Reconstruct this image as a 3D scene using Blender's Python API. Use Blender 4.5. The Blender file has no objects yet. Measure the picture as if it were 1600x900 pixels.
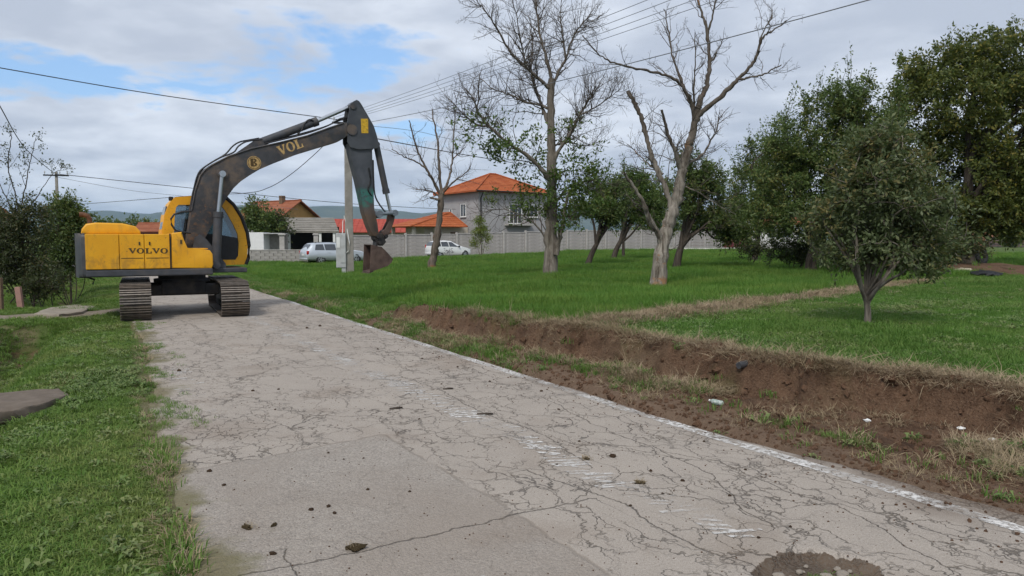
import bpy, bmesh, math, random
import numpy as np
from mathutils import Vector, Matrix

# ------------------------------------------------------------------ camera
SC = bpy.context.scene
COL = SC.collection
F = 1155.0                       # focal length in pixels of the 1600 px wide photograph
CAM_H = 1.72
PITCH = math.atan(75 / F)
cam_data = bpy.data.cameras.new('camera')
cam_data.sensor_width = 36.0
cam_data.lens = 36.0 * F / 1600.0
cam_data.clip_start = 0.1
cam_data.clip_end = 40000
cam = bpy.data.objects.new('camera', cam_data)
COL.objects.link(cam)
cam.location = (0, 0, CAM_H)
cam.rotation_euler = (math.pi / 2 - PITCH, 0, 0)
SC.camera = cam

# ------------------------------------------------------------------ render settings
SC.render.engine = 'CYCLES'
SC.cycles.use_denoising = True
SC.cycles.max_bounces = 6
SC.cycles.diffuse_bounces = 3
SC.cycles.glossy_bounces = 2
SC.cycles.transmission_bounces = 4
SC.cycles.transparent_max_bounces = 8
SC.cycles.volume_bounces = 1
SC.cycles.use_adaptive_sampling = True
SC.view_settings.view_transform = 'Standard'
SC.view_settings.look = 'None'
SC.view_settings.gamma = 1.0
SC.view_settings.use_curve_mapping = False
SC.view_settings.exposure = 0.74

# ------------------------------------------------------------------ node helper
class G:
    def __init__(s, nt):
        s.nt = nt
        nt.nodes.clear()
    def n(s, typ, inp=None, **props):
        nd = s.nt.nodes.new(typ)
        for k, v in props.items():
            setattr(nd, k, v)
        for k, v in (inp or {}).items():
            sk = nd.inputs[k]
            if isinstance(v, bpy.types.NodeSocket):
                s.nt.links.new(v, sk)
            elif isinstance(v, bpy.types.Node):
                s.nt.links.new(v.outputs[0], sk)
            else:
                if isinstance(v, (tuple, list)) and sk.type == 'RGBA' and len(v) == 3:
                    v = (*v, 1)
                sk.default_value = v
        return nd
    def math(s, op, a, b=0.0, c=None, clamp=False):
        d = {0: a, 1: b}
        if c is not None:
            d[2] = c
        return s.n('ShaderNodeMath', d, operation=op, use_clamp=clamp).outputs[0]
    def mix(s, f, a, b, blend='MIX'):
        nd = s.nt.nodes.new('ShaderNodeMix')
        nd.data_type = 'RGBA'
        nd.blend_type = blend
        for sk, v in ((nd.inputs[0], f), (nd.inputs[6], a), (nd.inputs[7], b)):
            if isinstance(v, bpy.types.NodeSocket):
                s.nt.links.new(v, sk)
            else:
                if isinstance(v, (tuple, list)) and len(v) == 3:
                    v = (*v, 1)
                sk.default_value = v
        return nd.outputs[2]
    def rng(s, v, a, b, c=0.0, d=1.0, smooth=False):
        nd = s.n('ShaderNodeMapRange', {0: v, 1: a, 2: b, 3: c, 4: d})
        nd.clamp = True
        if smooth:
            nd.interpolation_type = 'SMOOTHSTEP'
        return nd.outputs[0]
    def noise(s, vec, scale, detail=4, rough=0.55, dist=0.0):
        return s.n('ShaderNodeTexNoise', {'Vector': vec, 'Scale': scale, 'Detail': detail, 'Roughness': rough, 'Distortion': dist})
    def vmath(s, op, a, b=None, scale=None):
        d = {0: a}
        if b is not None:
            d[1] = b
        nd = s.n('ShaderNodeVectorMath', d, operation=op)
        if scale is not None:
            if isinstance(scale, bpy.types.NodeSocket):
                s.nt.links.new(scale, nd.inputs['Scale'])
            else:
                nd.inputs['Scale'].default_value = scale
        return nd.outputs[0]
    def attr(s, name):
        return s.n('ShaderNodeAttribute', attribute_name=name)
    def bump(s, h, strength=0.5, dist=0.02, normal=None):
        d = {'Height': h, 'Strength': strength, 'Distance': dist}
        if normal is not None:
            d['Normal'] = normal
        return s.n('ShaderNodeBump', d).outputs[0]
    def out(s, shader):
        o = s.nt.nodes.new('ShaderNodeOutputMaterial')
        s.nt.links.new(shader.outputs[0] if isinstance(shader, bpy.types.Node) else shader, o.inputs['Surface'])
    def bsdf(s, color, rough=0.8, normal=None, **kw):
        d = {'Base Color': color, 'Roughness': rough}
        if normal is not None:
            d['Normal'] = normal
        d.update(kw)
        return s.n('ShaderNodeBsdfPrincipled', d)

def new_mat(name):
    m = bpy.data.materials.new(name)
    m.use_nodes = True
    return m, G(m.node_tree)

# ------------------------------------------------------------------ sky and sun
SUN_ELEV, SUN_AZ = 48.0, 200.0        # compass-like: azimuth clockwise from +Y
w = bpy.data.worlds.new('World')
SC.world = w
w.use_nodes = True
g = G(w.node_tree)
sky = g.n('ShaderNodeTexSky', sky_type='NISHITA', sun_disc=False)
sky.sun_elevation = math.radians(SUN_ELEV)
sky.sun_rotation = math.radians(SUN_AZ)
sky.air_density = 1.0
sky.dust_density = 1.2
sky.ozone_density = 2.0
tc = g.n('ShaderNodeTexCoord').outputs['Generated']
sep = g.n('ShaderNodeSeparateXYZ', {0: tc})
zz = g.math('MAXIMUM', sep.outputs[2], 0.0)
den = g.math('ADD', zz, 0.16)
cx = g.math('DIVIDE', sep.outputs[0], den)
cy = g.math('DIVIDE', sep.outputs[1], den)
cv = g.n('ShaderNodeCombineXYZ', {0: cx, 1: cy, 2: 0.0}).outputs[0]
n_big = g.noise(cv, 0.85, 4, 0.52, 0.25).outputs[0]
n_mid = g.noise(g.vmath('ADD', cv, (7.3, 2.1, 0)), 2.3, 5, 0.55, 0.35).outputs[0]
n_fine = g.noise(g.vmath('ADD', cv, (1.7, 9.1, 0)), 6.0, 4, 0.55, 0.2).outputs[0]
# azimuth / elevation of the look direction: where the cloud deck is torn open
az = g.math('ARCTAN2', sep.outputs[0], sep.outputs[1])
el = g.math('ARCSINE', sep.outputs[2])
def gap(a0, e0, ra, re, tilt=0.0):
    da = g.math('SUBTRACT', az, a0)
    de = g.math('SUBTRACT', g.math('SUBTRACT', el, e0), g.math('MULTIPLY', da, tilt))
    q = g.math('ADD', g.math('POWER', g.math('ABSOLUTE', g.math('DIVIDE', da, ra)), 2.0),
               g.math('POWER', g.math('ABSOLUTE', g.math('DIVIDE', de, re)), 2.0))
    return g.math('SUBTRACT', 1.0, q)
gaps = None
for q in ((-0.29, 0.215, 0.19, 0.055, 0.16), (-0.57, 0.185, 0.11, 0.030, -0.05), (-0.135, 0.140, 0.06, 0.018, 0.0)):
    v = gap(*q)
    gaps = v if gaps is None else g.math('MAXIMUM', gaps, v)
gaps = g.math('MAXIMUM', gaps, -1.2)
gsum = g.math('ADD', g.math('MULTIPLY', gaps, 0.34), g.math('MULTIPLY', g.math('SUBTRACT', n_mid, 0.5), 1.9))
gsum = g.math('ADD', gsum, g.math('MULTIPLY', g.math('SUBTRACT', n_fine, 0.5), 0.9))
blue = g.rng(gsum, -0.02, 0.36, 0.0, 1.0, True)
# cloud shading: pale and darker grey folds of a stratocumulus deck
sh = g.math('ADD', g.math('MULTIPLY', n_big, 0.62), g.math('MULTIPLY', n_mid, 0.38))
sh = g.math('ADD', sh, g.math('MULTIPLY', g.math('SUBTRACT', n_fine, 0.5), 0.12))
shade = g.rng(sh, 0.40, 0.68, 0.0, 1.0, True)
cloud = g.mix(shade, (3.25, 3.6, 4.3), (5.6, 5.95, 6.55))
skyc = g.mix(0.30, g.vmath('SCALE', sky.outputs[0], scale=0.95), (2.2, 4.4, 8.2))
allsky = g.mix(blue, cloud, skyc)
bg = g.n('ShaderNodeBackground', {'Color': allsky, 'Strength': 0.1})
wo = w.node_tree.nodes.new('ShaderNodeOutputWorld')
w.node_tree.links.new(bg.outputs[0], wo.inputs['Surface'])

sun_data = bpy.data.lights.new('sun', 'SUN')
sun_data.energy = 1.5
sun_data.angle = math.radians(14)
sun_data.color = (1.0, 0.955, 0.89)
sun = bpy.data.objects.new('sun', sun_data)
COL.objects.link(sun)
sa, se = math.radians(SUN_AZ), math.radians(SUN_ELEV)
sdir = Vector((math.sin(sa) * math.cos(se), math.cos(sa) * math.cos(se), math.sin(se)))
sun.rotation_euler = sdir.to_track_quat('Z', 'Y').to_euler()
sun.location = sdir * 50

# ------------------------------------------------------------------ pixels of the photograph -> directions
def ray(px, py):
    x, u = (px - 800) / F, (450 - py) / F
    return np.array([x, math.cos(PITCH) + u * math.sin(PITCH), -math.sin(PITCH) + u * math.cos(PITCH)])
def at_z(px, py, z=0.0):
    d = ray(px, py)
    return d * ((z - CAM_H) / d[2]) + np.array([0, 0, CAM_H])
def at_y(px, py, Y):
    d = ray(px, py)
    return d * (Y / d[1]) + np.array([0, 0, CAM_H])

# ------------------------------------------------------------------ object helpers
def link(o, parent=None):
    COL.objects.link(o)
    if parent is not None:
        o.parent = parent
    return o
def tag(o, label=None, cat=None, group=None, kind=None):
    if label: o['label'] = label
    if cat: o['category'] = cat
    if group: o['group'] = group
    if kind: o['kind'] = kind
    return o
def thing(name, loc, label, cat, group=None, rz=0.0):
    o = bpy.data.objects.new(name, None)
    o.empty_display_size = 0.2
    o.location = loc
    o.rotation_euler = (0, 0, rz)
    COL.objects.link(o)
    return tag(o, label, cat, group)
def fast_mesh(name, V, Fc, mat=None, smooth=False):
    """V (n,3); Fc (m,k) int array with k = 3 or 4, or a list of such arrays"""
    V = np.asarray(V, dtype=np.float32)
    me = bpy.data.meshes.new(name)
    arrs = Fc if isinstance(Fc, list) else [Fc]
    arrs = [np.asarray(a, dtype=np.int32) for a in arrs if len(a)]
    me.vertices.add(len(V))
    me.vertices.foreach_set('co', V.ravel())
    loops = np.concatenate([a.ravel() for a in arrs])
    sizes = np.concatenate([np.full(len(a), a.shape[1], dtype=np.int32) for a in arrs])
    starts = np.concatenate([[0], np.cumsum(sizes)[:-1]]).astype(np.int32)
    me.loops.add(len(loops))
    me.loops.foreach_set('vertex_index', loops)
    me.polygons.add(len(sizes))
    me.polygons.foreach_set('loop_start', starts)
    me.polygons.foreach_set('loop_total', sizes)
    if smooth:
        me.polygons.foreach_set('use_smooth', np.ones(len(sizes), dtype=bool))
    me.update(calc_edges=True)
    if mat: me.materials.append(mat)
    return me
def mesh_obj(name, me, parent=None, loc=None):
    o = bpy.data.objects.new(name, me)
    if loc is not None: o.location = loc
    return link(o, parent)
def set_attr(me, name, vals):
    a = me.attributes.new(name, 'FLOAT', 'POINT')
    a.data.foreach_set('value', np.asarray(vals, dtype=np.float32))

class B:
    """collects shapes into one bmesh"""
    def __init__(s):
        s.bm = bmesh.new()
    def box(s, c, size, rot=None, bevel=0.0):
        vs = bmesh.ops.create_cube(s.bm, size=1.0)['verts']
        M_ = Matrix.Translation(Vector(c)) @ ((rot.to_4x4() if rot else Matrix.Identity(4))) @ Matrix.Diagonal((*size, 1))
        bmesh.ops.transform(s.bm, matrix=M_, verts=vs)
        if bevel > 0:
            es = list({e for v in vs for e in v.link_edges})
            bmesh.ops.bevel(s.bm, geom=es, offset=bevel, segments=2, affect='EDGES', profile=0.5)
        return s
    def prism(s, pts, axis_from, axis_to, to3, bevel=0.0, seg=2):
        """pts: 2-D outline; to3(p, h) -> 3-D point"""
        a = [s.bm.verts.new(to3(p, axis_from)) for p in pts]
        b = [s.bm.verts.new(to3(p, axis_to)) for p in pts]
        fs = []
        fs.append(s.bm.faces.new(a))
        fs.append(s.bm.faces.new(list(reversed(b))))
        n = len(pts)
        for i in range(n):
            fs.append(s.bm.faces.new((a[i], b[i], b[(i + 1) % n], a[(i + 1) % n])))
        if bevel > 0:
            es = [e for f in fs[:2] for e in f.edges]
            bmesh.ops.bevel(s.bm, geom=list(set(es)), offset=bevel, segments=seg, affect='EDGES', profile=0.5)
        return s
    def cyl(s, p0, p1, r0, r1=None, n=12, cap=True):
        p0, p1 = Vector(p0), Vector(p1)
        r1 = r0 if r1 is None else r1
        d = p1 - p0
        L = d.length
        vs = bmesh.ops.create_cone(s.bm, cap_ends=cap, cap_tris=False, segments=n, radius1=r0, radius2=r1, depth=L)['verts']
        q = d.to_track_quat('Z', 'Y').to_matrix().to_4x4()
        bmesh.ops.transform(s.bm, matrix=Matrix.Translation((p0 + p1) / 2) @ q, verts=vs)
        return s
    def tube(s, pts, r, n=6, closed=False):
        pts = [Vector(p) for p in pts]
        rr = r if isinstance(r, (list, tuple)) else [r] * len(pts)
        rings = []
        up = Vector((0, 0, 1))
        for i, p in enumerate(pts):
            t = (pts[min(i + 1, len(pts) - 1)] - pts[max(i - 1, 0)]).normalized()
            x = t.cross(up)
            if x.length < 1e-3: x = t.cross(Vector((0, 1, 0)))
            x.normalize(); y = x.cross(t).normalized()
            rings.append([s.bm.verts.new(p + (x * math.cos(2 * math.pi * k / n) + y * math.sin(2 * math.pi * k / n)) * rr[i]) for k in range(n)])
        for a, b in zip(rings, rings[1:]):
            for k in range(n):
                s.bm.faces.new((a[k], a[(k + 1) % n], b[(k + 1) % n], b[k]))
        s.bm.faces.new(list(reversed(rings[0]))); s.bm.faces.new(rings[-1])
        return s
    def quad(s, pts):
        s.bm.faces.new([s.bm.verts.new(p) for p in pts])
        return s
    def sphere(s, c, r, sub=2, scale=(1, 1, 1), rot=None):
        vs = bmesh.ops.create_icosphere(s.bm, subdivisions=sub, radius=r)['verts']
        M_ = Matrix.Translation(Vector(c)) @ (rot.to_4x4() if rot else Matrix.Identity(4)) @ Matrix.Diagonal((*scale, 1))
        bmesh.ops.transform(s.bm, matrix=M_, verts=vs)
        return s
    def mesh(s, name, mat, smooth=None):
        bmesh.ops.recalc_face_normals(s.bm, faces=s.bm.faces)
        me = bpy.data.meshes.new(name)
        s.bm.to_mesh(me); s.bm.free()
        if mat: me.materials.append(mat)
        if smooth is not None:
            me.polygons.foreach_set('use_smooth', np.ones(len(me.polygons), dtype=bool))
            me.set_sharp_from_angle(angle=math.radians(smooth))
        return me
    def obj(s, name, mat, parent=None, smooth=None, loc=None):
        return mesh_obj(name, s.mesh(name, mat, smooth), parent, loc)

def vnoise(x, y, seed=0):
    """cheap smooth value noise in numpy, -1..1"""
    def h(i, j):
        a = (i.astype(np.int64) * 374761393 + j.astype(np.int64) * 668265263 + seed * 1442695041) & 0x7fffffff
        a = ((a ^ (a >> 13)) * 1274126177) & 0x7fffffff
        return ((a ^ (a >> 16)) & 0xffff) / 32767.5 - 1.0
    x = np.asarray(x, dtype=float); y = np.asarray(y, dtype=float)
    i, j = np.floor(x), np.floor(y)
    fx, fy = x - i, y - j
    fx = fx * fx * (3 - 2 * fx); fy = fy * fy * (3 - 2 * fy)
    a, b, c, d = h(i, j), h(i + 1, j), h(i, j + 1), h(i + 1, j + 1)
    return (a * (1 - fx) + b * fx) * (1 - fy) + (c * (1 - fx) + d * fx) * fy
def fbm(x, y, seed=0, oct=4, gain=0.5):
    r = 0.0; a = 1.0; f = 1.0; n = 0.0
    for k in range(oct):
        r = r + a * vnoise(np.asarray(x) * f + 17.3 * k, np.asarray(y) * f - 9.1 * k, seed + k)
        n += a; a *= gain; f *= 2.03
    return r / n
def sstep(v, a, b):
    q = np.clip((np.asarray(v, dtype=float) - a) / (b - a), 0, 1)
    return q * q * (3 - 2 * q)
# ------------------------------------------------------------------ the lie of the land
# road frame: t = metres right of the asphalt's right edge, s = metres along the road
K = 0.563
KN = 1 / math.sqrt(1 + K * K)
RX0 = 5.45
def to_st(X, Y):
    return ((X - RX0) * -K + Y) * KN, ((X - RX0) + K * Y) * KN
def to_xy(s, t):
    return RX0 + (-K * s + t) * KN, (s + K * t) * KN
def left_edge(s):
    return -4.61 + 0.028 * np.clip(s, -10, 34)
S_T0 = ([2, 5, 6.4, 8.9, 12, 14.8, 18.6, 22], [2.15, 2.05, 1.84, 1.2, 0.95, 0.75, 0.8, 0.9])
S_HB = ([2, 6.5, 9, 14.8, 18.6], [0.9, 1.08, 1.18, 1.1, 0.7])
def field(X, Y):
    a = X / np.maximum(Y, 1.0)
    f = 0.36 * (1 + (sstep(a, -0.26, 0.08) - 1) * sstep(Y, 16, 32))
    return f + 0.36 * sstep(Y, 50, 80) * sstep(a, -0.10, 0.20)
RIDGE = np.array([[1.0, 11.0], [3.4, 13.3], [8.3, 18.6], [14, 25], [24, 35]])
def ridge_dist(X, Y):
    """distance to the strip of hay, and which side (positive = mown field)"""
    best = np.full(np.shape(X), 1e9); side = np.zeros(np.shape(X))
    for (ax, ay), (bx, by) in zip(RIDGE, RIDGE[1:]):
        dx, dy = bx - ax, by - ay
        q = np.clip(((X - ax) * dx + (Y - ay) * dy) / (dx * dx + dy * dy), 0, 1)
        d = np.hypot(X - ax - q * dx, Y - ay - q * dy)
        sd = np.sign((X - ax) * dy - (Y - ay) * dx)
        m = d < best
        side = np.where(m, sd, side); best = np.where(m, d, best)
    return best, side
def ground_parts(X, Y):
    X = np.asarray(X, dtype=float); Y = np.asarray(Y, dtype=float)
    s, t = to_st(X, Y)
    # --- right of the road: a strip of trodden soil, then the freshly cut bank, then the field
    wob = 0.18 * fbm(s * 0.9, s * 0 + 3, 5, 3) + 0.17 * fbm(s * 2.6, t * 1.0, 8, 4) + 0.07 * fbm(s * 8.0, t * 5.0, 9, 2)
    t0 = np.interp(s, *S_T0) + wob
    cut = 1 - sstep(s, 17.5, 22.5)
    wd = 0.26 * cut + 7.0 * (1 - cut)
    hb = field(X, Y) * (np.interp(s, *S_HB) * cut + (1 - cut))
    prof = sstep(t, t0, t0 + wd)
    z = hb * prof
    steep = prof * (1 - prof) * 4 * cut
    near = np.exp(-np.maximum(np.hypot(X, Y) - 12, 0) / 15)
    z = z + steep * near * (0.12 * fbm(s * 4, t * 4, 21, 4) + 0.05 * fbm(s * 13, t * 13, 23, 2)) + 0.05 * near * cut * np.exp(-((t - t0 - 0.34) / 0.13) ** 2) * (0.6 + fbm(s * 2.2, t, 25, 3))
    spoil = sstep(t, 0.35, 0.8) * (1 - sstep(t, t0 + 0.25, t0 + 0.5)) * cut
    z = z + spoil * near * (0.065 * fbm(s * 3.0, t * 3.0, 31, 4) + 0.08 * np.maximum(fbm(s * 6, t * 6, 33, 3), 0) + 0.06 * np.exp(-((t - t0 + 0.12) / 0.2) ** 2) * (0.6 + fbm(s * 1.6, t * 2, 35, 3)) + 0.015)
    z = z + 0.035 * fbm(X * 0.35, Y * 0.35, 41, 4) * sstep(t, t0 + 0.5, t0 + 2)
    rd, side = ridge_dist(X, Y)
    z = z + 0.10 * np.exp(-(rd / 0.45) ** 2) * prof * (0.7 + 0.5 * fbm(X * 1.4, Y * 1.4, 43, 3))
    # rough heap of soil under the big tree on the right
    z = z + 0.35 * np.exp(-(((X - 20.5) / 4.0) ** 2 + ((Y - 33.5) / 2.2) ** 2))
    # --- left of the road: verge, ditch, garden
    tl = left_edge(s) - t
    dm = sstep(s, -3, 1) * (1 - sstep(s, 20.2, 21.2)) + sstep(s, 25.4, 26.6) * (1 - sstep(s, 40, 50))
    ditch = 0.62 * np.exp(-((tl - 2.0) / 0.55) ** 2) * dm
    zl = -ditch - 0.05 * sstep(tl, 0.1, 1.0) + 0.03 * fbm(X * 0.8, Y * 0.8, 51, 3) * sstep(tl, 0.1, 0.6)
    z = np.where(tl > 0, zl, z)
    # under the asphalt the ground lies lower
    inside = sstep(t, left_edge(s) + 0.02, left_edge(s) + 0.25) * (1 - sstep(t, 0.12, 0.34)) * (1 - sstep(s, 60, 70))
    z = z - 0.10 * inside
    return dict(s=s, t=t, tl=tl, t0=t0, cut=cut, prof=prof, steep=steep, spoil=spoil, rd=rd, side=side, z=z, ditch=ditch)
def gz(X, Y):
    return ground_parts(np.array([X]), np.array([Y]))['z'][0]
def at_ground(px, py):
    d = ray(px, py)
    lo = 1.0
    ks = np.geomspace(2.0, 600, 3000)
    P = d[None, :] * ks[:, None] + np.array([0, 0, CAM_H])
    zz_ = ground_parts(P[:, 0], P[:, 1])['z']
    i = np.argmax(P[:, 2] <= zz_)
    p = P[i]
    return np.array([p[0], p[1], zz_[i]])

def growth(a, b, step, ratio):
    v = [a]
    while v[-1] < b:
        v.append(v[-1] + step); step *= ratio
    return v
tl_ = [-x for x in growth(9.5, 14000, 0.5, 1.13)][::-1]
ts = np.array(tl_ + list(np.arange(-9.3, -3.2, 0.13)) + [-2.8, -2.2, -1.5, -0.8, -0.3] + list(np.arange(-0.1, 3.4, 0.06)) + list(np.arange(3.5, 9, 0.17)) + growth(9.2, 14000, 0.3, 1.10))
ss = np.array([-14000, -4000, -800, -200, -60, -25, -12] + list(np.arange(-7, 2, 0.35)) + list(np.arange(2, 24, 0.07)) + growth(24.1, 16000, 0.16, 1.05))
TT, SS = np.meshgrid(ts, ss)
GX, GY = to_xy(SS.ravel(), TT.ravel())
gp = ground_parts(GX, GY)
V = np.stack([GX, GY, gp['z']], 1)
nt_, ns_ = len(ts), len(ss)
idx = np.arange(nt_ * ns_).reshape(ns_, nt_)
Fq = np.stack([idx[:-1, :-1], idx[:-1, 1:], idx[1:, 1:], idx[1:, :-1]], -1).reshape(-1, 4)

def zone_masks(q, X, Y):
    s, t, tl, t0, cut, prof = q['s'], q['t'], q['tl'], q['t0'], q['cut'], q['prof']
    right = t > 0
    nz = fbm(X * 1.7, Y * 1.7, 61, 4)
    soil = right * cut * (1 - sstep(t, t0 + 0.38 + 0.15 * nz, t0 + 0.55 + 0.15 * nz))
    # toward the far end the foot of the bank is still half grown over
    verge = sstep(s, 10.5, 15.0) * (1 - sstep(t, 0.45, 0.8))
    soil = soil * (1 - verge * (0.45 + 0.6 * nz > 0.25))
    # bits of bare earth farther along and beside the road
    soil = np.maximum(soil, right * (1 - sstep(t, 0.6, 1.5)) * sstep(fbm(s * 0.35, t, 66, 3), 0.1, 0.4) * 0.8)
    dry = right * cut * sstep(t, t0 + 0.14, t0 + 0.3) * (1 - sstep(t, t0 + 0.50 + 0.5 * nz, t0 + 0.75 + 0.5 * nz)) * (1 - sstep(s, 13.5, 16))
    dry = np.maximum(dry, right * cut * sstep(t, 0.55, 0.9) * sstep(fbm(s * 0.9 + 4, t * 1.6, 73, 4), 0.02, 0.22) * 0.8 * (1 - q['steep']) * (1 - sstep(t, t0 + 0.05, t0 + 0.35)))
    soil = soil * (1 - right * cut * sstep(t, 0.55, 0.9) * sstep(fbm(s * 0.9 + 4, t * 1.6, 73, 4), 0.02, 0.22) * 0.75 * (1 - q['steep']))
    dry = np.maximum(dry, prof * np.exp(-(q['rd'] / (0.55 + 0.25 * nz)) ** 4) * (Y < 26))
    dry = np.maximum(dry, 0.14 * (q['side'] > 0) * prof * sstep(fbm(X * 0.45, Y * 0.8, 71, 4), 0.46, 0.62))
    dry = np.maximum(dry, 0.7 * sstep(s, 10, 15) * right * (1 - sstep(t, 0.4, 0.9)) * sstep(nz, -0.2, 0.3) * (s < 60))
    heap = np.exp(-(((X - 20.5) / 5.5) ** 2 + ((Y - 33.0) / 3.2) ** 2)) * 1.6
    soil = np.maximum(soil, sstep(heap + 0.35 * nz, 0.5, 0.9))
    # trodden dirt track on the left, and worn earth in the ditch
    pl = np.abs(s - (23.1 + 0.10 * (t + 6))) / 0.75
    path = (tl > -0.2) * (1 - sstep(pl + 0.35 * nz, 0.7, 1.15)) * (t > -40)
    dry = np.maximum(dry, (tl > -0.1) * (1 - sstep(tl + 0.16 * nz, 0.03, 0.16)) * 0.7 * (s < 60))
    dry = np.maximum(dry, (tl > 0.8) * (tl < 2.6) * sstep(fbm(X * 1.2, Y * 1.2, 77, 3), 0.15, 0.5) * 0.6)
    soil = np.maximum(soil, (q['ditch'] > 0.42) * sstep(nz, -0.1, 0.2) * 0.8)
    return np.clip(soil, 0, 1), np.clip(dry, 0, 1), np.clip(path, 0, 1)
soil_m, dry_m, path_m = zone_masks(gp, GX, GY)

m_ground, g = new_mat('earth and turf')
pos = g.n('ShaderNodeNewGeometry').outputs['Position']
n1 = g.noise(pos, 0.6, 5).outputs[0]
n2 = g.noise(pos, 7.0, 6, 0.65).outputs[0]
n3 = g.noise(pos, 45.0, 4, 0.7).outputs[0]
n4 = g.noise(pos, 0.05, 3).outputs[0]
grass = g.mix(g.rng(n2, 0.3, 0.7), (0.040, 0.078, 0.016), (0.095, 0.150, 0.035))
grass = g.mix(g.rng(n1, 0.42, 0.68), grass, (0.095, 0.12, 0.035))
grass = g.mix(g.rng(n4, 0.5, 0.7, 0.0, 0.55), grass, (0.13, 0.14, 0.05))
soilc = g.mix(g.rng(n2, 0.3, 0.7), (0.060, 0.032, 0.019), (0.165, 0.094, 0.057))
soilc = g.mix(g.rng(n3, 0.35, 0.75), soilc, (0.215, 0.138, 0.090))
soilc = g.mix(g.rng(n1, 0.50, 0.66, 0, 0.7), soilc, (0.160, 0.115, 0.074))
soilc = g.mix(g.rng(g.noise(pos, 2.1, 4, 0.6).outputs[0], 0.5, 0.68, 0, 0.75), soilc, (0.048, 0.026, 0.016))
soilc = g.mix(g.math('MULTIPLY', g.attr('trod').outputs['Fac'], g.rng(n2, 0.3, 0.6, 0.3, 0.85)), soilc, (0.205, 0.142, 0.098))
dryc = g.mix(g.rng(n3, 0.3, 0.75), (0.17, 0.125, 0.080), (0.36, 0.285, 0.19))
dryc = g.mix(g.rng(n2, 0.35, 0.7), dryc, (0.19, 0.155, 0.085))
pathc = g.mix(g.rng(n2, 0.35, 0.7), (0.30, 0.255, 0.20), (0.22, 0.175, 0.125))
c = g.mix(g.attr('dry').outputs['Fac'], grass, dryc)
c = g.mix(g.attr('path').outputs['Fac'], c, pathc)
c = g.mix(g.attr('soil').outputs['Fac'], c, soilc)
hh = g.math('ADD', g.math('MULTIPLY', n2, 0.6), g.math('MULTIPLY', n3, 0.4))
g.out(g.bsdf(c, 0.95, g.bump(hh, 1.0, 0.10), **{'Specular IOR Level': 0.15}))
me = fast_mesh('ground', V, Fq, m_ground, smooth=True)
set_attr(me, 'soil', soil_m); set_attr(me, 'trod', (gp['t'] > 0) * (1 - sstep(gp['t'] + 0.2 * fbm(GX * 2, GY * 2, 63, 3), 0.45, 1.0))); set_attr(me, 'dry', dry_m); set_attr(me, 'path', path_m)
ground = tag(mesh_obj('ground', me), kind='structure')

# ------------------------------------------------------------------ the road
POT = at_z(1285, 897)[:2]
def right_edge(s):
    return 0.05 + 0.34 * (1 - sstep(s, 4.0, 8.0)) + 0.07 * fbm(s * 1.3, s * 0, 81, 4) + 0.02 * fbm(s * 9, s * 0, 83, 2)
def left_edge_j(s):
    return left_edge(s) - 0.02 + 0.15 * fbm(s * 1.1, s * 0 + 5, 85, 4) + 0.04 * fbm(s * 8, s * 0 + 5, 87, 2)
rs = np.array([-40, -20, -10] + list(np.arange(-4, 1.5, 0.25)) + list(np.arange(1.6, 7.5, 0.045)) + list(np.arange(7.55, 20, 0.09)) + growth(20.1, 75, 0.2, 1.06))
fr = np.linspace(0, 1, 96)
RS, RF = np.meshgrid(rs, fr, indexing='ij')
LT, RT = left_edge_j(RS), right_edge(RS)
RTt = LT + (RT - LT) * RF
RXx, RYy = to_xy(RS.ravel(), RTt.ravel())
ta = RTt.ravel(); sa_ = RS.ravel()
zr = 0.012 * fbm(RXx * 0.5, RYy * 0.5, 91, 3) + 0.004 * fbm(RXx * 3, RYy * 3, 92, 2) + 0.006
zr = zr - 0.03 * sstep(-np.minimum(RF.ravel(), 1 - RF.ravel()), -0.02, 0.0)
pd = np.hypot((RXx - POT[0]) / 0.33, (RYy - POT[1]) / 0.25)
pd = pd + 0.22 * fbm(RXx * 6, RYy * 6, 95, 3)
pot = 1 - sstep(pd, 0.82, 1.0)
zr = zr - pot * (0.045 + 0.012 * fbm(RXx * 14, RYy * 14, 96, 3))
V = np.stack([RXx, RYy, zr], 1)
nf = len(fr); nr_ = len(rs)
idx = np.arange(nf * nr_).reshape(nr_, nf)
Fq = np.stack([idx[:-1, :-1], idx[:-1, 1:], idx[1:, 1:], idx[1:, :-1]], -1).reshape(-1, 4)
# skirt so that the broken edge has thickness
m_road, g = new_mat('old cracked asphalt')
st = g.attr('st').outputs['Vector']
sp = g.n('ShaderNodeSeparateXYZ', {0: st})
tt, s_ = sp.outputs[0], sp.outputs[1]
nA = g.noise(st, 0.55, 5).outputs[0]
nB = g.noise(st, 3.5, 5, 0.6).outputs[0]
nC = g.noise(st, 60.0, 3, 0.7).outputs[0]
nD = g.noise(st, 170.0, 2, 0.7).outputs[0]
base = g.mix(g.rng(nA, 0.3, 0.7), (0.250, 0.216, 0.183), (0.325, 0.283, 0.240))
base = g.mix(g.rng(nB, 0.35, 0.75, 0, 0.6), base, (0.37, 0.322, 0.272))
base = g.mix(g.rng(nC, 0.36, 0.66, 0.0, 0.75), base, (0.42, 0.372, 0.322))
base = g.mix(g.rng(nD, 0.50, 0.72, 0.0, 0.75), base, (0.085, 0.074, 0.064))
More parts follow.
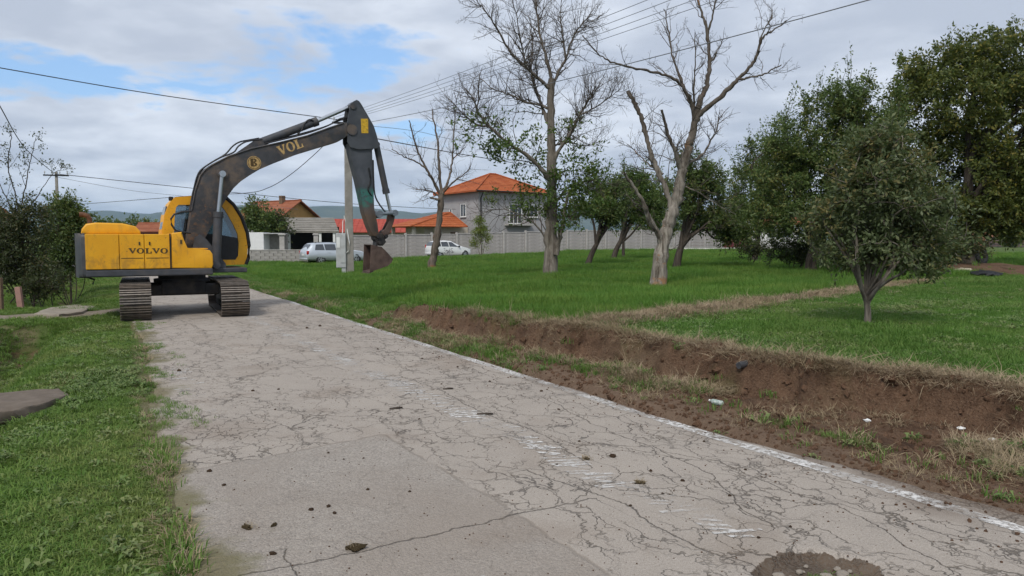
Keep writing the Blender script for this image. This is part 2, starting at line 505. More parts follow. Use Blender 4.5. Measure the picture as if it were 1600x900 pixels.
# newer, coarser patch of asphalt
def band(v, a, b, soft):
    return g.math('MULTIPLY', g.rng(v, a - soft, a + soft), g.rng(v, b - soft, b + soft, 1.0, 0.0))
wobble = g.math('MULTIPLY', g.math('SUBTRACT', nB, 0.5), 0.55)
pf = g.attr('patch').outputs['Fac']
wobble = g.math('ADD', wobble, g.math('MULTIPLY', g.math('SUBTRACT', nA, 0.5), 0.8))
pmask = g.rng(g.math('ADD', pf, g.math('MULTIPLY', wobble, 0.22)), 0.0, 0.03)
vor_p = g.n('ShaderNodeTexVoronoi', {'Vector': st, 'Scale': 75.0}, feature='F1')
pcol = g.mix(vor_p.outputs['Color'], (0.205, 0.182, 0.158), (0.40, 0.356, 0.308))
pcol = g.mix(g.rng(nA, 0.46, 0.64, 0, 0.6), pcol, (0.180, 0.140, 0.108))
pcol = g.mix(g.rng(nD, 0.5, 0.75, 0, 0.6), pcol, (0.075, 0.070, 0.065))
base = g.mix(g.math('MULTIPLY', pmask, g.rng(nA, 0.3, 0.65, 1.0, 0.55)), base, pcol)
# cracks
warp = g.vmath('SCALE', g.vmath('SUBTRACT', g.noise(st, 2.6, 4, 0.6).outputs['Color'], (0.5, 0.5, 0.5)), scale=0.42)
stw = g.vmath('ADD', st, warp)
warp2 = g.vmath('SCALE', g.vmath('SUBTRACT', g.noise(st, 9.0, 3, 0.6).outputs['Color'], (0.5, 0.5, 0.5)), scale=0.12)
stw = g.vmath('ADD', stw, warp2)
def crack(scale, width, stretch, vec=stw):
    vv = g.vmath('MULTIPLY', vec, stretch)
    v = g.n('ShaderNodeTexVoronoi', {'Vector': vv, 'Scale': scale, 'Randomness': 1.0}, feature='DISTANCE_TO_EDGE')
    return g.rng(v.outputs[0], width * 0.25, width, 1.0, 0.0)
zoneN = g.noise(g.vmath('ADD', st, (3.1, 8.7, 0)), 0.42, 3).outputs[0]
zfine = g.noise(g.vmath('ADD', st, (13.1, 2.7, 0)), 1.6, 3).outputs[0]
cr_right = g.rng(tt, -2.6, -1.2)                        # the right lane is the more broken one
cr_left = g.math('MULTIPLY', g.rng(tt, -2.7, -3.6), g.rng(s_, 5.6, 6.6))
c1 = g.math('MULTIPLY', crack(1.75, 0.0135, (1.35, 0.72, 1)), g.rng(g.math('ADD', zoneN, g.math('MULTIPLY', g.math('MAXIMUM', cr_right, cr_left), 0.16)), 0.47, 0.60))
c2 = g.math('MULTIPLY', crack(5.0, 0.028, (1, 0.7, 1)), g.rng(g.math('ADD', zfine, g.math('MULTIPLY', g.math('MAXIMUM', cr_left, g.math('MULTIPLY', cr_right, 0.5)), 0.15)), 0.50, 0.60))
c3 = g.math('MULTIPLY', crack(0.62, 0.0065, (1.9, 0.55, 1)), g.rng(zfine, 0.36, 0.46))
crk = g.math('MAXIMUM', g.math('MAXIMUM', c1, g.math('MULTIPLY', c2, 0.85)), c3)
brk = g.math('MULTIPLY', g.rng(nC, 0.28, 0.46, 0.35, 1.0), g.rng(g.noise(g.vmath('ADD', st, (2.0, 6.0, 0)), 2.2, 3, 0.6).outputs[0], 0.34, 0.52, 0.25, 1.0))
crk = g.math('MULTIPLY', crk, brk)
crk = g.math('MULTIPLY', crk, g.math('SUBTRACT', 1.0, g.math('MULTIPLY', pmask, 0.8)))
# seams round the patch
seam = g.rng(g.math('ABSOLUTE', g.math('ADD', pf, g.math('MULTIPLY', wobble, 0.22))), 0.006, 0.022, 1.0, 0.0)
seam = g.math('MULTIPLY', seam, g.rng(nB, 0.36, 0.5))
crk = g.math('MAXIMUM', crk, g.math('MULTIPLY', seam, 0.5))
wl = g.math('ADD', g.math('MULTIPLY', g.math('SUBTRACT', nB, 0.5), 0.16), g.math('MULTIPLY', g.math('SUBTRACT', g.noise(st, 13.0, 4, 0.6).outputs[0], 0.5), 0.05))
for k_ in range(6):                                      # the long cracks that cross the foreground
    dk_ = g.math('ABSOLUTE', g.math('ADD', g.attr('crack%d' % k_).outputs['Fac'], wl))
    ln = g.math('MULTIPLY', g.rng(dk_, 0.002, (0.010, 0.007, 0.009, 0.007, 0.007, 0.007)[k_], 1.0, 0.0), g.rng(nC, 0.25, 0.42, 0.4, 1.0))
    crk = g.math('MAXIMUM', crk, ln)
dirtcrk = g.mix(g.rng(nB, 0.4, 0.62), (0.038, 0.032, 0.027), (0.085, 0.066, 0.045))
base = g.mix(g.math('MULTIPLY', crk, 0.72), base, dirtcrk)
# soil trodden in along the edges, moss at the left border
wet = g.noise(g.vmath('ADD', st, (5.0, 1.0, 0)), 1.5, 5, 0.62).outputs[0]
dr = g.math('ADD', g.rng(tt, -0.75, 0.22), g.math('MULTIPLY', g.math('SUBTRACT', wet, 0.5), 1.5))
dr = g.math('MULTIPLY', g.rng(dr, 0.55, 1.05), g.rng(nC, 0.25, 0.55))
base = g.mix(dr, base, (0.105, 0.074, 0.052))
lf = g.attr('edge').outputs['Fac']
dl = g.math('ADD', g.rng(lf, 0.75, 0.0), g.math('MULTIPLY', g.math('SUBTRACT', wet, 0.5), 2.2))
dl = g.rng(dl, 0.60, 0.92)
base = g.mix(g.math('MULTIPLY', dl, 0.85), base, g.mix(nB, (0.17, 0.135, 0.075), (0.11, 0.115, 0.045)))
# reddish dust near the bottom left and general staining
st2 = g.noise(g.vmath('ADD', st, (31.0, 11.0, 0)), 0.8, 4).outputs[0]
base = g.mix(g.rng(st2, 0.56, 0.72, 0, 0.42), base, (0.165, 0.120, 0.085))
pt = g.rng(g.math('ADD', g.attr('pothole').outputs['Fac'], g.math('MULTIPLY', g.math('SUBTRACT', g.noise(st, 22.0, 4, 0.65).outputs[0], 0.5), 0.22)), 0.985, 1.0, 1.0, 0.0)
potc = g.mix(g.rng(nB, 0.35, 0.65), (0.060, 0.040, 0.026), (0.125, 0.088, 0.060))
potc = g.mix(g.rng(nC, 0.4, 0.7), potc, (0.125, 0.104, 0.083))
base = g.mix(pt, base, potc)
h = g.math('ADD', g.math('MULTIPLY', nC, 0.25), g.math('MULTIPLY', nD, 0.2))
h = g.math('SUBTRACT', h, g.math('MULTIPLY', crk, 1.1))
h = g.math('ADD', h, g.math('MULTIPLY', g.math('MULTIPLY', vor_p.outputs['Distance'], pmask), -0.55))
g.out(g.bsdf(base, 0.88, g.bump(h, 0.8, 0.012), **{'Specular IOR Level': 0.25}))
me = fast_mesh('road', V, Fq, m_road, smooth=True)
a = me.attributes.new('st', 'FLOAT_VECTOR', 'POINT')
a.data.foreach_set('vector', np.stack([ta, sa_, ta * 0], 1).astype(np.float32).ravel())
set_attr(me, 'edge', ta - LT.ravel())
set_attr(me, 'pothole', pd)
# patch outline, given as corners on the asphalt
pc = [at_z(*q)[:2] for q in ((262, 742), (600, 678), (795, 800), (955, 905), (1010, 1100), (300, 1500), (120, 1000))]
pst = np.array([to_st(*q)[::-1] for q in pc])
def poly_sdf(P, Q):
    d = np.full(len(P), 1e9); ins = np.zeros(len(P), bool)
    for a_, b_ in zip(Q, np.roll(Q, -1, axis=0)):
        e = b_ - a_; v = P - a_
        k_ = np.clip((v @ e) / (e @ e), 0, 1)
        d = np.minimum(d, np.hypot(*(v - k_[:, None] * e).T))
        c_ = ((a_[1] <= P[:, 1]) != (b_[1] <= P[:, 1])) & (P[:, 0] < a_[0] + (P[:, 1] - a_[1]) / (e[1] + 1e-12) * e[0])
        ins ^= c_
    return np.where(ins, d, -d)
set_attr(me, 'patch', poly_sdf(np.stack([ta, sa_], 1), pst))
def line_sdf(P, Q):
    d = np.full(len(P), 9.0); m = len(Q) - 1
    for i in range(m):
        e = Q[i + 1] - Q[i]; v = P - Q[i]
        k0 = (v @ e) / (e @ e); k_ = np.clip(k0, 0, 1)
        dd = np.hypot(*(v - k_[:, None] * e).T)
        sg = np.sign(e[0] * v[:, 1] - e[1] * v[:, 0]); sg[sg == 0] = 1
        end = ((i == 0) & (k0 < 0)) | ((i == m - 1) & (k0 > 1))
        val = np.where(end, dd + 0.03, dd * sg)
        d = np.where(np.abs(val) < np.abs(d), val, d)
    return d
for k_, cr in enumerate(([(371, 902), (454, 887), (579, 860), (726, 825), (800, 807), (930, 780)], [(447, 858), (452, 880), (464, 905)], [(820, 735), (900, 765), (975, 787), (1015, 820), (1060, 842), (1100, 860), (1180, 887), (1215, 930)],
                         [(845, 620), (950, 675), (1035, 707), (1115, 745), (1150, 790), (1215, 830)], [(1035, 707), (1120, 722), (1230, 770), (1330, 800), (1420, 860), (1500, 900)], [(620, 585), (690, 612), (760, 650), (850, 680), (930, 735)])):
    set_attr(me, 'crack%d' % k_, line_sdf(np.stack([ta, sa_], 1), np.array([to_st(*at_z(*q_)[:2])[::-1] for q_ in cr])))
road = tag(mesh_obj('road', me), kind='structure')
def road_z(X, Y):
    return float(0.012 * fbm(np.array([X * 0.5]), np.array([Y * 0.5]), 91, 3)[0] + 0.004 * fbm(np.array([X * 3]), np.array([Y * 3]), 92, 2)[0] + 0.006)

# worn paint: many thin strokes left of a centre line, and a broken edge line
m_paint, g = new_mat('worn white road paint')
pos = g.n('ShaderNodeNewGeometry').outputs['Position']
f_ = g.rng(g.noise(pos, 26, 5, 0.7).outputs[0], 0.40, 0.56)
f2 = g.rng(g.noise(pos, 1.3, 4, 0.6).outputs[0], 0.38, 0.58, 0.10, 1.0)
al = g.math('MULTIPLY', f_, f2)
tr = g.n('ShaderNodeBsdfTransparent')
bs = g.bsdf((0.60, 0.58, 0.55), 0.8)
mx = g.n('ShaderNodeMixShader', {0: al, 1: tr, 2: bs})
g.out(mx)
def stripes(name, quads):
    V = []; Fq = []
    for q in quads:
        b = len(V)
        for (s0, t0) in q:
            X, Y = to_xy(s0, t0)
            V.append((X, Y, road_z(X, Y) + 0.004))
        Fq.append((b, b + 1, b + 2, b + 3))
    me = fast_mesh(name, np.array(V), np.array(Fq), m_paint)
    return mesh_obj(name, me, road)
rnd = random.Random(4)
cpx = [(450, 525), (575, 580), (700, 635), (800, 680), (900, 735), (1000, 770), (1160, 840)]
cst = [to_st(*at_z(*q)[:2]) for q in cpx]
cs_ = np.array(sorted(cst)).T
quads = []
s0 = cs_[0][0]
while s0 < 24:
    tcen = np.interp(s0, cs_[0], cs_[1]) if s0 < cs_[0][-1] else cs_[1][-1]
    keep = 0.5 + 0.5 * fbm(np.array([s0 * 0.9]), np.array([0.0]), 97, 3)[0]
    if rnd.random() < 0.55 + 0.6 * keep:
        hw = rnd.uniform(0.05, 0.17); dt = rnd.uniform(-0.05, 0.05); w_ = rnd.uniform(0.012, 0.03); sk = rnd.uniform(0.03, 0.07)
        quads.append(((s0 - w_ + sk, tcen + dt - hw), (s0 - w_ - sk, tcen + dt + hw), (s0 + w_ - sk, tcen + dt + hw), (s0 + w_ + sk, tcen + dt - hw)))
    s0 += rnd.uniform(0.05, 0.085)
stripes('centre_line', quads)
quads = []
s0 = -2.0
def line_t(s):
    return -0.10 + 0.10 * (1 - sstep(s, 3.5, 8.0))
while s0 < 26:
    l_ = rnd.uniform(0.15, 0.3)
    hw = 0.055 + 0.02 * rnd.random()
    a0, a1 = line_t(s0), line_t(s0 + l_)
    quads.append(((s0, a0 - hw), (s0, a0 + hw), (s0 + l_, a1 + hw), (s0 + l_, a1 - hw)))
    s0 += l_
stripes('edge_line', quads)
quads = []
for k in range(60):
    s0 = rnd.choice([rnd.uniform(10.5, 13.5), rnd.uniform(3.8, 6)])
    t0 = left_edge(s0) + (0.45 if s0 > 8 else 1.2) + rnd.uniform(-0.12, 0.12)
    hw = rnd.uniform(0.03, 0.10); w_ = rnd.uniform(0.006, 0.02)
    quads.append(((s0 - w_, t0 - hw), (s0 - w_, t0 + hw), (s0 + w_, t0 + hw), (s0 + w_, t0 - hw)))
stripes('lane_marking', quads)
# ------------------------------------------------------------------ shared materials
def simple(name, col, rough=0.6, var=0.25, scale=8.0, metal=0.0, bump=0.15, spec=0.4, dirt=None, dirt_amt=0.4, dscale=2.5):
    m, g = new_mat(name)
    pos = g.n('ShaderNodeTexCoord').outputs['Object']
    n = g.noise(pos, scale, 5, 0.6).outputs[0]
    nf_ = g.noise(pos, scale * 7, 3, 0.6).outputs[0]
    dk = tuple(c_ * (1 - var) for c_ in col); lt = tuple(min(1, c_ * (1 + var * 0.6)) for c_ in col)
    c = g.mix(g.rng(n, 0.3, 0.7), dk, lt)
    if dirt:
        d = g.rng(g.noise(pos, dscale, 6, 0.65, 0.3).outputs[0], 0.48, 0.68, 0.0, dirt_amt)
        c = g.mix(d, c, dirt)
    g.out(g.bsdf(c, rough, g.bump(g.math('ADD', n, g.math('MULTIPLY', nf_, 0.4)), bump, 0.02), Metallic=metal, **{'Specular IOR Level': spec}))
    return m
m_yellow, g = new_mat('yellow machine paint')
pos = g.n('ShaderNodeTexCoord').outputs['Object']
n = g.noise(pos, 1.6, 5, 0.6).outputs[0]
n2 = g.noise(g.vmath('MULTIPLY', pos, (9, 9, 1.6)), 1.0, 5, 0.65).outputs[0]
n3 = g.noise(pos, 14, 5, 0.7).outputs[0]
c = g.mix(g.rng(n, 0.35, 0.7), (0.68, 0.315, 0.006), (0.76, 0.385, 0.010))
c = g.mix(g.rng(n2, 0.54, 0.76, 0, 0.5), c, (0.40, 0.20, 0.028))
c = g.mix(g.rng(n3, 0.62, 0.70, 0, 0.8), c, (0.15, 0.072, 0.03))
spz = g.n('ShaderNodeSeparateXYZ', {0: pos}).outputs[2]
gr = g.math('ADD', g.noise(g.vmath('MULTIPLY', pos, (3.5, 3.5, 2.2)), 1.0, 6, 0.68, 0.5).outputs[0], g.rng(spz, 1.55, 1.05, 0.0, 0.12))
c = g.mix(g.rng(gr, 0.58, 0.72, 0, 0.5), c, (0.22, 0.12, 0.032))
scr = g.noise(g.vmath('MULTIPLY', pos, (2.0, 2.0, 60)), 1.0, 3, 0.6).outputs[0]
c = g.mix(g.rng(scr, 0.68, 0.72, 0, 0.55), c, (0.12, 0.06, 0.02))
g.out(g.bsdf(c, g.rng(n3, 0.3, 0.7, 0.38, 0.6), g.bump(n, 0.08, 0.05), **{'Specular IOR Level': 0.45}))
m_boom, g = new_mat('worn dark grey machine paint')
pos = g.n('ShaderNodeTexCoord').outputs['Object']
n = g.noise(pos, 1.8, 6, 0.62, 0.4).outputs[0]
n3 = g.noise(pos, 9, 6, 0.7).outputs[0]
n4 = g.noise(g.vmath('ADD', pos, (4, 1, 3)), 3.2, 6, 0.66).outputs[0]
spz = g.n('ShaderNodeSeparateXYZ', {0: pos}).outputs[2]
c = g.mix(g.rng(n, 0.35, 0.7), (0.030, 0.031, 0.035), (0.060, 0.060, 0.065))
c = g.mix(g.rng(n4, 0.45, 0.66, 0, 0.75), c, (0.135, 0.100, 0.074))
c = g.mix(g.rng(g.math('ADD', n3, g.rng(spz, 3.2, 1.7, 0.0, 0.10)), 0.60, 0.72, 0, 0.75), c, (0.17, 0.095, 0.050))
g.out(g.bsdf(c, g.rng(n3, 0.3, 0.7, 0.42, 0.7), g.bump(n3, 0.15, 0.02), **{'Specular IOR Level': 0.4}))
m_dipper, g = new_mat('dark dipper paint with worn teal patch')
pos = g.n('ShaderNodeTexCoord').outputs['Object']
n = g.noise(pos, 2.2, 6, 0.62, 0.4).outputs[0]
n3 = g.noise(pos, 9, 6, 0.7).outputs[0]
spz = g.n('ShaderNodeSeparateXYZ', {0: pos}).outputs[2]
c = g.mix(g.rng(n, 0.35, 0.7), (0.035, 0.040, 0.048), (0.070, 0.076, 0.085))
zn = g.math('ADD', spz, g.math('MULTIPLY', g.math('SUBTRACT', n3, 0.5), 0.5))
tl1 = g.math('MULTIPLY', g.rng(zn, 2.58, 2.66), g.rng(zn, 3.02, 3.12, 1.0, 0.0))
tl1 = g.math('MULTIPLY', tl1, g.rng(n3, 0.43, 0.54, 0.15, 0.9))
c = g.mix(tl1, c, (0.030, 0.150, 0.120))
rs_ = g.math('MULTIPLY', g.rng(zn, 2.75, 2.3), g.rng(n, 0.3, 0.55, 0.4, 0.95))
c = g.mix(rs_, c, (0.115, 0.072, 0.045))
c = g.mix(g.rng(n3, 0.64, 0.74, 0, 0.6), c, (0.15, 0.09, 0.05))
g.out(g.bsdf(c, 0.55, g.bump(n3, 0.15, 0.02), **{'Specular IOR Level': 0.4}))
m_skirt = simple('dark grey machine frame', (0.055, 0.058, 0.066), 0.55, 0.3, 5, dirt=(0.12, 0.09, 0.06), dirt_amt=0.4)
m_black = simple('black rubber', (0.016, 0.016, 0.018), 0.55, 0.3, 12)
m_under = simple('black greasy undercarriage', (0.022, 0.021, 0.022), 0.7, 0.4, 6, dirt=(0.085, 0.065, 0.048), dirt_amt=0.6)
m_track = simple('worn steel track shoe', (0.085, 0.070, 0.058), 0.6, 0.4, 9, metal=0.25, dirt=(0.16, 0.125, 0.095), dirt_amt=0.75, dscale=5)
m_rust = simple('rusty bucket steel', (0.080, 0.050, 0.040), 0.75, 0.4, 6, dirt=(0.14, 0.10, 0.075), dirt_amt=0.6, dscale=3)
m_rustpipe = simple('rusted exhaust', (0.14, 0.065, 0.035), 0.8, 0.4, 14)
m_chrome = simple('chromed piston rod', (0.46, 0.48, 0.50), 0.28, 0.12, 4, metal=0.9, bump=0.03)
m_gold = simple('faded gold decal', (0.50, 0.33, 0.13), 0.6, 0.35, 20, dirt=(0.12, 0.09, 0.05), dirt_amt=0.6, dscale=14)
m_yplate = simple('yellow warning plate', (0.62, 0.38, 0.02), 0.55, 0.3, 22, dirt=(0.16, 0.11, 0.04), dirt_amt=0.6, dscale=16)
m_letter = simple('black lettering', (0.075, 0.045, 0.012), 0.6, 0.4, 20)
m_seat = simple('dark seat cloth', (0.03, 0.03, 0.034), 0.9, 0.2, 10)
m_link = simple('grey blue link steel', (0.14, 0.165, 0.19), 0.5, 0.3, 8)
m_concrete = simple('grey precast concrete', (0.345, 0.325, 0.30), 0.9, 0.25, 3.0, bump=0.35, spec=0.2, dirt=(0.19, 0.175, 0.155), dirt_amt=0.7, dscale=0.9)
m_post = simple('pale concrete post', (0.42, 0.40, 0.37), 0.9, 0.18, 3.0, bump=0.25, spec=0.2, dirt=(0.25, 0.23, 0.2), dirt_amt=0.6, dscale=1.3)
m_polec = simple('weathered pole concrete', (0.30, 0.28, 0.25), 0.9, 0.2, 2.5, bump=0.25, spec=0.2, dirt=(0.17, 0.155, 0.13), dirt_amt=0.7, dscale=1.1)
m_white = simple('white paint', (0.72, 0.72, 0.70), 0.6, 0.08, 3)
m_greymetal = simple('light grey cabinet steel', (0.44, 0.45, 0.45), 0.5, 0.12, 3, dirt=(0.28, 0.26, 0.23), dirt_amt=0.5)
m_cable = simple('black cable sheath', (0.03, 0.03, 0.033), 0.6, 0.2, 3)
m_wire = simple('aluminium wire', (0.16, 0.165, 0.175), 0.5, 0.2, 3, metal=0.3)
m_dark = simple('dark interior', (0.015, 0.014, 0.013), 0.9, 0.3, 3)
m_wood = simple('weathered timber', (0.16, 0.105, 0.065), 0.85, 0.3, 12)
m_glass, g = new_mat('window glass')
lw = g.n('ShaderNodeLayerWeight', {'Blend': 0.25})
gl = g.n('ShaderNodeBsdfGlossy', {'Color': (0.9, 0.93, 0.95, 1), 'Roughness': 0.03})
tr = g.n('ShaderNodeBsdfTransparent', {'Color': (0.62, 0.68, 0.70, 1)})
g.out(g.n('ShaderNodeMixShader', {0: g.rng(lw.outputs['Fresnel'], 0.0, 1.0, 0.10, 0.9), 1: tr, 2: gl}))
m_pane = simple('dark reflecting pane', (0.045, 0.052, 0.060), 0.08, 0.2, 2, bump=0.0, spec=0.8)
# ------------------------------------------------------------------ the excavator
E0 = np.array([-7.87, 17.62, 0.012])
PHI = math.radians(30)
EH = np.array([math.cos(PHI), math.sin(PHI), 0]); EN = np.array([-math.sin(PHI), math.cos(PHI), 0])
def ex(px, py, y):
    d = ray(px, py); O = np.array([0, 0, CAM_H])
    k = (y - (O - E0) @ EN) / (d @ EN)
    q = O + k * d - E0
    return (float(q @ EH), float(q[2]))
xz = lambda p, y: (p[0], y, p[1])
exc = thing('excavator', E0, 'yellow tracked excavator with dark boom raised to the right, straddling the road', 'excavator', rz=PHI)

# --- undercarriage, turned along the road
TA = math.radians(116.7) - PHI
RT_ = Matrix.Rotation(TA, 4, 'Z')            # local v (along the tracks) -> x of the rotated frame
def rt(v, u, z):                             # v along the track, u to its left
    return tuple(RT_ @ Vector((v, u, z)))
rot3 = RT_.to_3x3()
b = B()
b.box(rt(0, 0, 0.60), (1.15, 0.95, 0.30), rot3, 0.03)
for sv in (-1, 1):
    b.box(rt(sv * 0.42, 0, 0.56), (0.26, 1.55, 0.26), rot3, 0.03)
b.cyl((0, 0, 0.72), (0, 0, 0.80), 0.62, n=28)
b.obj('undercarriage_frame', m_under, exc)
B().cyl((0, 0, 0.80), (0, 0, 0.94), 0.52, n=32).obj('swing_ring', m_under, exc)
TL, TH, SW = 3.72, 0.76, 0.60
R_ = TH / 2
b = B()
b.box((0, 0, 0.011), (0.165, SW, 0.022))
for gx in (-0.055, 0.0, 0.055):
    b.box((gx, 0, 0.034), (0.016, SW, 0.026))
shoe_me = b.mesh('track_shoe', m_track)
shoe_me.materials.append(simple('polished grouser edge', (0.30, 0.26, 0.22), 0.45, 0.35, 14, metal=0.4, dirt=(0.14, 0.11, 0.085), dirt_amt=0.6, dscale=7))
for f_ in shoe_me.polygons:
    f_.material_index = 1 if f_.center.z > 0.046 else 0
roller_me = B().cyl((0, -0.13, 0), (0, 0.13, 0), 0.085, n=14).mesh('roller', m_under)
straight = TL - TH
loop_len = 2 * straight + 2 * math.pi * (R_ - 0.03)
NSH = 48
for su in (-1, 1):
    u = su * 0.995
    b = B()
    b.box(rt(0, u, 0.36), (straight - 0.1, 0.26, 0.30), rot3, 0.03)
    for lo in (0.055, TH - 0.055):
        b.box(rt(0, u, lo), (straight, 0.20, 0.05), rot3)
    track = b.obj('track', m_under, exc)
    track['label'] = 'worn steel crawler track ' + ('at the roadside' if su > 0 else 'in the middle of the road')
    wheel = B()
    for nm, v in (('sprocket', -straight / 2), ('idler', straight / 2)):
        b = B().cyl(rt(v, u - 0.12, R_), rt(v, u + 0.12, R_), R_ - 0.055, n=24)
        b.cyl(rt(v, u - 0.17, R_), rt(v, u + 0.17, R_), 0.12, n=16)
        b.obj(nm, m_under, track, smooth=40)
    for k in range(7):
        o = mesh_obj('roller', roller_me, track, rt(-straight / 2 + 0.35 + k * (straight - 0.7) / 6, u, 0.14))
        o.rotation_euler = (0, 0, TA)
    for k in range(NSH):
        q = k / NSH * loop_len
        rr = R_ - 0.03
        if q < straight:
            v, z, ang = straight / 2 - q, 0.048, math.pi
        elif q < straight + math.pi * rr:
            a_ = (q - straight) / rr
            v, z, ang = -straight / 2 - rr * math.sin(a_), R_ - rr * math.cos(a_), math.pi + a_
        elif q < 2 * straight + math.pi * rr:
            v, z, ang = -straight / 2 + (q - straight - math.pi * rr), TH - 0.03, 0.0
        else:
            a_ = (q - 2 * straight - math.pi * rr) / rr
            v, z, ang = straight / 2 + rr * math.sin(a_), R_ + rr * math.cos(a_), a_
        o = mesh_obj('track_shoe', shoe_me, track)
        M_ = RT_ @ Matrix.Translation((v, u, z)) @ Matrix.Rotation(ang, 4, 'Y')
        o.matrix_local = M_
b_ = None

# --- house of the machine
YS = -1.21
xr, _ = ex(133, 400, YS)
xf, _ = ex(333, 420, YS)
zb0, zb1 = 0.915, 1.075
ztop = ex(133, 365, YS)[1]
b = B()
b.box(((xr + xf) / 2, 0, (zb0 + zb1) / 2), (xf - xr, 2.42, zb1 - zb0), None, 0.03)
b.box(((xf + 1.45) / 2 - 0.02, 0.42, 0.98), (1.45 - xf, 1.5, 0.11), None, 0.02)
b.obj('deck_frame', m_skirt, exc)
out = [(xr + 0.02, -1.2)]
for k in range(13):
    a_ = -1 + 2 * k / 12
    out.append((xr - 0.02 - 0.17 * math.sqrt(max(0, 1 - 0.94 * a_ * a_)) , a_ * 1.17))
out.append((xr + 0.02, 1.2))
b = B()
b.prism(out, 0.90, ztop + 0.01, lambda p, h_: (p[0], p[1], h_), 0.10, 4)
cw = b.obj('counterweight', m_skirt, exc, smooth=40)
b = B()
xh1, _ = ex(266, 400, YS)
b.box(((xr + xh1) / 2 + 0.02, 0, (zb1 + ztop) / 2 - 0.005), (xh1 - xr - 0.02, 2.34, ztop - zb1 - 0.01), None, 0.02)
b.obj('engine_house', m_yellow, exc)
doors = []
for (p0, p1) in ((133.5, 186.3), (187.2, 225.6), (226.4, 265.6)):
    x0, _ = ex(p0, 400, YS - 0.01); x1, _ = ex(p1, 400, YS - 0.01)
    b = B().box(((x0 + x1) / 2, -1.20, (zb1 + ztop) / 2), (x1 - x0, 0.05, ztop - zb1 - 0.012), None, 0.012)
    d = b.obj('engine_door', m_yellow, exc)
    doors.append(d)
    if p0 > 180:
        B().box((x1 - 0.09 if p0 < 200 else x0 + 0.10, -1.232, zb1 + 0.56), (0.025, 0.02, 0.07)).obj('door_latch', m_black, d)
        B().box(((x0 + x1) / 2, -1.2275, zb1 + 0.24), (x1 - x0 - 0.05, 0.006, 0.012)).obj('panel_crease', m_letter, d)
# hood on top with louvre slots and exhaust
xa, _ = ex(126, 360, -0.6); xb, _ = ex(218, 360, -0.6)
zh = ex(170, 349, -0.2)[1]
b = B()
prof = [(xa, ztop - 0.01), (xa + 0.02, ztop + 0.10), (xa + 0.10, zh - 0.03), (xa + 0.28, zh), (xb - 0.35, zh - 0.01), (xb - 0.10, zh - 0.07), (xb, ztop + 0.06), (xb, ztop - 0.01)]
b.prism(prof, -0.95, 0.95, xz, 0.04, 3)
hood = b.obj('engine_hood', m_yellow, exc, smooth=40)
for k in range(7):
    B().box((xa + 0.55 + k * 0.07, -0.70, zh - 0.004), (0.03, 0.25, 0.012)).obj('louvre', m_letter, hood)
ep = [(xa + 0.18, 0.1, zh - 0.05), (xa + 0.18, 0.1, zh + 0.10), (xa + 0.14, 0.1, zh + 0.17), (xa + 0.05, 0.1, zh + 0.20), (xa - 0.02, 0.1, zh + 0.20)]
B().tube(ep, 0.055, 12).obj('exhaust_pipe', m_rustpipe, exc, smooth=50)
B().tube([(xr + 0.02, -1.0, 0.92), (xr + 0.16, -1.02, 0.86), (xr + 0.12, -1.02, 0.76)], 0.022, 6).obj('drain_hose', m_black, exc)
# tank and tool box with its steps, in front of the doors
T = lambda px, py: ex(px, py, YS)
tank = [T(268, 419), T(268, 364), T(284, 362.5), T(291.5, 389), T(318, 389.5), T(328, 391), T(332.5, 397), T(333.5, 413), T(331, 419.5)]
b = B().prism(tank, -1.21, -0.30, xz, 0.025, 3)
tk = b.obj('fuel_tank', m_yellow, exc, smooth=40)
x0, z0 = T(283, 378)
B().box((x0, -1.212, z0), (0.04, 0.012, 0.09)).obj('tank_label', m_letter, tk)
x0, z0 = T(318, 389.5)
B().box((x0 - 0.10, -0.72, z0 + 0.012), (0.42, 0.7, 0.02), None, 0.004).obj('step_plate', m_yellow, tk)
x0, z0 = T(267, 392)
B().box((x0 - 0.006, -1.19, z0), (0.028, 0.04, 0.76)).obj('dark_gap_strip', m_black, exc)  # black strip stands in for the dark gap between doors and tank
hr = [ex(*q, -0.42) for q in ((299, 330), (284, 331), (272, 335), (267, 342), (268, 351), (274, 360), (286, 363), (298, 364))]
B().tube([(p[0], -0.42, p[1]) for p in hr], 0.022, 8).obj('handrail', m_black, exc, smooth=50)

# --- cab
YN, YF = 0.30, 1.24
C_ = lambda px, py: ex(px, py, YN)
outer = [C_(*q) for q in ((253, 362), (257, 336), (265, 317), (274, 308), (301, 306), (351, 309), (363, 320), (375, 339), (384, 363), (387, 384), (386, 403), (382, 413), (320, 416), (253, 416))]
inner = [C_(*q) for q in ((272, 362), (273, 338), (275, 324), (279, 320), (301, 320), (346, 322), (352, 329), (363, 348), (371, 365), (373, 380), (372, 400), (368, 406), (320, 406), (272, 404))]
def ring(b, A, I, y0, y1):
    n = len(A)
    for k in range(n):
        j = (k + 1) % n
        P = [(A[k], y0), (A[j], y0), (I[j], y0), (I[k], y0)]
        Q = [(A[k], y1), (A[j], y1), (I[j], y1), (I[k], y1)]
        b.quad([xz(*p) for p in P]); b.quad([xz(*p) for p in reversed(Q)])
        b.quad([xz(A[k], y0), xz(A[k], y1), xz(A[j], y1), xz(A[j], y0)])
        b.quad([xz(I[k], y0), xz(I[j], y0), xz(I[j], y1), xz(I[k], y1)])
b = B()
ring(b, outer, inner, YN, YN + 0.08)
ring(b, outer, inner, YF - 0.08, YF)
for k in (0, 1, 2, 3, 4, 5, 12, 13):                    # roof, back and floor sheets
    j = (k + 1) % len(outer)
    b.quad([xz(outer[k], YN + 0.07), xz(outer[j], YN + 0.07), xz(outer[j], YF - 0.07), xz(outer[k], YF - 0.07)])
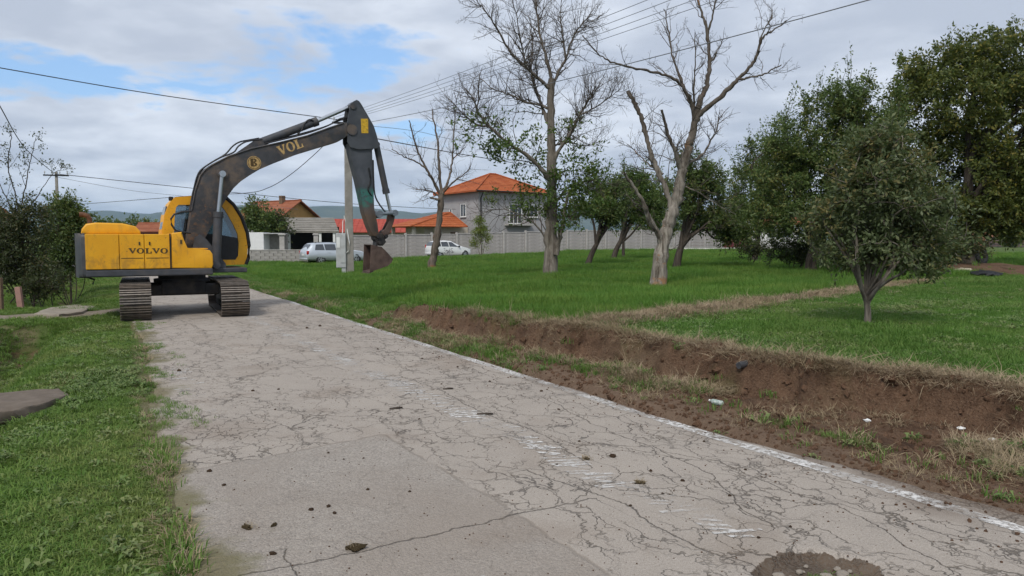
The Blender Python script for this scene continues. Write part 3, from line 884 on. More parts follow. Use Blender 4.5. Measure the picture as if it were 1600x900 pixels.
bmesh.ops.remove_doubles(b.bm, verts=b.bm.verts, dist=0.0005)
cab = b.obj('cab', m_yellow, exc, smooth=35)
def poly_part(name, pts, y, mat, parent, th=0.012):
    return B().prism(pts, y, y + th, xz).obj(name, mat, parent)
poly_part('side_window', inner, YN + 0.035, m_glass, cab)
poly_part('door_window', inner, YF - 0.05, m_glass, cab)
for y in (YN + 0.015, YF - 0.06):
    poly_part('lower_panel', [C_(*q) for q in ((272, 366), (340, 366), (371.5, 372), (372.5, 399), (368, 405.5), (320, 405.5), (272.5, 403.5))], y, m_black, cab, 0.03)
    poly_part('window_post', [C_(*q) for q in ((303, 319), (310, 319), (310, 368), (303, 368))], y + 0.003, m_black, cab, 0.04)
fr_ = [outer[k] for k in range(5, 12)]
b = B()
for k in range(len(fr_) - 1):
    b.quad([xz(fr_[k], YN + 0.05), xz(fr_[k + 1], YN + 0.05), xz(fr_[k + 1], YF - 0.05), xz(fr_[k], YF - 0.05)])
b.obj('windscreen', m_glass, cab)
for y in (YN + 0.01, YF - 0.01):
    B().tube([(p[0] + 0.035, y, p[1]) for p in fr_], 0.045, 8).obj('windscreen_seal', m_black, cab, smooth=60)
rear_in = [C_(*q) for q in ((253, 358), (257, 336), (264, 320))]
zc0, zc1 = C_(260, 358)[1], C_(260, 322)[1]
B().prism([(C_(254.5, 350)[0] - 0.02, zc0), (C_(262, 322)[0] - 0.03, zc1)][0:1] + [(C_(262, 322)[0] - 0.03, zc1), (C_(262, 322)[0] + 0.0, zc1), (C_(254.5, 350)[0] + 0.02, zc0)], YN + 0.14, YF - 0.14, xz).obj('rear_window', m_pane, cab)
xs, zs = C_(312, 392)
b = B().box((xs, 0.78, zs), (0.5, 0.5, 0.16), None, 0.04).box((xs - 0.22, 0.78, zs + 0.42), (0.14, 0.48, 0.75), Matrix.Rotation(-0.15, 3, 'Y'), 0.05)
b.obj('seat', m_seat, cab, smooth=40)
xs, zs = C_(268, 310)
B().box((xs, 0.45, zs + 0.0), (0.10, 0.10, 0.10), None, 0.02).obj('work_lamp', m_black, cab)

# --- boom
YB = 0.21
Bp = lambda px, py: ex(px, py, -YB)
up = [(290, 386), (293, 372), (296, 350), (299.5, 327), (305, 297), (313, 273), (321, 263.5), (331, 256.5), (357, 243), (393, 231), (437, 221.5), (480, 211), (513, 199), (537, 191), (548, 192)]
lo = [(551, 200), (547, 208), (538, 216), (527, 222), (493, 232), (467, 240), (427, 255.5), (405, 265), (390, 274), (376, 283.5), (365, 294), (356, 305), (349, 318), (341, 334), (332, 350), (321, 371), (313, 386), (306, 391), (296, 391)]
outl = [Bp(*q) for q in up + lo]
b = B().prism(outl, -YB, YB, xz, 0.012, 2)
boom = b.obj('boom', m_boom, exc, smooth=35)
# welded edge flanges and pivot bosses
for y in (-YB - 0.004, YB + 0.004):
    pv = Bp(347, 271)
    B().cyl((pv[0], y - 0.035, pv[1]), (pv[0], y + 0.035, pv[1]), 0.13, n=20).obj('pivot_boss', m_boom, boom, smooth=40)
    B().tube([(ex(*q, -YB)[0], y, ex(*q, -YB)[1] - 0.02) for q in up[3:-1]], 0.022, 6).obj('edge_flange', m_boom, boom, smooth=60)
b = B()
for sy in (-0.30, 0.24):
    b.prism([Bp(300, 392), Bp(303, 372), Bp(312, 366), Bp(322, 374), Bp(352, 412), Bp(352, 421), Bp(290, 421)], sy, sy + 0.05, xz)
b.obj('boom_bracket', m_skirt, exc)
def ram(name, a0, a1, a2, y, rb, rr, parent=exc, hose=True, rodmat=None):
    """barrel from a0 to a1, rod from a1 to a2 (pixels, in the plane y)"""
    A, M1, Z = [Vector((ex(*q, y)[0], y, ex(*q, y)[1])) for q in (a0, a1, a2)]
    b = B().cyl(A, M1, rb, n=18)
    dd = (M1 - A).normalized()
    b.cyl(M1 - dd * 0.10, M1 + dd * 0.03, rb * 1.15, n=18)
    b.cyl(A + Vector((0, -rb * 1.1, 0)), A + Vector((0, rb * 1.1, 0)), rb * 0.85, n=14)
    o = b.obj(name, m_skirt, parent, smooth=40)
    r = B().cyl(M1, Z, rr, n=14).cyl(Z + Vector((0, -rb, 0)), Z + Vector((0, rb, 0)), rr * 1.5, n=14)
    r.obj('piston_rod', rodmat or m_chrome, o, smooth=40)
    return o
ram('boom_cylinder', (337.5, 414), (341, 333), (347, 272), -YB - 0.11, 0.105, 0.05)
ram('boom_cylinder', (337.5, 412), (341, 333), (347, 272), YB + 0.11, 0.105, 0.05)
ram('arm_cylinder', (403, 224), (494, 190), (549, 166), 0.0, 0.10, 0.05)
b = B()
for sy in (-0.13, 0.09):
    b.prism([ex(*q, 0) for q in ((366, 241), (398, 219), (408, 218), (412, 227), (420, 226))], sy, sy + 0.04, xz)
b.obj('cylinder_bracket', m_boom, boom)
# --- dipper
DP = lambda px, py: ex(px, py, -0.20)
head = [DP(*q) for q in ((542, 192), (545, 178), (547, 165), (552, 158.5), (557, 156), (561, 158), (564, 162), (573, 177.5), (584, 197), (589, 213), (592.5, 228), (590, 231.5), (582, 232.5), (560, 233.5), (547, 230), (543, 222))]
dip = B().prism([DP(*q) for q in ((546, 224), (560, 215), (581, 224), (582.5, 232), (583, 262), (585, 327), (591, 352), (593, 366), (590, 370), (583, 368), (577, 353), (570, 332), (560, 285), (548, 237))], -0.16, 0.16, xz, 0.012).obj('dipper', m_dipper, exc, smooth=35)
dh = B()
for sy in (-0.21, 0.17):
    dh.prism(head, sy, sy + 0.04, xz)
dh.prism([DP(*q) for q in ((561, 160), (573, 179), (584, 199), (591, 229), (583, 230), (566, 228), (562, 205), (556, 175), (556, 160))], -0.165, 0.165, xz)
dhead = dh.obj('dipper_head', m_dipper, exc)
for q, r_ in (((549.5, 203), 0.14), ((551, 166), 0.08)):
    p = DP(*q)
    B().cyl((p[0], -0.24, p[1]), (p[0], 0.24, p[1]), r_, n=18).obj('pivot_pin', m_boom, dhead, smooth=40)
pl = [ex(*q, -0.215) for q in ((564, 185.5), (575, 185.5), (575.6, 208), (564.8, 208))]
poly_part('warning_plate', pl, -0.218, m_yplate, dhead, 0.006)
ram('bucket_cylinder', (588, 226), (603.5, 301), (610.5, 333), 0.0, 0.085, 0.045)
A, Z = ex(589, 335, 0), ex(613, 333, 0)
b = B()
for y in (-0.19, 0.19):
    b.cyl((A[0], y, A[1]), (Z[0], y, Z[1]), 0.045, n=10)
b.cyl((A[0], -0.23, A[1]), (A[0], 0.23, A[1]), 0.10, n=14)
b.cyl((Z[0], -0.23, Z[1]), (Z[0], 0.23, Z[1]), 0.085, n=14)
b.obj('bucket_link', m_link, exc, smooth=40)
b = B()
for y in (-0.13, 0.08):
    b.prism([ex(*q, 0) for q in ((608, 332), (615, 333), (613, 346), (606, 366), (600, 369), (595, 365), (600, 357), (606, 345))], y, y + 0.05, xz)
b.cyl((ex(600, 364, 0)[0], -0.16, ex(600, 364, 0)[1]), (ex(600, 364, 0)[0], 0.16, ex(600, 364, 0)[1]), 0.09, n=14)
b.obj('rocker_link', m_rust, exc, smooth=40)
b = B()
b.prism([ex(*q, 0) for q in ((582, 366), (593, 364), (604, 367), (603, 372), (598, 374), (601, 378), (596, 384), (584, 384), (586, 377), (582, 373))], -0.13, 0.13, xz, 0.01)
for q in ((587, 369), (600, 369), (590, 379)):
    p = ex(*q, 0); b.cyl((p[0], -0.2, p[1]), (p[0], 0.2, p[1]), 0.05, n=12)
b.obj('quick_coupler', m_under, exc)
bpx = [(579, 382), (596, 386), (604, 394), (613.5, 405), (611, 410), (605, 415.5), (592, 420), (577, 425)]
bp = [ex(*q, -0.25) for q in bpx]
b = B()
mid = (np.mean([p[0] for p in bp]), np.mean([p[1] for p in bp]))
for sy in (-0.29, 0.27):
    b.prism(bp, sy, sy + 0.02, xz)
for k in range(len(bp) - 1):                             # curved shell: top, back and floor; the mouth stays open
    p, q = bp[k], bp[k + 1]
    d = Vector((mid[0] - (p[0] + q[0]) / 2, mid[1] - (p[1] + q[1]) / 2)).normalized() * 0.02
    b.prism([p, q, (q[0] + d.x, q[1] + d.y), (p[0] + d.x, p[1] + d.y)], -0.285, 0.285, xz)
bucket = b.obj('bucket', m_rust, exc)
lip = ex(577, 425, -0.25)
for y in (-0.24, -0.08, 0.08, 0.24):
    B().prism([(lip[0] + 0.10, lip[1] + 0.05), (lip[0] + 0.10, lip[1] - 0.0), (lip[0] - 0.05, lip[1] - 0.04)], y - 0.035, y + 0.035, xz).obj('bucket_tooth', m_rust, bucket)
# --- hoses
hs = [
    [(-0.12, q) for q in ((298, 332), (302, 300), (310, 271), (324, 258), (345, 246), (365, 238), (372, 229), (383, 222), (398, 219), (410, 218))],
    [(0.05, q) for q in ((300, 325), (305, 290), (315, 266), (332, 253), (352, 241), (363, 229), (374, 222), (388, 219), (405, 216))],
    [(-0.10, q) for q in ((393, 229.5), (437, 219), (480, 208), (513, 196), (530, 186), (543, 185), (550, 196))],
    [(0.08, q) for q in ((393, 229), (440, 217), (485, 205), (510, 197), (528, 189), (540, 187), (552, 192))],
    [(-0.10, q) for q in ((471, 205), (476, 193), (483, 187), (490, 189))],
    [(-0.17, q) for q in ((583, 250), (584, 285), (586, 305), (592, 318), (601, 330), (606, 336))],
    [(-0.17, q) for q in ((576, 262), (579, 282), (575, 296), (581, 306))],
    [(-0.05, q) for q in ((462, 213), (470, 204), (473, 199))],
]
for path in hs:
    P = [(ex(*q, y)[0], y, ex(*q, y)[1]) for y, q in path]
    Q = []
    for i in range(len(P) - 1):                          # Catmull-Rom
        p0, p1, p2, p3 = [Vector(P[max(0, min(len(P) - 1, i + o_))]) for o_ in (-1, 0, 1, 2)]
        for f_ in (0, 0.25, 0.5, 0.75):
            Q.append(0.5 * ((2 * p1) + (p2 - p0) * f_ + (2 * p0 - 5 * p1 + 4 * p2 - p3) * f_ ** 2 + (3 * p1 - p0 - 3 * p2 + p3) * f_ ** 3))
    Q.append(Vector(P[-1]))
    B().tube(Q, 0.021, 6).obj('hydraulic_hose', m_black, exc, smooth=60)

# --- lettering and emblem
def glyph(ch):
    if ch == 'V':
        return [[(0, 1), (.42, 1), (.42, .9), (.36, .9), (.58, .32), (.78, .9), (.72, .9), (.72, 1), (1.02, 1), (1.02, .9), (.96, .9), (.60, 0), (.46, 0), (.06, .9), (0, .9)]], 1.0
    if ch == 'L':
        return [[(0, 1), (.5, 1), (.5, .9), (.39, .9), (.39, .1), (.68, .1), (.76, .4), (.86, .4), (.86, 0), (0, 0), (0, .1), (.11, .1), (.11, .9), (0, .9)]], 0.84
    if ch == 'O':
        n = 24; R = []
        for k in range(n):
            a0, a1 = 2 * math.pi * k / n, 2 * math.pi * (k + 1) / n
            R.append([(.5 + .52 * math.cos(a0), .5 + .52 * math.sin(a0)), (.5 + .52 * math.cos(a1), .5 + .52 * math.sin(a1)),
                      (.5 + .25 * math.cos(a1), .5 + .42 * math.sin(a1)), (.5 + .25 * math.cos(a0), .5 + .42 * math.sin(a0))])
        return R, 1.04
    if ch == 'B':
        R = [[(0, 0), (.36, 0), (.36, 1), (0, 1)]]
        for cz, r_ in ((.26, .26), (.75, .25)):
            n = 10
            for k in range(n):
                a0, a1 = -math.pi / 2 + math.pi * k / n, -math.pi / 2 + math.pi * (k + 1) / n
                R.append([(.40 + r_ * 1.5 * math.cos(a0), cz + r_ * math.sin(a0)), (.40 + r_ * 1.5 * math.cos(a1), cz + r_ * math.sin(a1)),
                          (.38 + r_ * .55 * math.cos(a1), cz + r_ * .5 * math.sin(a1)), (.38 + r_ * .55 * math.cos(a0), cz + r_ * .5 * math.sin(a0))])
        return R, 0.8
def write(ch, org, dx, dz, y, mat, parent, th=0.004):
    b = B()
    for P in glyph(ch)[0]:
        pts = [(org[0] + dx[0] * u_ + dz[0] * v_, org[1] + dx[1] * u_ + dz[1] * v_) for u_, v_ in P]
        b.prism(pts, y - th, y, xz)
    return b.obj('letter', mat, parent)
ya = -1.2255
cur = 201.0
hpx = 8.2
for ch, door in zip('VOLVO', (1, 1, 2, 2, 2)):
    wd = 11.6 * glyph(ch)[1]
    o0, o1 = ex(cur, 396.0, ya), ex(cur + 11.6, 396.0, ya)
    write(ch, o0, (o1[0] - o0[0], 0), (0, ex(cur, 396.0 - hpx, ya)[1] - o0[1]), ya, m_letter, doors[door])
    cur += wd + 1.2
p0, p1 = Bp(437.5, 243.5), Bp(476, 229.0)
dirv = Vector((p1[0] - p0[0], p1[1] - p0[1])); L_ = dirv.length; dirv.normalize()
up_ = Vector((-dirv.y, dirv.x)); hgt = 0.235
cur = 0.0
for ch in 'VOL':
    wd = L_ / 3.0
    write(ch, (p0[0] + dirv.x * cur, p0[1] + dirv.y * cur), (dirv.x * wd * 0.94, dirv.y * wd * 0.94), (up_.x * hgt, up_.y * hgt), -YB - 0.002, m_gold, boom)
    cur += wd * 1.04
bc = Bp(397, 254.5); br = abs(Bp(408, 254.5)[0] - Bp(386, 254.5)[0]) / 2
yb_ = -YB - 0.002
poly_part('emblem_disc', [(bc[0] + br * math.cos(2 * math.pi * k / 28), bc[1] + br * math.sin(2 * math.pi * k / 28)) for k in range(28)], yb_ - 0.004, m_gold, boom, 0.004)
b = B()
n = 28
for k in range(n):
    a0, a1 = 2 * math.pi * k / n, 2 * math.pi * (k + 1) / n
    b.prism([(bc[0] + br * f_ * math.cos(a_), bc[1] + br * f_ * math.sin(a_)) for f_, a_ in ((.90, a0), (.90, a1), (.82, a1), (.82, a0))], yb_ - 0.007, yb_ - 0.0045, xz)
b.obj('emblem_ring', m_letter, boom)
write('B', (bc[0] - br * .46, bc[1] - br * .55), (br * 1.15, 0.08 * br), (-0.08 * br, br * 1.15), yb_ - 0.0045, m_letter, boom)
# ------------------------------------------------------------------ far hills
def hills():
    xs_ = np.linspace(-11000, 11000, 260); ys_ = np.linspace(5600, 9800, 46)
    X, Y = np.meshgrid(xs_, ys_)
    prof = sstep(Y, 5600, 7600) * (1 - sstep(Y, 8600, 9800))
    h = 305 + 140 * fbm(X / 1300, Y / 2600, 301, 5, 0.5) + 40 * fbm(X / 420, Y / 700, 305, 4)
    h = h * (0.85 + 0.15 * np.cos((X + 1500) / 3000))
    Z = -3 + prof * h
    V = np.stack([X.ravel(), Y.ravel(), Z.ravel()], 1)
    i = np.arange(X.size).reshape(X.shape)
    Fq = np.stack([i[:-1, :-1], i[:-1, 1:], i[1:, 1:], i[1:, :-1]], -1).reshape(-1, 4)
    m, g = new_mat('wooded hillside')
    pos = g.n('ShaderNodeNewGeometry').outputs['Position']
    n = g.noise(pos, 0.004, 6, 0.6).outputs[0]
    n2 = g.noise(pos, 0.02, 4, 0.6).outputs[0]
    c = g.mix(g.rng(n, 0.35, 0.65), (0.028, 0.045, 0.022), (0.075, 0.085, 0.040))
    c = g.mix(g.rng(n2, 0.4, 0.7, 0, 0.5), c, (0.03, 0.04, 0.02))
    g.out(g.bsdf(c, 0.95, g.bump(n2, 0.8, 20)))
    tag(mesh_obj('hills', fast_mesh('hills', V, Fq, m, True)), kind='structure')
hills()

# ------------------------------------------------------------------ street beyond the field
WD = np.array([0.823, 0.57, 0.0]); WD = WD / np.linalg.norm(WD); WP = np.array([-WD[1], WD[0], 0.0])
WA = np.array([-13.5, 65.0, 0.0])
def on_wall(sv, off=0.0, z=None):
    p = WA + WD * sv + WP * off
    return np.array([p[0], p[1], gz(p[0], p[1]) if z is None else z])
m_street = simple('grey street asphalt', (0.25, 0.24, 0.23), 0.9, 0.2, 1.5, bump=0.2, spec=0.2)
m_kerb = simple('pale kerb concrete', (0.50, 0.48, 0.44), 0.9, 0.15, 2, bump=0.2, spec=0.2)
def strip(name, s0, s1, o0, o1, dz, mat, n=60, thick=0.0):
    V = []
    for k in range(n + 1):
        sv = s0 + (s1 - s0) * k / n
        for o_ in (o0, o1):
            p = WA + WD * sv + WP * o_
            V.append((p[0], p[1], gz(p[0], p[1]) + dz))
    V = np.array(V); i = np.arange(n)
    Fq = [np.stack([2 * i, 2 * i + 1, 2 * i + 3, 2 * i + 2], 1)]
    if thick:
        W = V.copy(); W[:, 2] -= thick; b0 = len(V); V = np.concatenate([V, W])
        Fq += [np.stack([2 * i, 2 * i + 2, b0 + 2 * i + 2, b0 + 2 * i], 1), np.stack([2 * i + 1, b0 + 2 * i + 1, b0 + 2 * i + 3, 2 * i + 3], 1)]
    return tag(mesh_obj(name, fast_mesh(name, V, Fq, mat)), kind='structure')
strip('street', -45, 130, -5.6, -0.5, 0.03, m_street)
strip('kerb', -20, 130, -6.0, -5.55, 0.13, m_kerb, 80, 0.3)

# ------------------------------------------------------------------ precast concrete wall
wall = thing('concrete_wall', on_wall(4.6), 'long grey precast concrete wall with pale posts behind the two parked cars', 'wall')
W0 = on_wall(4.6)
BAY, ROWS, PH = 2.70, 6, 0.345
wrot = math.atan2(WD[1], WD[0])
panel_me = B().box((0, 0, PH / 2), (BAY - 0.12, 0.07, PH - 0.012), None, 0.012).mesh('wall_panel', m_concrete)
post_me = B().box((0, 0, 1.05), (0.17, 0.20, 2.4), None, 0.015).mesh('wall_post', m_post)
cap_me = B().box((0, 0, 0.035), (BAY - 0.01, 0.17, 0.07), None, 0.01).mesh('coping', m_post)
rr_ = random.Random(11)
for k in range(-2, 21):
    sv = 4.6 + k * BAY
    p = on_wall(sv)
    o = mesh_obj('wall_post', post_me, wall, p - W0); o.rotation_euler = (0, 0, wrot)
    if k == 20: break
    q = on_wall(sv + BAY / 2)
    q2 = on_wall(sv + BAY)
    tilt = math.atan2(q2[2] - p[2], BAY) * 0
    for r in range(ROWS):
        o = mesh_obj('wall_panel', panel_me, wall, q - W0 + np.array([0, 0, r * PH - 0.02]) + WP * rr_.uniform(-0.008, 0.008)); o.rotation_euler = (0, 0, wrot)
    o = mesh_obj('coping', cap_me, wall, q - W0 + np.array([0, 0, ROWS * PH - 0.02 + 0.003])); o.rotation_euler = (0, 0, wrot)

# low wall and gate posts left of it
lw0, lw1 = at_z(380, 412), at_z(489, 411.5)
lw0[2] = gz(lw0[0], lw0[1]); lw1[2] = gz(lw1[0], lw1[1])
low = thing('low_wall', lw0, 'low grey block wall between the excavator and the silver estate car', 'wall')
dl_ = (lw1 - lw0); Ll = np.linalg.norm(dl_); al_ = math.atan2(dl_[1], dl_[0])
bk = B().box((0, 0, 0.10), (0.592, 0.20, 0.194), None, 0.012).mesh('block', m_concrete)
nb = max(1, round(Ll / 0.6))
for r in range(5):
    for k in range(nb):
        f_ = (k + 0.5 + (0.5 if r % 2 else 0)) / nb
        if f_ > 1: continue
        o = mesh_obj('block', bk, low, dl_ * f_ + np.array([0, 0, r * 0.2 - 0.05])); o.rotation_euler = (0, 0, al_)
o = B().box((0, 0, 0), (Ll + 0.1, 0.26, 0.07), None, 0.01).obj('coping', m_post, low); o.location = dl_ / 2 + np.array([0, 0, 0.985]); o.rotation_euler = (0, 0, al_)
def gate_post(px, Y, h_, label):
    p = at_y(px, 400, Y); z = gz(p[0], p[1])
    t = thing('gate_post', (p[0], p[1], z), label, 'post', 'gate posts')
    t.rotation_euler = (0, 0, 0.3)
    B().box((0, 0, h_ / 2 - 0.1), (0.36, 0.36, h_ + 0.2), None, 0.02).obj('shaft', m_post, t)
    B().box((0, 0, h_ + 0.045), (0.52, 0.52, 0.09), None, 0.02).box((0, 0, h_ + 0.11), (0.42, 0.42, 0.06), None, 0.02).obj('cap', m_post, t)
gate_post(441, 54.6, 2.05, 'pale concrete gate post with cap left of the silver estate car')
gate_post(494, 62, 2.15, 'pale concrete gate post with cap behind the silver estate car')

# ------------------------------------------------------------------ houses
def roof_mat(name, c1, c2, sc=3.2):
    m, g = new_mat(name)
    pos = g.n('ShaderNodeTexCoord').outputs['Object']
    spz = g.n('ShaderNodeSeparateXYZ', {0: pos})
    n = g.noise(pos, 1.2, 5, 0.6).outputs[0]
    n2 = g.noise(pos, 9, 4, 0.6).outputs[0]
    c = g.mix(g.rng(n, 0.35, 0.65), c1, c2)
    c = g.mix(g.rng(n2, 0.45, 0.75, 0, 0.5), c, tuple(x * 0.55 for x in c1))
    wv = g.n('ShaderNodeTexWave', {'Vector': pos, 'Scale': sc, 'Distortion': 0.2}, bands_direction='Z')
    g.out(g.bsdf(c, 0.85, g.bump(g.math('ADD', wv.outputs['Fac'], n2), 0.6, 0.05), **{'Specular IOR Level': 0.2}))
    return m
m_orange = roof_mat('orange clay tiles', (0.34, 0.085, 0.030), (0.45, 0.135, 0.05))
m_redroof = roof_mat('red painted roof sheet', (0.34, 0.062, 0.045), (0.40, 0.085, 0.06), 1.0)
m_brownroof = roof_mat('weathered brown tiles', (0.26, 0.085, 0.045), (0.33, 0.13, 0.07))
m_greyroof = roof_mat('old grey roof boards', (0.20, 0.185, 0.16), (0.29, 0.27, 0.235), 1.6)
m_render = simple('grey house render', (0.36, 0.35, 0.35), 0.9, 0.08, 0.7, bump=0.15, spec=0.2)
m_cream = simple('cream render', (0.55, 0.50, 0.42), 0.9, 0.1, 0.8, bump=0.1, spec=0.2)
m_ochre = simple('ochre gable boards', (0.46, 0.27, 0.10), 0.85, 0.2, 2)
m_maroon = simple('maroon metal sheet', (0.14, 0.022, 0.028), 0.5, 0.2, 1)
m_whitewall = simple('off white render', (0.66, 0.65, 0.63), 0.9, 0.08, 0.8, bump=0.1, spec=0.2)
m_pink = simple('salmon render', (0.55, 0.27, 0.16), 0.9, 0.1, 0.8, bump=0.1, spec=0.2)

def hip_roof(name, x0, x1, y0, y1, ze, zr, over, mat, parent, th=0.16):
    """tiled hip roof built of courses that overlap like steps"""
    a = [x0 - over, x1 + over, y0 - over, y1 + over]
    lx, ly = a[1] - a[0], a[3] - a[2]
    half = min(lx, ly) / 2
    n = max(4, int(half / 0.36))
    b = B()
    for k in range(n):
        f0, f1 = k / n, (k + 1) / n
        z0 = ze + (zr - ze) * f0 + 0.045; z1 = ze + (zr - ze) * f1
        o0, o1 = half * f0, half * f1
        P = [(a[0] + o0, a[2] + o0, z0), (a[1] - o0, a[2] + o0, z0), (a[1] - o0, a[3] - o0, z0), (a[0] + o0, a[3] - o0, z0)]
        Q = [(a[0] + o1, a[2] + o1, z1), (a[1] - o1, a[2] + o1, z1), (a[1] - o1, a[3] - o1, z1), (a[0] + o1, a[3] - o1, z1)]
        Lw = [(p[0], p[1], p[2] - (0.05 if k else th)) for p in P]
        for i in range(4):
            j = (i + 1) % 4
            b.quad([P[i], P[j], Q[j], Q[i]])
            b.quad([Lw[i], Lw[j], P[j], P[i]])
    zz_ = ze + 0.045 - th
    b.quad([(a[0], a[2], zz_), (a[0], a[3], zz_), (a[1], a[3], zz_), (a[1], a[2], zz_)])
    ro = b.obj(name, mat, parent)
    rb = B()
    cs = [(a[0], a[2]), (a[1], a[2]), (a[1], a[3]), (a[0], a[3])]
    if lx >= ly:
        e = [(a[0] + half, (a[2] + a[3]) / 2), (a[1] - half, (a[2] + a[3]) / 2)]; pair = [0, 1, 1, 0]
    else:
        e = [((a[0] + a[1]) / 2, a[2] + half), ((a[0] + a[1]) / 2, a[3] - half)]; pair = [0, 0, 1, 1]
    for c_, i in zip(cs, pair):
        rb.tube([(c_[0], c_[1], ze + 0.07), (*e[i], zr + 0.05)], 0.09, 6)
    rb.tube([(*e[0], zr + 0.05), (*e[1], zr + 0.05)], 0.10, 6)
    rb.obj('ridge_tiles', mat, ro, smooth=60)
    return ro
def window(parent, c, u, w_, h_, nrm, bars=1):
    """window on a wall: c centre, u unit vector along the wall, nrm outward"""
    c, u, nrm = Vector(c), Vector(u), Vector(nrm)
    R = Matrix((u, nrm, Vector((0, 0, 1)))).transposed()
    t_ = 0.07
    b = B()
    for dx, dz, sx, sz in ((0, h_ / 2 - t_ / 2, w_, t_), (0, -h_ / 2 + t_ / 2, w_, t_), (-w_ / 2 + t_ / 2, 0, t_, h_ - 2 * t_), (w_ / 2 - t_ / 2, 0, t_, h_ - 2 * t_)):
        b.box(R @ Vector((dx, 0.035, dz)) + c, (sx, 0.07, sz), R)
    for k in range(bars):
        b.box(R @ Vector((-w_ / 2 + w_ * (k + 1) / (bars + 1), 0.03, 0)) + c, (0.06, 0.058, h_ - 2 * t_), R)
    fo = b.obj('window', m_white, parent)
    B().box(R @ Vector((0, 0.012, 0)) + c, (w_ - 0.1, 0.02, h_ - 0.1), R).obj('pane', m_pane, fo)
    B().box(R @ Vector((0, 0.07, -h_ / 2 - 0.035)) + c, (w_ + 0.16, 0.16, 0.06), R).obj('sill', m_white, fo)
    return fo
def frame_at(px, Y, z=None):
    p = at_y(px, 400, Y); return np.array([p[0], p[1], gz(p[0], p[1]) if z is None else z])

hp = frame_at(748, 76)
house = thing('grey_house', hp, 'two storey grey rendered house with orange tiled hip roof', 'house', rz=wrot)
HX, HY = 8.6, 7.8
HZ = 6.75 - hp[2]
B().box((HX / 2, HY / 2, HZ / 2 - 0.2), (HX, HY, HZ + 0.4)).obj('wall', m_render, house)
hip_roof('roof', 0, HX, 0, HY, HZ, HZ + 2.15, 0.65, m_orange, house)
B().box((HX / 2, HY / 2, HZ - 0.08), (HX + 1.1, HY + 1.1, 0.10)).obj('soffit', m_wood, house)
B().tube([(0.25, -0.62, HZ), (0.25, -0.3, HZ - 0.45), (0.25, -0.07, HZ - 0.7), (0.25, -0.07, 0.2)], 0.06, 8).obj('downpipe', m_black, house, smooth=60)
B().tube([(-0.66, -0.68, HZ - 0.02), (HX + 0.6, -0.68, HZ - 0.02)], 0.06, 8).obj('gutter', m_black, house, smooth=60)
window(house, (0, 3.0, 4.55), (0, -1, 0), 1.1, 1.35, (-1, 0, 0))
window(house, (0, 5.6, 4.55), (0, -1, 0), 0.5, 0.5, (-1, 0, 0), 0)
window(house, (4.6, 0, 4.2), (1, 0, 0), 1.6, 2.1, (0, -1, 0), 2)
window(house, (7.0, 0, 4.55), (1, 0, 0), 1.1, 1.35, (0, -1, 0))
window(house, (2.2, 0, 1.5), (1, 0, 0), 1.1, 1.3, (0, -1, 0))
b = B().box((4.9, -0.55, 3.02), (3.4, 1.1, 0.16), None, 0.01)
bal = b.obj('balcony', m_post, house)
for k in range(15):
    B().box((3.3 + k * 0.228, -1.05, 3.55), (0.03, 0.03, 0.9)).obj('baluster', m_wood, bal)
B().box((4.9, -1.05, 4.02), (3.4, 0.06, 0.05)).obj('railing', m_wood, bal)
# annex with its own hip roof
AX0, AX1, AY0, AY1 = -6.9, -0.01, 1.2, 6.2
ap = hp + WD * AX0 + WP * AY0
ann = thing('annex', ap, 'low porch annex with small orange hip roof left of the grey house', 'annex', rz=wrot)
lx, ly, az_ = AX1 - AX0, AY1 - AY0, 3.05 - hp[2]
B().box((lx * 0.62, ly / 2 + 0.4, az_ / 2 - 0.2), (lx * 0.74, ly - 0.8, az_ + 0.4)).obj('wall', m_cream, ann)
for k in range(3):
    B().box((0.2 + k * 0.0 + (0, 0, 2.4)[k], (0.2, ly - 0.2, 0.2)[k], az_ / 2 - 0.2), (0.3, 0.3, az_ + 0.4)).obj('column', m_cream, ann)
b = B()
rx = lx * 0.86; xe = lx - 1.0
FL, FR, BR, BL = (-0.5, -0.5, az_), (xe + 0.1, -0.5, az_), (xe + 0.1, ly + 0.5, az_), (-0.5, ly + 0.5, az_)
R0, R1 = (rx - 0.75, 1.6, az_ + 1.5), (rx - 0.75, ly - 0.6, az_ + 1.5)
for k in range(7):                                       # overlapping courses
    f0, f1 = k / 7, (k + 1) / 7
    L4 = lambda A, Z, f: tuple(A[i] + (Z[i] - A[i]) * f for i in range(3))
    cs = [(FL, R0), (FR, R0), (BR, R1), (BL, R1)]
    for i in range(4):
        (a, za), (c, zc) = cs[i], cs[(i + 1) % 4]
        p, q, r, t_ = L4(a, za, f0), L4(c, zc, f0), L4(c, zc, f1), L4(a, za, f1)
        b.quad([(p[0], p[1], p[2] + 0.04), (q[0], q[1], q[2] + 0.04), r, t_])
        b.quad([(p[0], p[1], p[2] - 0.02), (q[0], q[1], q[2] - 0.02), (q[0], q[1], q[2] + 0.04), (p[0], p[1], p[2] + 0.04)])
b.quad([(q[0], q[1], q[2] - 0.03) for q in (FL, BL, BR, FR)])
aro = b.obj('roof', m_orange, ann)
b = B()
for a, z_ in ((FL, R0), (FR, R0), (R0, R1)):
    b.tube([(a[0], a[1], a[2] + 0.03), (z_[0], z_[1], z_[2] + 0.03)], 0.08, 6)
b.obj('ridge_tiles', m_orange, aro)
window(ann, (3.2, 0.8, 1.7), (1, 0, 0), 1.0, 1.1, (0, -1, 0))
B().box((5.2, 0.78, 1.2), (0.95, 0.06, 2.1)).obj('door', m_wood, ann)
window(ann, (lx * 0.25, 3.2, 1.7), (0, -1, 0), 1.0, 1.1, (-1, 0, 0))

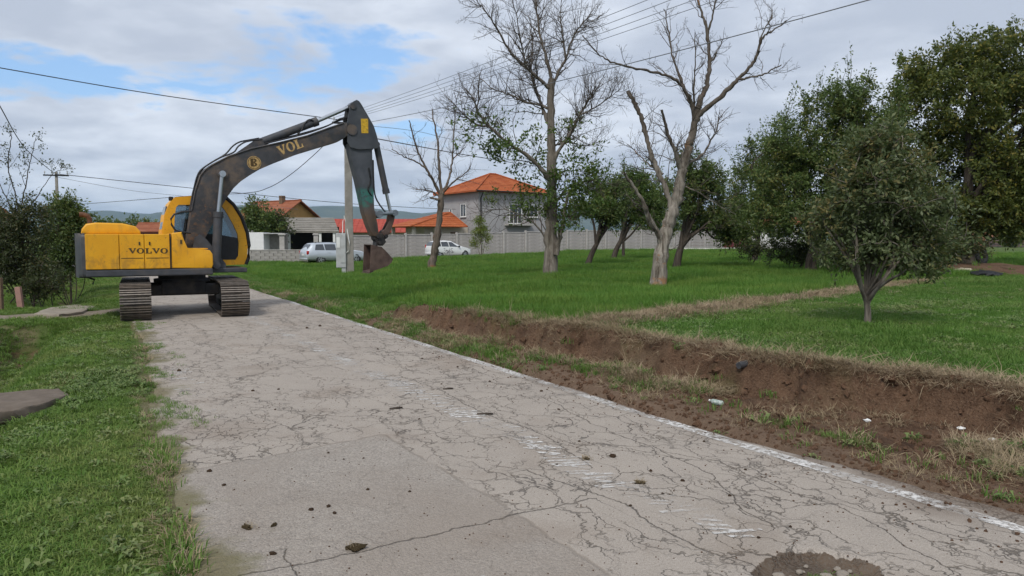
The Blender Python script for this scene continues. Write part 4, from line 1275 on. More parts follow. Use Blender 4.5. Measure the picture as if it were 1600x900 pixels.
def gable_house(name, px, Y, rz, L, Wd, ze, zr, over, mw, mr, mg, label, cat='house', z=None, th=0.12):
    p = frame_at(px, Y, z)
    t = thing(name, p, label, cat, rz=rz)            # local x along the ridge, gable end at x = 0 faces -x; centre line y = 0
    ze -= p[2]; zr -= p[2]
    B().box((L / 2, 0, ze / 2 - 0.2), (L, Wd, ze + 0.4)).obj('wall', mw, t)
    for x in (0.0, L - 0.12):
        B().prism([(-Wd / 2, ze + 0.001), (Wd / 2, ze + 0.001), (0, zr)], x, x + 0.12, lambda q, h_: (h_, q[0], q[1])).obj('gable', mg, t)
    sl = (zr - ze) / (Wd / 2)
    b = B()
    n = max(4, int(Wd / 2 / 0.4))
    for sy in (-1, 1):
        for k in range(n):
            y0, y1 = (Wd / 2 + over) * (1 - k / n), (Wd / 2 + over) * (1 - (k + 1) / n)
            z0, z1 = zr - sl * y0 + th + 0.03, zr - sl * y1 + th
            b.prism([(sy * y0, z0), (sy * y1, z1), (sy * y1, z1 - th), (sy * y0, z0 - th)], -over, L + over, lambda q, h_: (h_, q[0], q[1]))
    ro = b.obj('roof', mr, t)
    B().tube([(-over - 0.02, 0, zr + th + 0.02), (L + over + 0.02, 0, zr + th + 0.02)], 0.10, 6).obj('ridge_tiles', mr, ro)
    return t, ze, zr, ro
# brown-roofed house with ochre gable
gh, ze, zr, ro = gable_house('gable_house', 467, 83, math.atan2(0.53, -0.85), 7.0, 6.2, 4.0, 6.0, 0.55, m_render, m_brownroof, m_ochre, 'old house with brown tiled roof and ochre gable left of the red roof')
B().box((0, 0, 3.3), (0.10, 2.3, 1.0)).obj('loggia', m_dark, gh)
B().box((-0.10, 0, 2.78), (0.08, 2.6, 0.5)).obj('parapet', m_wood, gh)
B().box((2.2, 0.3, zr + 0.25), (0.5, 0.5, 0.9), None, 0.01).obj('chimney', m_wood, ro)
# grey lean-to in front of it
cp = frame_at(447, 75.5)
carp = thing('lean_to', cp, 'open lean-to shed with weathered grey roof and white columns beside the red roof', 'shed', rz=0.16)
b = B()
zt, zl = 4.15 - cp[2], 2.58 - cp[2]
for k in range(8):
    f0, f1 = k / 8, (k + 1) / 8
    P = lambda f, xo: (-0.6 + xo * (5.9 - 0.0) - f * 0.6 * (1 - xo) - f * 0.9 * xo, f * 5.0, zl + (zt - zl) * f)
    p0, p1, p2, p3 = P(f0, 0), P(f0, 1), P(f1, 1), P(f1, 0)
    b.quad([(*p0[:2], p0[2] + 0.05), (*p1[:2], p1[2] + 0.05), p2, p3])
    b.quad([p0, p1, (*p1[:2], p1[2] + 0.05), (*p0[:2], p0[2] + 0.05)])
b.quad([(-0.6, 0, zl - 0.10), (5.3, 0, zl - 0.10), (5.3, 0, zl + 0.0), (-0.6, 0, zl + 0.0)])
b.obj('roof', m_greyroof, carp)
for x in (0.3, 3.4, 4.8):
    B().box((x, 0.25, zl / 2 - 0.1), (0.24, 0.24, zl + 0.1)).obj('column', m_white, carp)
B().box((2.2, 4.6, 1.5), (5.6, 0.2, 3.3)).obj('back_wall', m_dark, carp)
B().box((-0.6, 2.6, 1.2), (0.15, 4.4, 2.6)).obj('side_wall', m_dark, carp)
# long red-roofed barn
rp = frame_at(506, 92)
barn = thing('barn', rp, 'long low barn with red roof beyond the concrete wall', 'barn', rz=0.06)
LB = 13.2
z0, z1 = 2.75 - rp[2], 4.45 - rp[2]
b = B()
b.prism([(-0.4, z0 - 0.12), (-0.4, z0), (4.0, z1), (8.4, z0), (8.4, z0 - 0.12), (4.0, z1 - 0.12)], -0.5, LB + 0.5, lambda q, h_: (h_, q[0], q[1]))
br_ = b.obj('roof', m_redroof, barn)
for k in range(1, 22):
    B().tube([(k * 0.62 - 0.4, -0.4, z0 + 0.015), (k * 0.62 - 0.4, 4.0, z1 + 0.015)], 0.03, 4).obj('roof_seam', m_redroof, br_)
B().box((LB / 2, 4.0, z0 / 2 - 0.25), (LB, 7.6, z0 + 0.3)).obj('wall', m_cream, barn)
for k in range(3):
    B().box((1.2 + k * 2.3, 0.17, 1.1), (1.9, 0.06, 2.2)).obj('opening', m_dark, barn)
for k in range(3):
    window(barn, (8.2 + k * 1.7, 0.2, 1.75), (1, 0, 0), 0.9, 0.9, (0, -1, 0), 1)
# white box shed next to the cab
wp_ = frame_at(388, 60.5)
ws = thing('white_shed', wp_, 'white box shed with open grey bay right of the excavator cab', 'shed', rz=0.12)
B().box((0.62, 1.3, 1.12), (1.24, 2.6, 2.44), None, 0.02).obj('box', m_white, ws)
B().box((2.0, 2.4, 1.08), (1.5, 0.1, 2.3)).obj('back_wall', m_concrete, ws)
B().box((1.98, 1.25, 2.26), (1.46, 2.5, 0.08)).obj('canopy', m_greymetal, ws)
B().box((2.68, 0.08, 1.05), (0.08, 0.08, 2.3)).obj('post', m_black, ws)
B().box((1.98, 0.1, 0.35), (1.3, 0.05, 0.5)).obj('railing', m_black, ws)
# maroon sheet fence and white house behind the orchard
mp = frame_at(1052, 92)
mf = thing('sheet_fence', mp, 'maroon sheet metal fence behind the orchard trees', 'fence', rz=0.10)
for k in range(24):
    B().box((k * 0.42 + 0.2, (k % 2) * 0.03, 0.68), (0.40, 0.03, 1.5)).obj('sheet', m_maroon, mf)
for k in range(5):
    B().box((k * 2.5 + 0.02, 0.08, 0.72), (0.08, 0.06, 1.6)).obj('fence_post', m_black, mf)
wt, ze, zr, ro = gable_house('white_house', 1243, 97, math.pi + 0.12, 6.6, 7.5, 3.9, 6.0, 0.5, m_whitewall, m_brownroof, m_whitewall, 'white rendered house half hidden behind the orchard trees')
for x in (1.4, 3.3, 5.2):
    window(wt, (x, 3.75, 1.9), (-1, 0, 0), 1.1, 1.3, (0, 1, 0))
# salmon house and dark picket fence at the far right
st_, ze, zr, ro = gable_house('salmon_house', 1640, 120, math.pi + 0.1, 11, 8, 4.2, 6.4, 0.5, m_pink, m_orange, m_pink, 'salmon pink house with orange roof at the right edge beyond the field')
window(st_, (6.5, 4.0, 2.2), (-1, 0, 0), 1.2, 1.3, (0, 1, 0))
window(st_, (3.0, 4.0, 2.2), (-1, 0, 0), 1.2, 1.3, (0, 1, 0))
pp = frame_at(1540, 104)
pf_ = thing('picket_fence', pp, 'dark grey picket fence in front of the salmon house', 'fence', rz=0.08)
pk = B().box((0, 0, 0.7), (0.11, 0.03, 1.5)).mesh('picket', m_skirt)
for k in range(62):
    mesh_obj('picket', pk, pf_, (k * 0.16, 0, 0))
for z in (0.35, 1.15):
    B().box((4.9, 0.03, z), (10, 0.03, 0.08)).obj('rail', m_skirt, pf_)
# behind the engine hood: a small brick house and a pale wall; at the far left an orange roof
g2, ze, zr, ro = gable_house('brick_house', 222, 88, 0.25, 2.4, 5, 2.7, 3.6, 0.3, m_maroon, m_brownroof, m_maroon, 'small dark red brick building behind the excavator hood')
window(g2, (1.2, -2.5, 1.8), (1, 0, 0), 0.9, 0.9, (0, -1, 0))
vp = frame_at(205, 78)
vb = thing('garden_wall', vp, 'pale garden wall seen above the excavator hood', 'wall', rz=0.3)
for k in range(4):
    B().box((k * 1.25 + 0.6, 0, 1.05), (1.2, 0.12, 2.3), None, 0.01).obj('wall_panel', m_whitewall, vb)
B().box((2.45, 0, 2.24), (5.1, 0.2, 0.08)).obj('coping', m_post, vb)
lh, ze, zr, ro = gable_house('left_house', -135, 34, 0.1, 3.2, 5, 2.4, 3.4, 0.35, m_cream, m_orange, m_cream, 'cream house with orange roof peeking out at the left edge')
window(lh, (2.2, -2.5, 1.4), (1, 0, 0), 0.9, 0.9, (0, -1, 0))

# ------------------------------------------------------------------ poles, cabinet and cables
def pole(px, Y, htop, label, w0=0.36, w1=0.22, rz=0.35):
    p = frame_at(px, Y)
    t = thing('utility_pole', p, label, 'pole', 'utility poles', rz=rz)
    b = B()
    V = []
    for w_, z in ((w0, -0.3), (w1, htop)):
        V.append([b.bm.verts.new((sx * w_ / 2, sy * w_ / 2 * 0.8, z)) for sx, sy in ((-1, -1), (1, -1), (1, 1), (-1, 1))])
    for i in range(4):
        b.bm.faces.new((V[0][i], V[0][(i + 1) % 4], V[1][(i + 1) % 4], V[1][i]))
    b.bm.faces.new(V[1])
    bmesh.ops.bevel(b.bm, geom=[e for e in b.bm.edges], offset=0.02, segments=1, affect='EDGES')
    b.obj('shaft', m_polec, t)
    B().box((0, -w1 * 0.5, htop - 0.25), (1.5, 0.09, 0.09)).obj('crossarm', m_black, t)
    for k in range(4):
        x = -0.66 + k * 0.44
        B().cyl((x, -w1 * 0.5, htop - 0.205), (x, -w1 * 0.5, htop - 0.08), 0.022, n=8).cyl((x, -w1 * 0.5, htop - 0.08), (x, -w1 * 0.5, htop + 0.02), 0.05, 0.035, n=10).obj('insulator', m_greymetal, t)
    return t, p
PZ = 7.55
p1, P1 = pole(546, 36.0, PZ, 'tall concrete utility pole with meter cabinet behind the dipper arm', 0.40, 0.30)
ptop = P1 + np.array([0, 0, PZ])
p2, P2 = pole(93, 50.0, 6.35, 'slim utility pole rising out of the shrubs on the left', 0.22, 0.16)
p3, P3 = pole(1040, 78.0, 7.6, 'far utility pole hidden among the orchard trees', 0.3, 0.2)
# meter cabinet on the pole
cb = thing('meter_cabinet', P1 + np.array([-0.36, -0.18, 0.0]), 'light grey electric meter cabinet fixed to the concrete pole', 'cabinet', rz=0.18)
B().box((0, 0, 1.22), (0.46, 0.34, 1.66), None, 0.02).obj('housing', m_greymetal, cb)
B().box((0.10, -0.18, 1.30), (0.24, 0.03, 1.35), None, 0.008).obj('door', m_greymetal, cb)
B().box((-0.12, -0.178, 1.60), (0.16, 0.02, 0.5), None, 0.006).obj('meter_window', m_white, cb)
B().box((0.12, -0.02, 0.2), (0.2, 0.22, 0.5), None, 0.02).obj('cable_duct', m_greymetal, cb)
B().tube([(0.08, 0.0, 2.05), (0.10, 0.05, 2.6), (0.16, 0.06, 2.9), (0.26, 0.0, 2.5), (0.40, -0.12, 1.6), (0.36, -0.12, 1.2), (0.24, -0.1, 1.1)], 0.022, 8).obj('conduit', m_white, cb, smooth=60)

def cable(pts, r, mat, label, name='power_cable', sub=10, sag=0.0, group='overhead cables'):
    """smooth curve through points; pts world"""
    P = [Vector(p) for p in pts]
    Q = []
    if len(P) == 2:
        for k in range(sub * 3 + 1):
            f_ = k / (sub * 3)
            q = P[0].lerp(P[1], f_); q.z -= 4 * sag * f_ * (1 - f_); Q.append(q)
    else:
        for i in range(len(P) - 1):
            p0, p1_, p2_, p3_ = [P[max(0, min(len(P) - 1, i + o_))] for o_ in (-1, 0, 1, 2)]
            for k in range(sub):
                f_ = k / sub
                Q.append(0.5 * ((2 * p1_) + (p2_ - p0) * f_ + (2 * p0 - 5 * p1_ + 4 * p2_ - p3_) * f_ ** 2 + (3 * p1_ - p0 - 3 * p2_ + p3_) * f_ ** 3))
        Q.append(P[-1])
    o = B().tube(Q, r, 5).obj(name, mat, smooth=80)
    return tag(o, label, 'cable', group)
# four bare wires and a lower cable running on to the next pole, towards the right and the viewer
nxt = np.array([15.5, 1.8, 8.2])
for k in range(4):
    a_ = ptop + np.array([-0.62 + 0.42 * k, -0.22 * k * 0.5, 0.05])
    e_ = nxt + np.array([-0.75 + 0.62 * k, 0.35 * k, 0.10 + 0.02 * k])
    cable([a_, e_], 0.008, m_wire, ['uppermost of the four thin wires rising from the pole to the top right', 'second from the top of the four thin wires rising to the right',
          'third from the top of the four thin wires rising to the right', 'lowest of the four thin wires rising from the pole to the right'][k], sag=0.35)
cable([ptop + np.array([0.1, -0.1, -0.35]), nxt + np.array([0.3, 0, -1.6])], 0.012, m_wire, 'single thin cable rising right below the four parallel wires', sag=0.5)
cable([at_y(-420, 30, 24), at_y(0, 106, 27), at_y(260, 150, 31.5), ptop + np.array([-0.2, -0.1, -0.1])], 0.019, m_cable, 'dark cable from the pole across the sky to the upper left')
cable([ptop + np.array([0.2, -0.1, -0.75]), at_y(650, 228, 42), at_y(745, 245, 49), at_y(880, 265, 61), P3 + np.array([0, -0.1, 7.3])], 0.026, m_cable, 'thick black cable from the pole to the right past the bare trees')
cable([ptop + np.array([0.2, -0.1, -0.30]), at_y(650, 205, 42), at_y(760, 228, 49), P3 + np.array([0, -0.1, 7.55])], 0.012, m_wire, 'thin upper wire from the pole to the right past the bare trees')
cable([P2 + np.array([0, -0.1, 6.2]), at_y(300, 294, 56), at_y(520, 316, 62), at_y(640, 324, 67), at_y(712, 327, 78)], 0.022, m_cable, 'cable from the slim left pole past the dipper to the grey house')
cable([ptop + np.array([-0.1, -0.1, -0.25]), at_y(497, 236, 38.5), at_y(455, 272, 41), at_y(420, 293, 43), at_y(385, 301.5, 45), at_y(300, 306, 50), at_y(140, 318, 60), at_y(40, 325, 66)], 0.019, m_cable, 'sagging cable under the boom dropping from the pole to the left')
cable([P2 + np.array([0, -0.1, 6.0]), at_y(200, 297, 54), at_y(290, 307, 58), at_y(420, 322, 64), at_y(466, 327, 80)], 0.012, m_wire, 'thin wire below the cable from the slim left pole')
cable([at_y(-120, -40, 18), at_y(-40, 92, 24), at_y(0, 166, 28), at_y(40, 232, 38), P2 + np.array([-0.1, -0.1, 6.25])], 0.02, m_cable, 'steep cable climbing from the slim pole to the left edge')
# ------------------------------------------------------------------ parked cars
def car_paint(name, col, metal=0.0):
    m, g = new_mat(name)
    pos = g.n('ShaderNodeTexCoord').outputs['Object']
    n = g.noise(pos, 3, 4).outputs[0]
    c = g.mix(g.rng(n, 0.3, 0.7), tuple(x * 0.92 for x in col), col)
    spz = g.n('ShaderNodeSeparateXYZ', {0: pos}).outputs[2]
    c = g.mix(g.rng(g.math('ADD', spz, g.math('MULTIPLY', n, 0.3)), 0.62, 0.35, 0, 0.35), c, (0.22, 0.20, 0.17))
    g.out(g.bsdf(c, 0.30, None, Metallic=metal, **{'Coat Weight': 0.5, 'Coat Roughness': 0.08}))
    return m
m_silver = car_paint('silver car paint', (0.56, 0.60, 0.64), 0.4)
m_carwhite = car_paint('white car paint', (0.70, 0.71, 0.70))
m_tyre = simple('car tyre', (0.018, 0.018, 0.019), 0.85, 0.2, 20)
m_rim = simple('alloy rim', (0.42, 0.43, 0.45), 0.35, 0.1, 5, metal=0.7)
m_tail, g = new_mat('red tail lamp glass')
g.out(g.bsdf((0.40, 0.02, 0.015), 0.15))
m_head, g = new_mat('clear headlamp glass')
g.out(g.bsdf((0.55, 0.58, 0.60), 0.12))
m_plate = simple('number plate', (0.7, 0.7, 0.68), 0.5, 0.05, 10)
m_stickers = simple('grey floral sticker', (0.16, 0.14, 0.15), 0.5, 0.4, 30)

def car(name, label, rear_wheel_px, Y, stn, wheels, wr, paint, glass, estate):
    """stn: stations (x, z_bottom, z_belt, z_top, half width low, half width belt, half width top)"""
    p = at_y(rear_wheel_px, 400, Y)
    base = p + WP * stn[2][4] * 0.9
    z = gz(base[0], base[1]) + 0.03
    t = thing(name, (base[0], base[1], z), label, 'car', rz=wrot)
    stn = np.array(stn, float)
    xs_ = np.concatenate([np.linspace(stn[0, 0], stn[-1, 0], 61)])
    S = np.stack([np.interp(xs_, stn[:, 0], stn[:, k]) for k in range(7)], 1)
    def sec(r):
        x, zb, zl, zt, wl, wb, wt = r
        zm = zb + (zl - zb) * 0.5
        return [(x, 0, zb), (x, wl * 0.88, zb), (x, wl, zb + 0.10), (x, wl * 1.02, zm), (x, wb, zl), (x, wb + (wt - wb) * 0.5, zl + (zt - zl) * 0.45), (x, wt, zt - (zt - zl) * 0.10), (x, wt * 0.72, zt), (x, 0, zt + 0.012)]
    b = B()
    prev = None
    for r in S:
        half = sec(r)
        full = half + [(q[0], -q[1], q[2]) for q in half[-2:0:-1]]
        vs = [b.bm.verts.new(q) for q in full]
        if prev:
            n = len(vs)
            for k in range(n):
                b.bm.faces.new((prev[k], prev[(k + 1) % n], vs[(k + 1) % n], vs[k]))
        else:
            b.bm.faces.new(list(reversed(vs)))
        prev = vs
    b.bm.faces.new(prev)
    body = b.obj('body', paint, t, smooth=50)
    def side_pt(x, v, s_, off=0.008):
        r = [np.interp(x, stn[:, 0], stn[:, k]) for k in range(7)]
        zl, zt, wb, wt = r[2], r[3], r[5], r[6]
        zt2 = zt - (zt - zl) * 0.10
        zz_ = zl + (zt2 - zl) * v
        return (x, s_ * (wb + (wt - wb) * v + off), zz_)
    for s_ in (-1, 1):
        for (x00, x01, x10, x11) in glass:              # bottom rear, bottom front, top rear, top front
            b = B()
            def W(i, j):
                v = 0.06 + 0.84 * j / 3
                return side_pt((x00 + (x10 - x00) * j / 3) * (1 - i / 8) + (x01 + (x11 - x01) * j / 3) * i / 8, v, s_, 0.014)
            for i in range(8):
                for j in range(3):
                    b.quad([W(i, j), W(i + 1, j), W(i + 1, j + 1), W(i, j + 1)])
            bmesh.ops.remove_doubles(b.bm, verts=b.bm.verts, dist=0.0005)
            b.obj('side_window', m_pane, body)
    # wheels
    for x in wheels:
        for s_ in (-1, 1):
            yw = s_ * (stn[2, 4] - 0.10)
            B().cyl((x, yw - s_ * 0.16, wr), (x, s_ * (stn[2, 4] + 0.012), wr), wr * 1.13, n=24).obj('wheel_arch', m_dark, body)
            ty = B().cyl((x, yw - 0.10, wr), (x, yw + 0.125 * (1 if s_ > 0 else 1) if s_ > 0 else yw + 0.10, wr), wr, n=24)
            wh = B().cyl((x, s_ * (stn[2, 4] - 0.18), wr), (x, s_ * (stn[2, 4] + 0.02), wr), wr, n=26).obj('wheel', m_tyre, t, smooth=40)
            b = B().cyl((x, s_ * (stn[2, 4] + 0.0), wr), (x, s_ * (stn[2, 4] + 0.026), wr), wr * 0.30, n=14)
            for k in range(5):
                a_ = 2 * math.pi * k / 5
                b.box((x + math.cos(a_) * wr * 0.38, s_ * (stn[2, 4] + 0.018), wr + math.sin(a_) * wr * 0.38), (wr * 0.62, 0.014, wr * 0.20), Matrix.Rotation(-a_, 3, 'Y'))
            n = 24
            for k in range(n):
                a0, a1 = 2 * math.pi * k / n, 2 * math.pi * (k + 1) / n
                yy = s_ * (stn[2, 4] + 0.024)
                b.quad([(x + wr * f_ * math.cos(a_), yy, wr + wr * f_ * math.sin(a_)) for f_, a_ in ((0.60, a0), (0.60, a1), (0.68, a1), (0.68, a0))])
            b.obj('rim', m_rim, wh)
    x0 = stn[0, 0]
    r0 = stn[1]
    xb_, zbelt, ztop, wb, wt = r0[0], r0[2], r0[3], r0[5], r0[6]
    return t, body, stn, side_pt

ESTATE = [(-0.98, 0.36, 0.80, 0.86, 0.76, 0.74, 0.60), (-0.90, 0.27, 0.92, 1.02, 0.82, 0.80, 0.64), (-0.55, 0.24, 0.95, 1.43, 0.865, 0.84, 0.62), (-0.15, 0.22, 0.95, 1.475, 0.875, 0.85, 0.63),
          (0.9, 0.20, 0.93, 1.49, 0.88, 0.86, 0.64), (1.7, 0.20, 0.92, 1.455, 0.88, 0.86, 0.62), (2.45, 0.20, 0.91, 0.97, 0.875, 0.85, 0.70), (3.1, 0.20, 0.84, 0.88, 0.86, 0.82, 0.66), (3.45, 0.24, 0.70, 0.74, 0.78, 0.74, 0.58), (3.58, 0.34, 0.58, 0.62, 0.66, 0.62, 0.45)]
t, body, stn, sp_ = car('estate_car', 'silver estate car parked by the pole in front of the wall', 501, 51.5, ESTATE, (0.0, 2.58), 0.315, m_silver,
         [(-0.42, 0.28, -0.30, 0.22), (0.34, 1.12, 0.30, 1.08), (1.18, 2.0, 1.14, 1.52)], True)
def rear_details(t, body, xq, w_, zl, zt, wt, tail_h=0.34, tail_z=0.72):
    # rear screen, lamps, plate, bumper
    b = B().quad([(xq[0] - 0.012, -w_ * 0.80, zl + 0.03), (xq[0] - 0.012, w_ * 0.80, zl + 0.03), (xq[1] - 0.012, wt * 0.86, zt - 0.08), (xq[1] - 0.012, -wt * 0.86, zt - 0.08)])
    b.obj('rear_screen', m_pane, body)
for s_ in (-1, 1):
    B().box((-0.90, s_ * 0.755, 0.80), (0.16, 0.15, 0.26), None, 0.03).obj('tail_lamp', m_tail, body, smooth=40)
    B().box((3.30, s_ * 0.66, 0.66), (0.36, 0.22, 0.15), None, 0.04).obj('headlamp', m_head, body, smooth=40)
    B().tube([(-0.35, s_ * 0.60, 1.47), (-0.2, s_ * 0.61, 1.515), (0.8, s_ * 0.63, 1.53), (1.35, s_ * 0.61, 1.51), (1.5, s_ * 0.60, 1.475)], 0.018, 6).obj('roof_rail', m_black, body)
    B().box((1.95, s_ * 0.94, 0.98), (0.12, 0.18, 0.13), None, 0.03).obj('mirror', m_silver, body, smooth=40)
    for x in (0.60, 1.42):
        B().box((x, s_ * 0.885, 0.80), (0.17, 0.02, 0.03)).obj('door_handle', m_silver, body)
    B().box((1.15, s_ * 0.893, 0.55), (0.012, 0.012, 0.62)).obj('door_gap', m_dark, body)
B().quad([(-0.885, -0.62, 1.03), (-0.885, 0.62, 1.03), (-0.615, 0.54, 1.385), (-0.615, -0.54, 1.385)]).obj('rear_screen', m_pane, body)
B().box((-0.96, 0, 0.66), (0.05, 0.52, 0.115)).obj('number_plate', m_plate, body)
B().box((-0.93, 0, 0.36), (0.16, 1.55, 0.16), None, 0.05).obj('bumper', m_silver, body, smooth=40)
B().quad([(2.42, -0.70, 1.0), (2.42, 0.70, 1.0), (1.76, 0.56, 1.43), (1.76, -0.56, 1.43)]).obj('windscreen', m_pane, body)

HATCH = [(-0.62, 0.36, 0.82, 0.90, 0.72, 0.70, 0.56), (-0.56, 0.28, 0.95, 1.06, 0.78, 0.75, 0.60), (-0.30, 0.24, 0.97, 1.40, 0.835, 0.80, 0.58), (0.0, 0.22, 0.96, 1.465, 0.845, 0.82, 0.59),
         (0.7, 0.20, 0.94, 1.49, 0.85, 0.83, 0.60), (1.3, 0.20, 0.93, 1.44, 0.85, 0.83, 0.59), (2.25, 0.20, 0.92, 0.98, 0.845, 0.81, 0.66), (2.8, 0.20, 0.84, 0.87, 0.82, 0.78, 0.62), (3.08, 0.25, 0.70, 0.73, 0.74, 0.70, 0.54), (3.2, 0.35, 0.56, 0.6, 0.60, 0.58, 0.42)]
t2, body2, stn2, sp2 = car('hatchback_car', 'white hatchback with dark floral stickers parked behind the thin dead tree', 687, 63.4, HATCH, (0.0, 2.48), 0.30, m_carwhite,
         [(-0.12, 0.12, 0.02, 0.12), (0.20, 0.88, 0.18, 0.84), (0.95, 1.95, 0.92, 1.28)], False)
for s_ in (-1, 1):
    B().box((-0.545, s_ * 0.70, 0.95), (0.14, 0.12, 0.36), None, 0.03).obj('tail_lamp', m_tail, body2, smooth=40)
    B().box((2.95, s_ * 0.62, 0.68), (0.36, 0.22, 0.17), None, 0.04).obj('headlamp', m_head, body2, smooth=40)
    B().box((1.85, s_ * 0.91, 0.98), (0.12, 0.18, 0.13), None, 0.03).obj('mirror', m_black, body2, smooth=40)
    for x in (0.42, 1.15):
        B().box((x, s_ * 0.855, 0.80), (0.15, 0.02, 0.03)).obj('door_handle', m_black, body2)
    B().box((0.92, s_ * 0.868, 0.55), (0.012, 0.012, 0.62)).obj('door_gap', m_dark, body2)
    rq = random.Random(8)
    b = B()
    for k in range(26):
        cx_, cz_ = rq.uniform(0.35, 1.35), rq.uniform(0.36, 0.62) + rq.uniform(0, 0.12)
        r_ = rq.uniform(0.03, 0.075); a_ = rq.uniform(0, 3)
        b.quad([(cx_ + r_ * math.cos(a_ + o_) * (1.5 if i % 2 else 0.6), s_ * 0.8745, cz_ + r_ * math.sin(a_ + o_) * (1.5 if i % 2 else 0.6)) for i, o_ in enumerate((0, 1.57, 3.14, 4.71))])
    b.obj('sticker', m_stickers, body2)
B().quad([(-0.60, -0.60, 1.07), (-0.60, 0.60, 1.07), (-0.36, 0.52, 1.37), (-0.36, -0.52, 1.37)]).obj('rear_screen', m_pane, body2)
B().box((-0.61, 0, 0.72), (0.05, 0.50, 0.115)).obj('number_plate', m_plate, body2)
B().box((-0.58, 0, 0.40), (0.14, 1.45, 0.18), None, 0.05).obj('bumper', m_carwhite, body2, smooth=40)
B().quad([(2.2, -0.66, 1.0), (2.2, 0.66, 1.0), (1.36, 0.54, 1.42), (1.36, -0.54, 1.42)]).obj('windscreen', m_pane, body2)
# ------------------------------------------------------------------ trees
def bark(name, dark, light, bare=None, zr=(0.0, 1.0), top=None):
    m, g = new_mat(name)
    pos = g.n('ShaderNodeTexCoord').outputs['Object']
    st_ = g.noise(g.vmath('MULTIPLY', pos, (9, 9, 1.4)), 1.0, 5, 0.65, 0.6).outputs[0]
    n = g.noise(pos, 1.1, 4, 0.6).outputs[0]
    c = g.mix(g.rng(st_, 0.36, 0.64), dark, light)
    c = g.mix(g.rng(n, 0.45, 0.7, 0, 0.5), c, tuple(x * 0.6 for x in light))
    if top:                                             # dead upper limbs weather to a darker brown
        tz = g.n('ShaderNodeSeparateXYZ', {0: pos}).outputs[2]
        c = g.mix(g.rng(g.math('ADD', tz, g.math('MULTIPLY', n, 2.0)), top[0], top[1], 0, top[2]), c, (0.062, 0.048, 0.038))
    if bare:
        bz = g.n('ShaderNodeSeparateXYZ', {0: pos}).outputs[2]
        nb_ = g.noise(g.vmath('ADD', pos, (3, 7, 1)), 2.2, 4, 0.6).outputs[0]
        low_ = g.math('ADD', g.rng(bz, zr[0], zr[1], 0.17, 0.0), nb_)
        c = g.mix(g.rng(low_, 0.635, 0.70), c, bare)
    g.out(g.bsdf(c, 0.92, g.bump(st_, 0.9, 0.04), **{'Specular IOR Level': 0.15}))
    return m
m_bark = bark('furrowed grey bark', (0.085, 0.070, 0.055), (0.25, 0.22, 0.185), top=(5.5, 9.0, 0.5))
m_bark_dead = bark('pale dead bark', (0.085, 0.068, 0.052), (0.33, 0.295, 0.25), (0.27, 0.155, 0.085), (0.1, 1.5), (3.6, 6.0, 0.72))
m_bark_dark = bark('dark orchard bark', (0.030, 0.024, 0.020), (0.095, 0.078, 0.062))
m_bark_mid = bark('brown dead bark', (0.075, 0.058, 0.045), (0.19, 0.155, 0.125), (0.24, 0.10, 0.05), (0.1, 1.0))
m_twig = bark('dark twig bark', (0.055, 0.045, 0.037), (0.15, 0.125, 0.105))

def leaf_mat(name, c1, c2, c3, trans=0.36):
    m, g = new_mat(name)
    r = g.n('ShaderNodeNewGeometry').outputs['Random Per Island']
    pos = g.n('ShaderNodeTexCoord').outputs['Object']
    n = g.noise(pos, 0.9, 3).outputs[0]
    c = g.mix(r, c1, c2)
    c = g.mix(g.rng(g.math('ADD', g.math('MULTIPLY', r, 0.45), n), 0.82, 1.0, 0, 0.9), c, c3)
    d = g.bsdf(c, 0.55, None, **{'Specular IOR Level': 0.35})
    tr = g.n('ShaderNodeBsdfTranslucent', {'Color': g.mix(0.4, c, (0.10, 0.14, 0.02))})
    g.out(g.n('ShaderNodeMixShader', {0: trans, 1: d, 2: tr}))
    return m
m_leaf_walnut = leaf_mat('walnut leaves', (0.062, 0.090, 0.022), (0.150, 0.170, 0.038), (0.24, 0.20, 0.038))
m_leaf_fruit = leaf_mat('fruit tree leaves', (0.068, 0.098, 0.038), (0.155, 0.185, 0.085), (0.22, 0.17, 0.06))
m_leaf_orch = leaf_mat('orchard leaves', (0.062, 0.105, 0.028), (0.145, 0.200, 0.058), (0.21, 0.20, 0.055))
m_leaf_fresh = leaf_mat('fresh shoots', (0.055, 0.105, 0.020), (0.120, 0.180, 0.040), (0.13, 0.15, 0.03))
m_leaf_dark = leaf_mat('dark shrub leaves', (0.032, 0.048, 0.020), (0.085, 0.100, 0.040), (0.14, 0.11, 0.045))
m_leaf_lime = leaf_mat('yellow green sapling leaves', (0.13, 0.19, 0.022), (0.22, 0.28, 0.042), (0.28, 0.27, 0.045))

class Tubes:
    def __init__(s):
        s.V = []; s.F = []; s.n = 0
    def add(s, P, R, sides=5):
        P = np.asarray(P, float); R = np.asarray(R, float)
        T = np.gradient(P, axis=0); T /= np.linalg.norm(T, axis=1)[:, None] + 1e-9
        ref = np.array([0.31, 0.17, 0.93]); 
        if abs(T[0] @ ref) > 0.9: ref = np.array([1.0, 0.2, 0.1])
        X = np.cross(T, ref); X /= np.linalg.norm(X, axis=1)[:, None] + 1e-9
        Y = np.cross(T, X)
        a = np.arange(sides) * 2 * np.pi / sides
        ring = P[:, None, :] + (X[:, None, :] * np.cos(a)[None, :, None] + Y[:, None, :] * np.sin(a)[None, :, None]) * R[:, None, None]
        m = len(P); i = np.arange(m * sides).reshape(m, sides) + s.n
        j = np.roll(i, -1, axis=1)
        s.F.append(np.stack([i[:-1], j[:-1], j[1:], i[1:]], -1).reshape(-1, 4))
        s.V.append(ring.reshape(-1, 3)); s.n += m * sides
    def obj(s, name, mat, parent, origin):
        if not s.V: return None
        V = np.concatenate(s.V) - origin
        return mesh_obj(name, fast_mesh(name, V, np.concatenate(s.F), mat, True), parent)
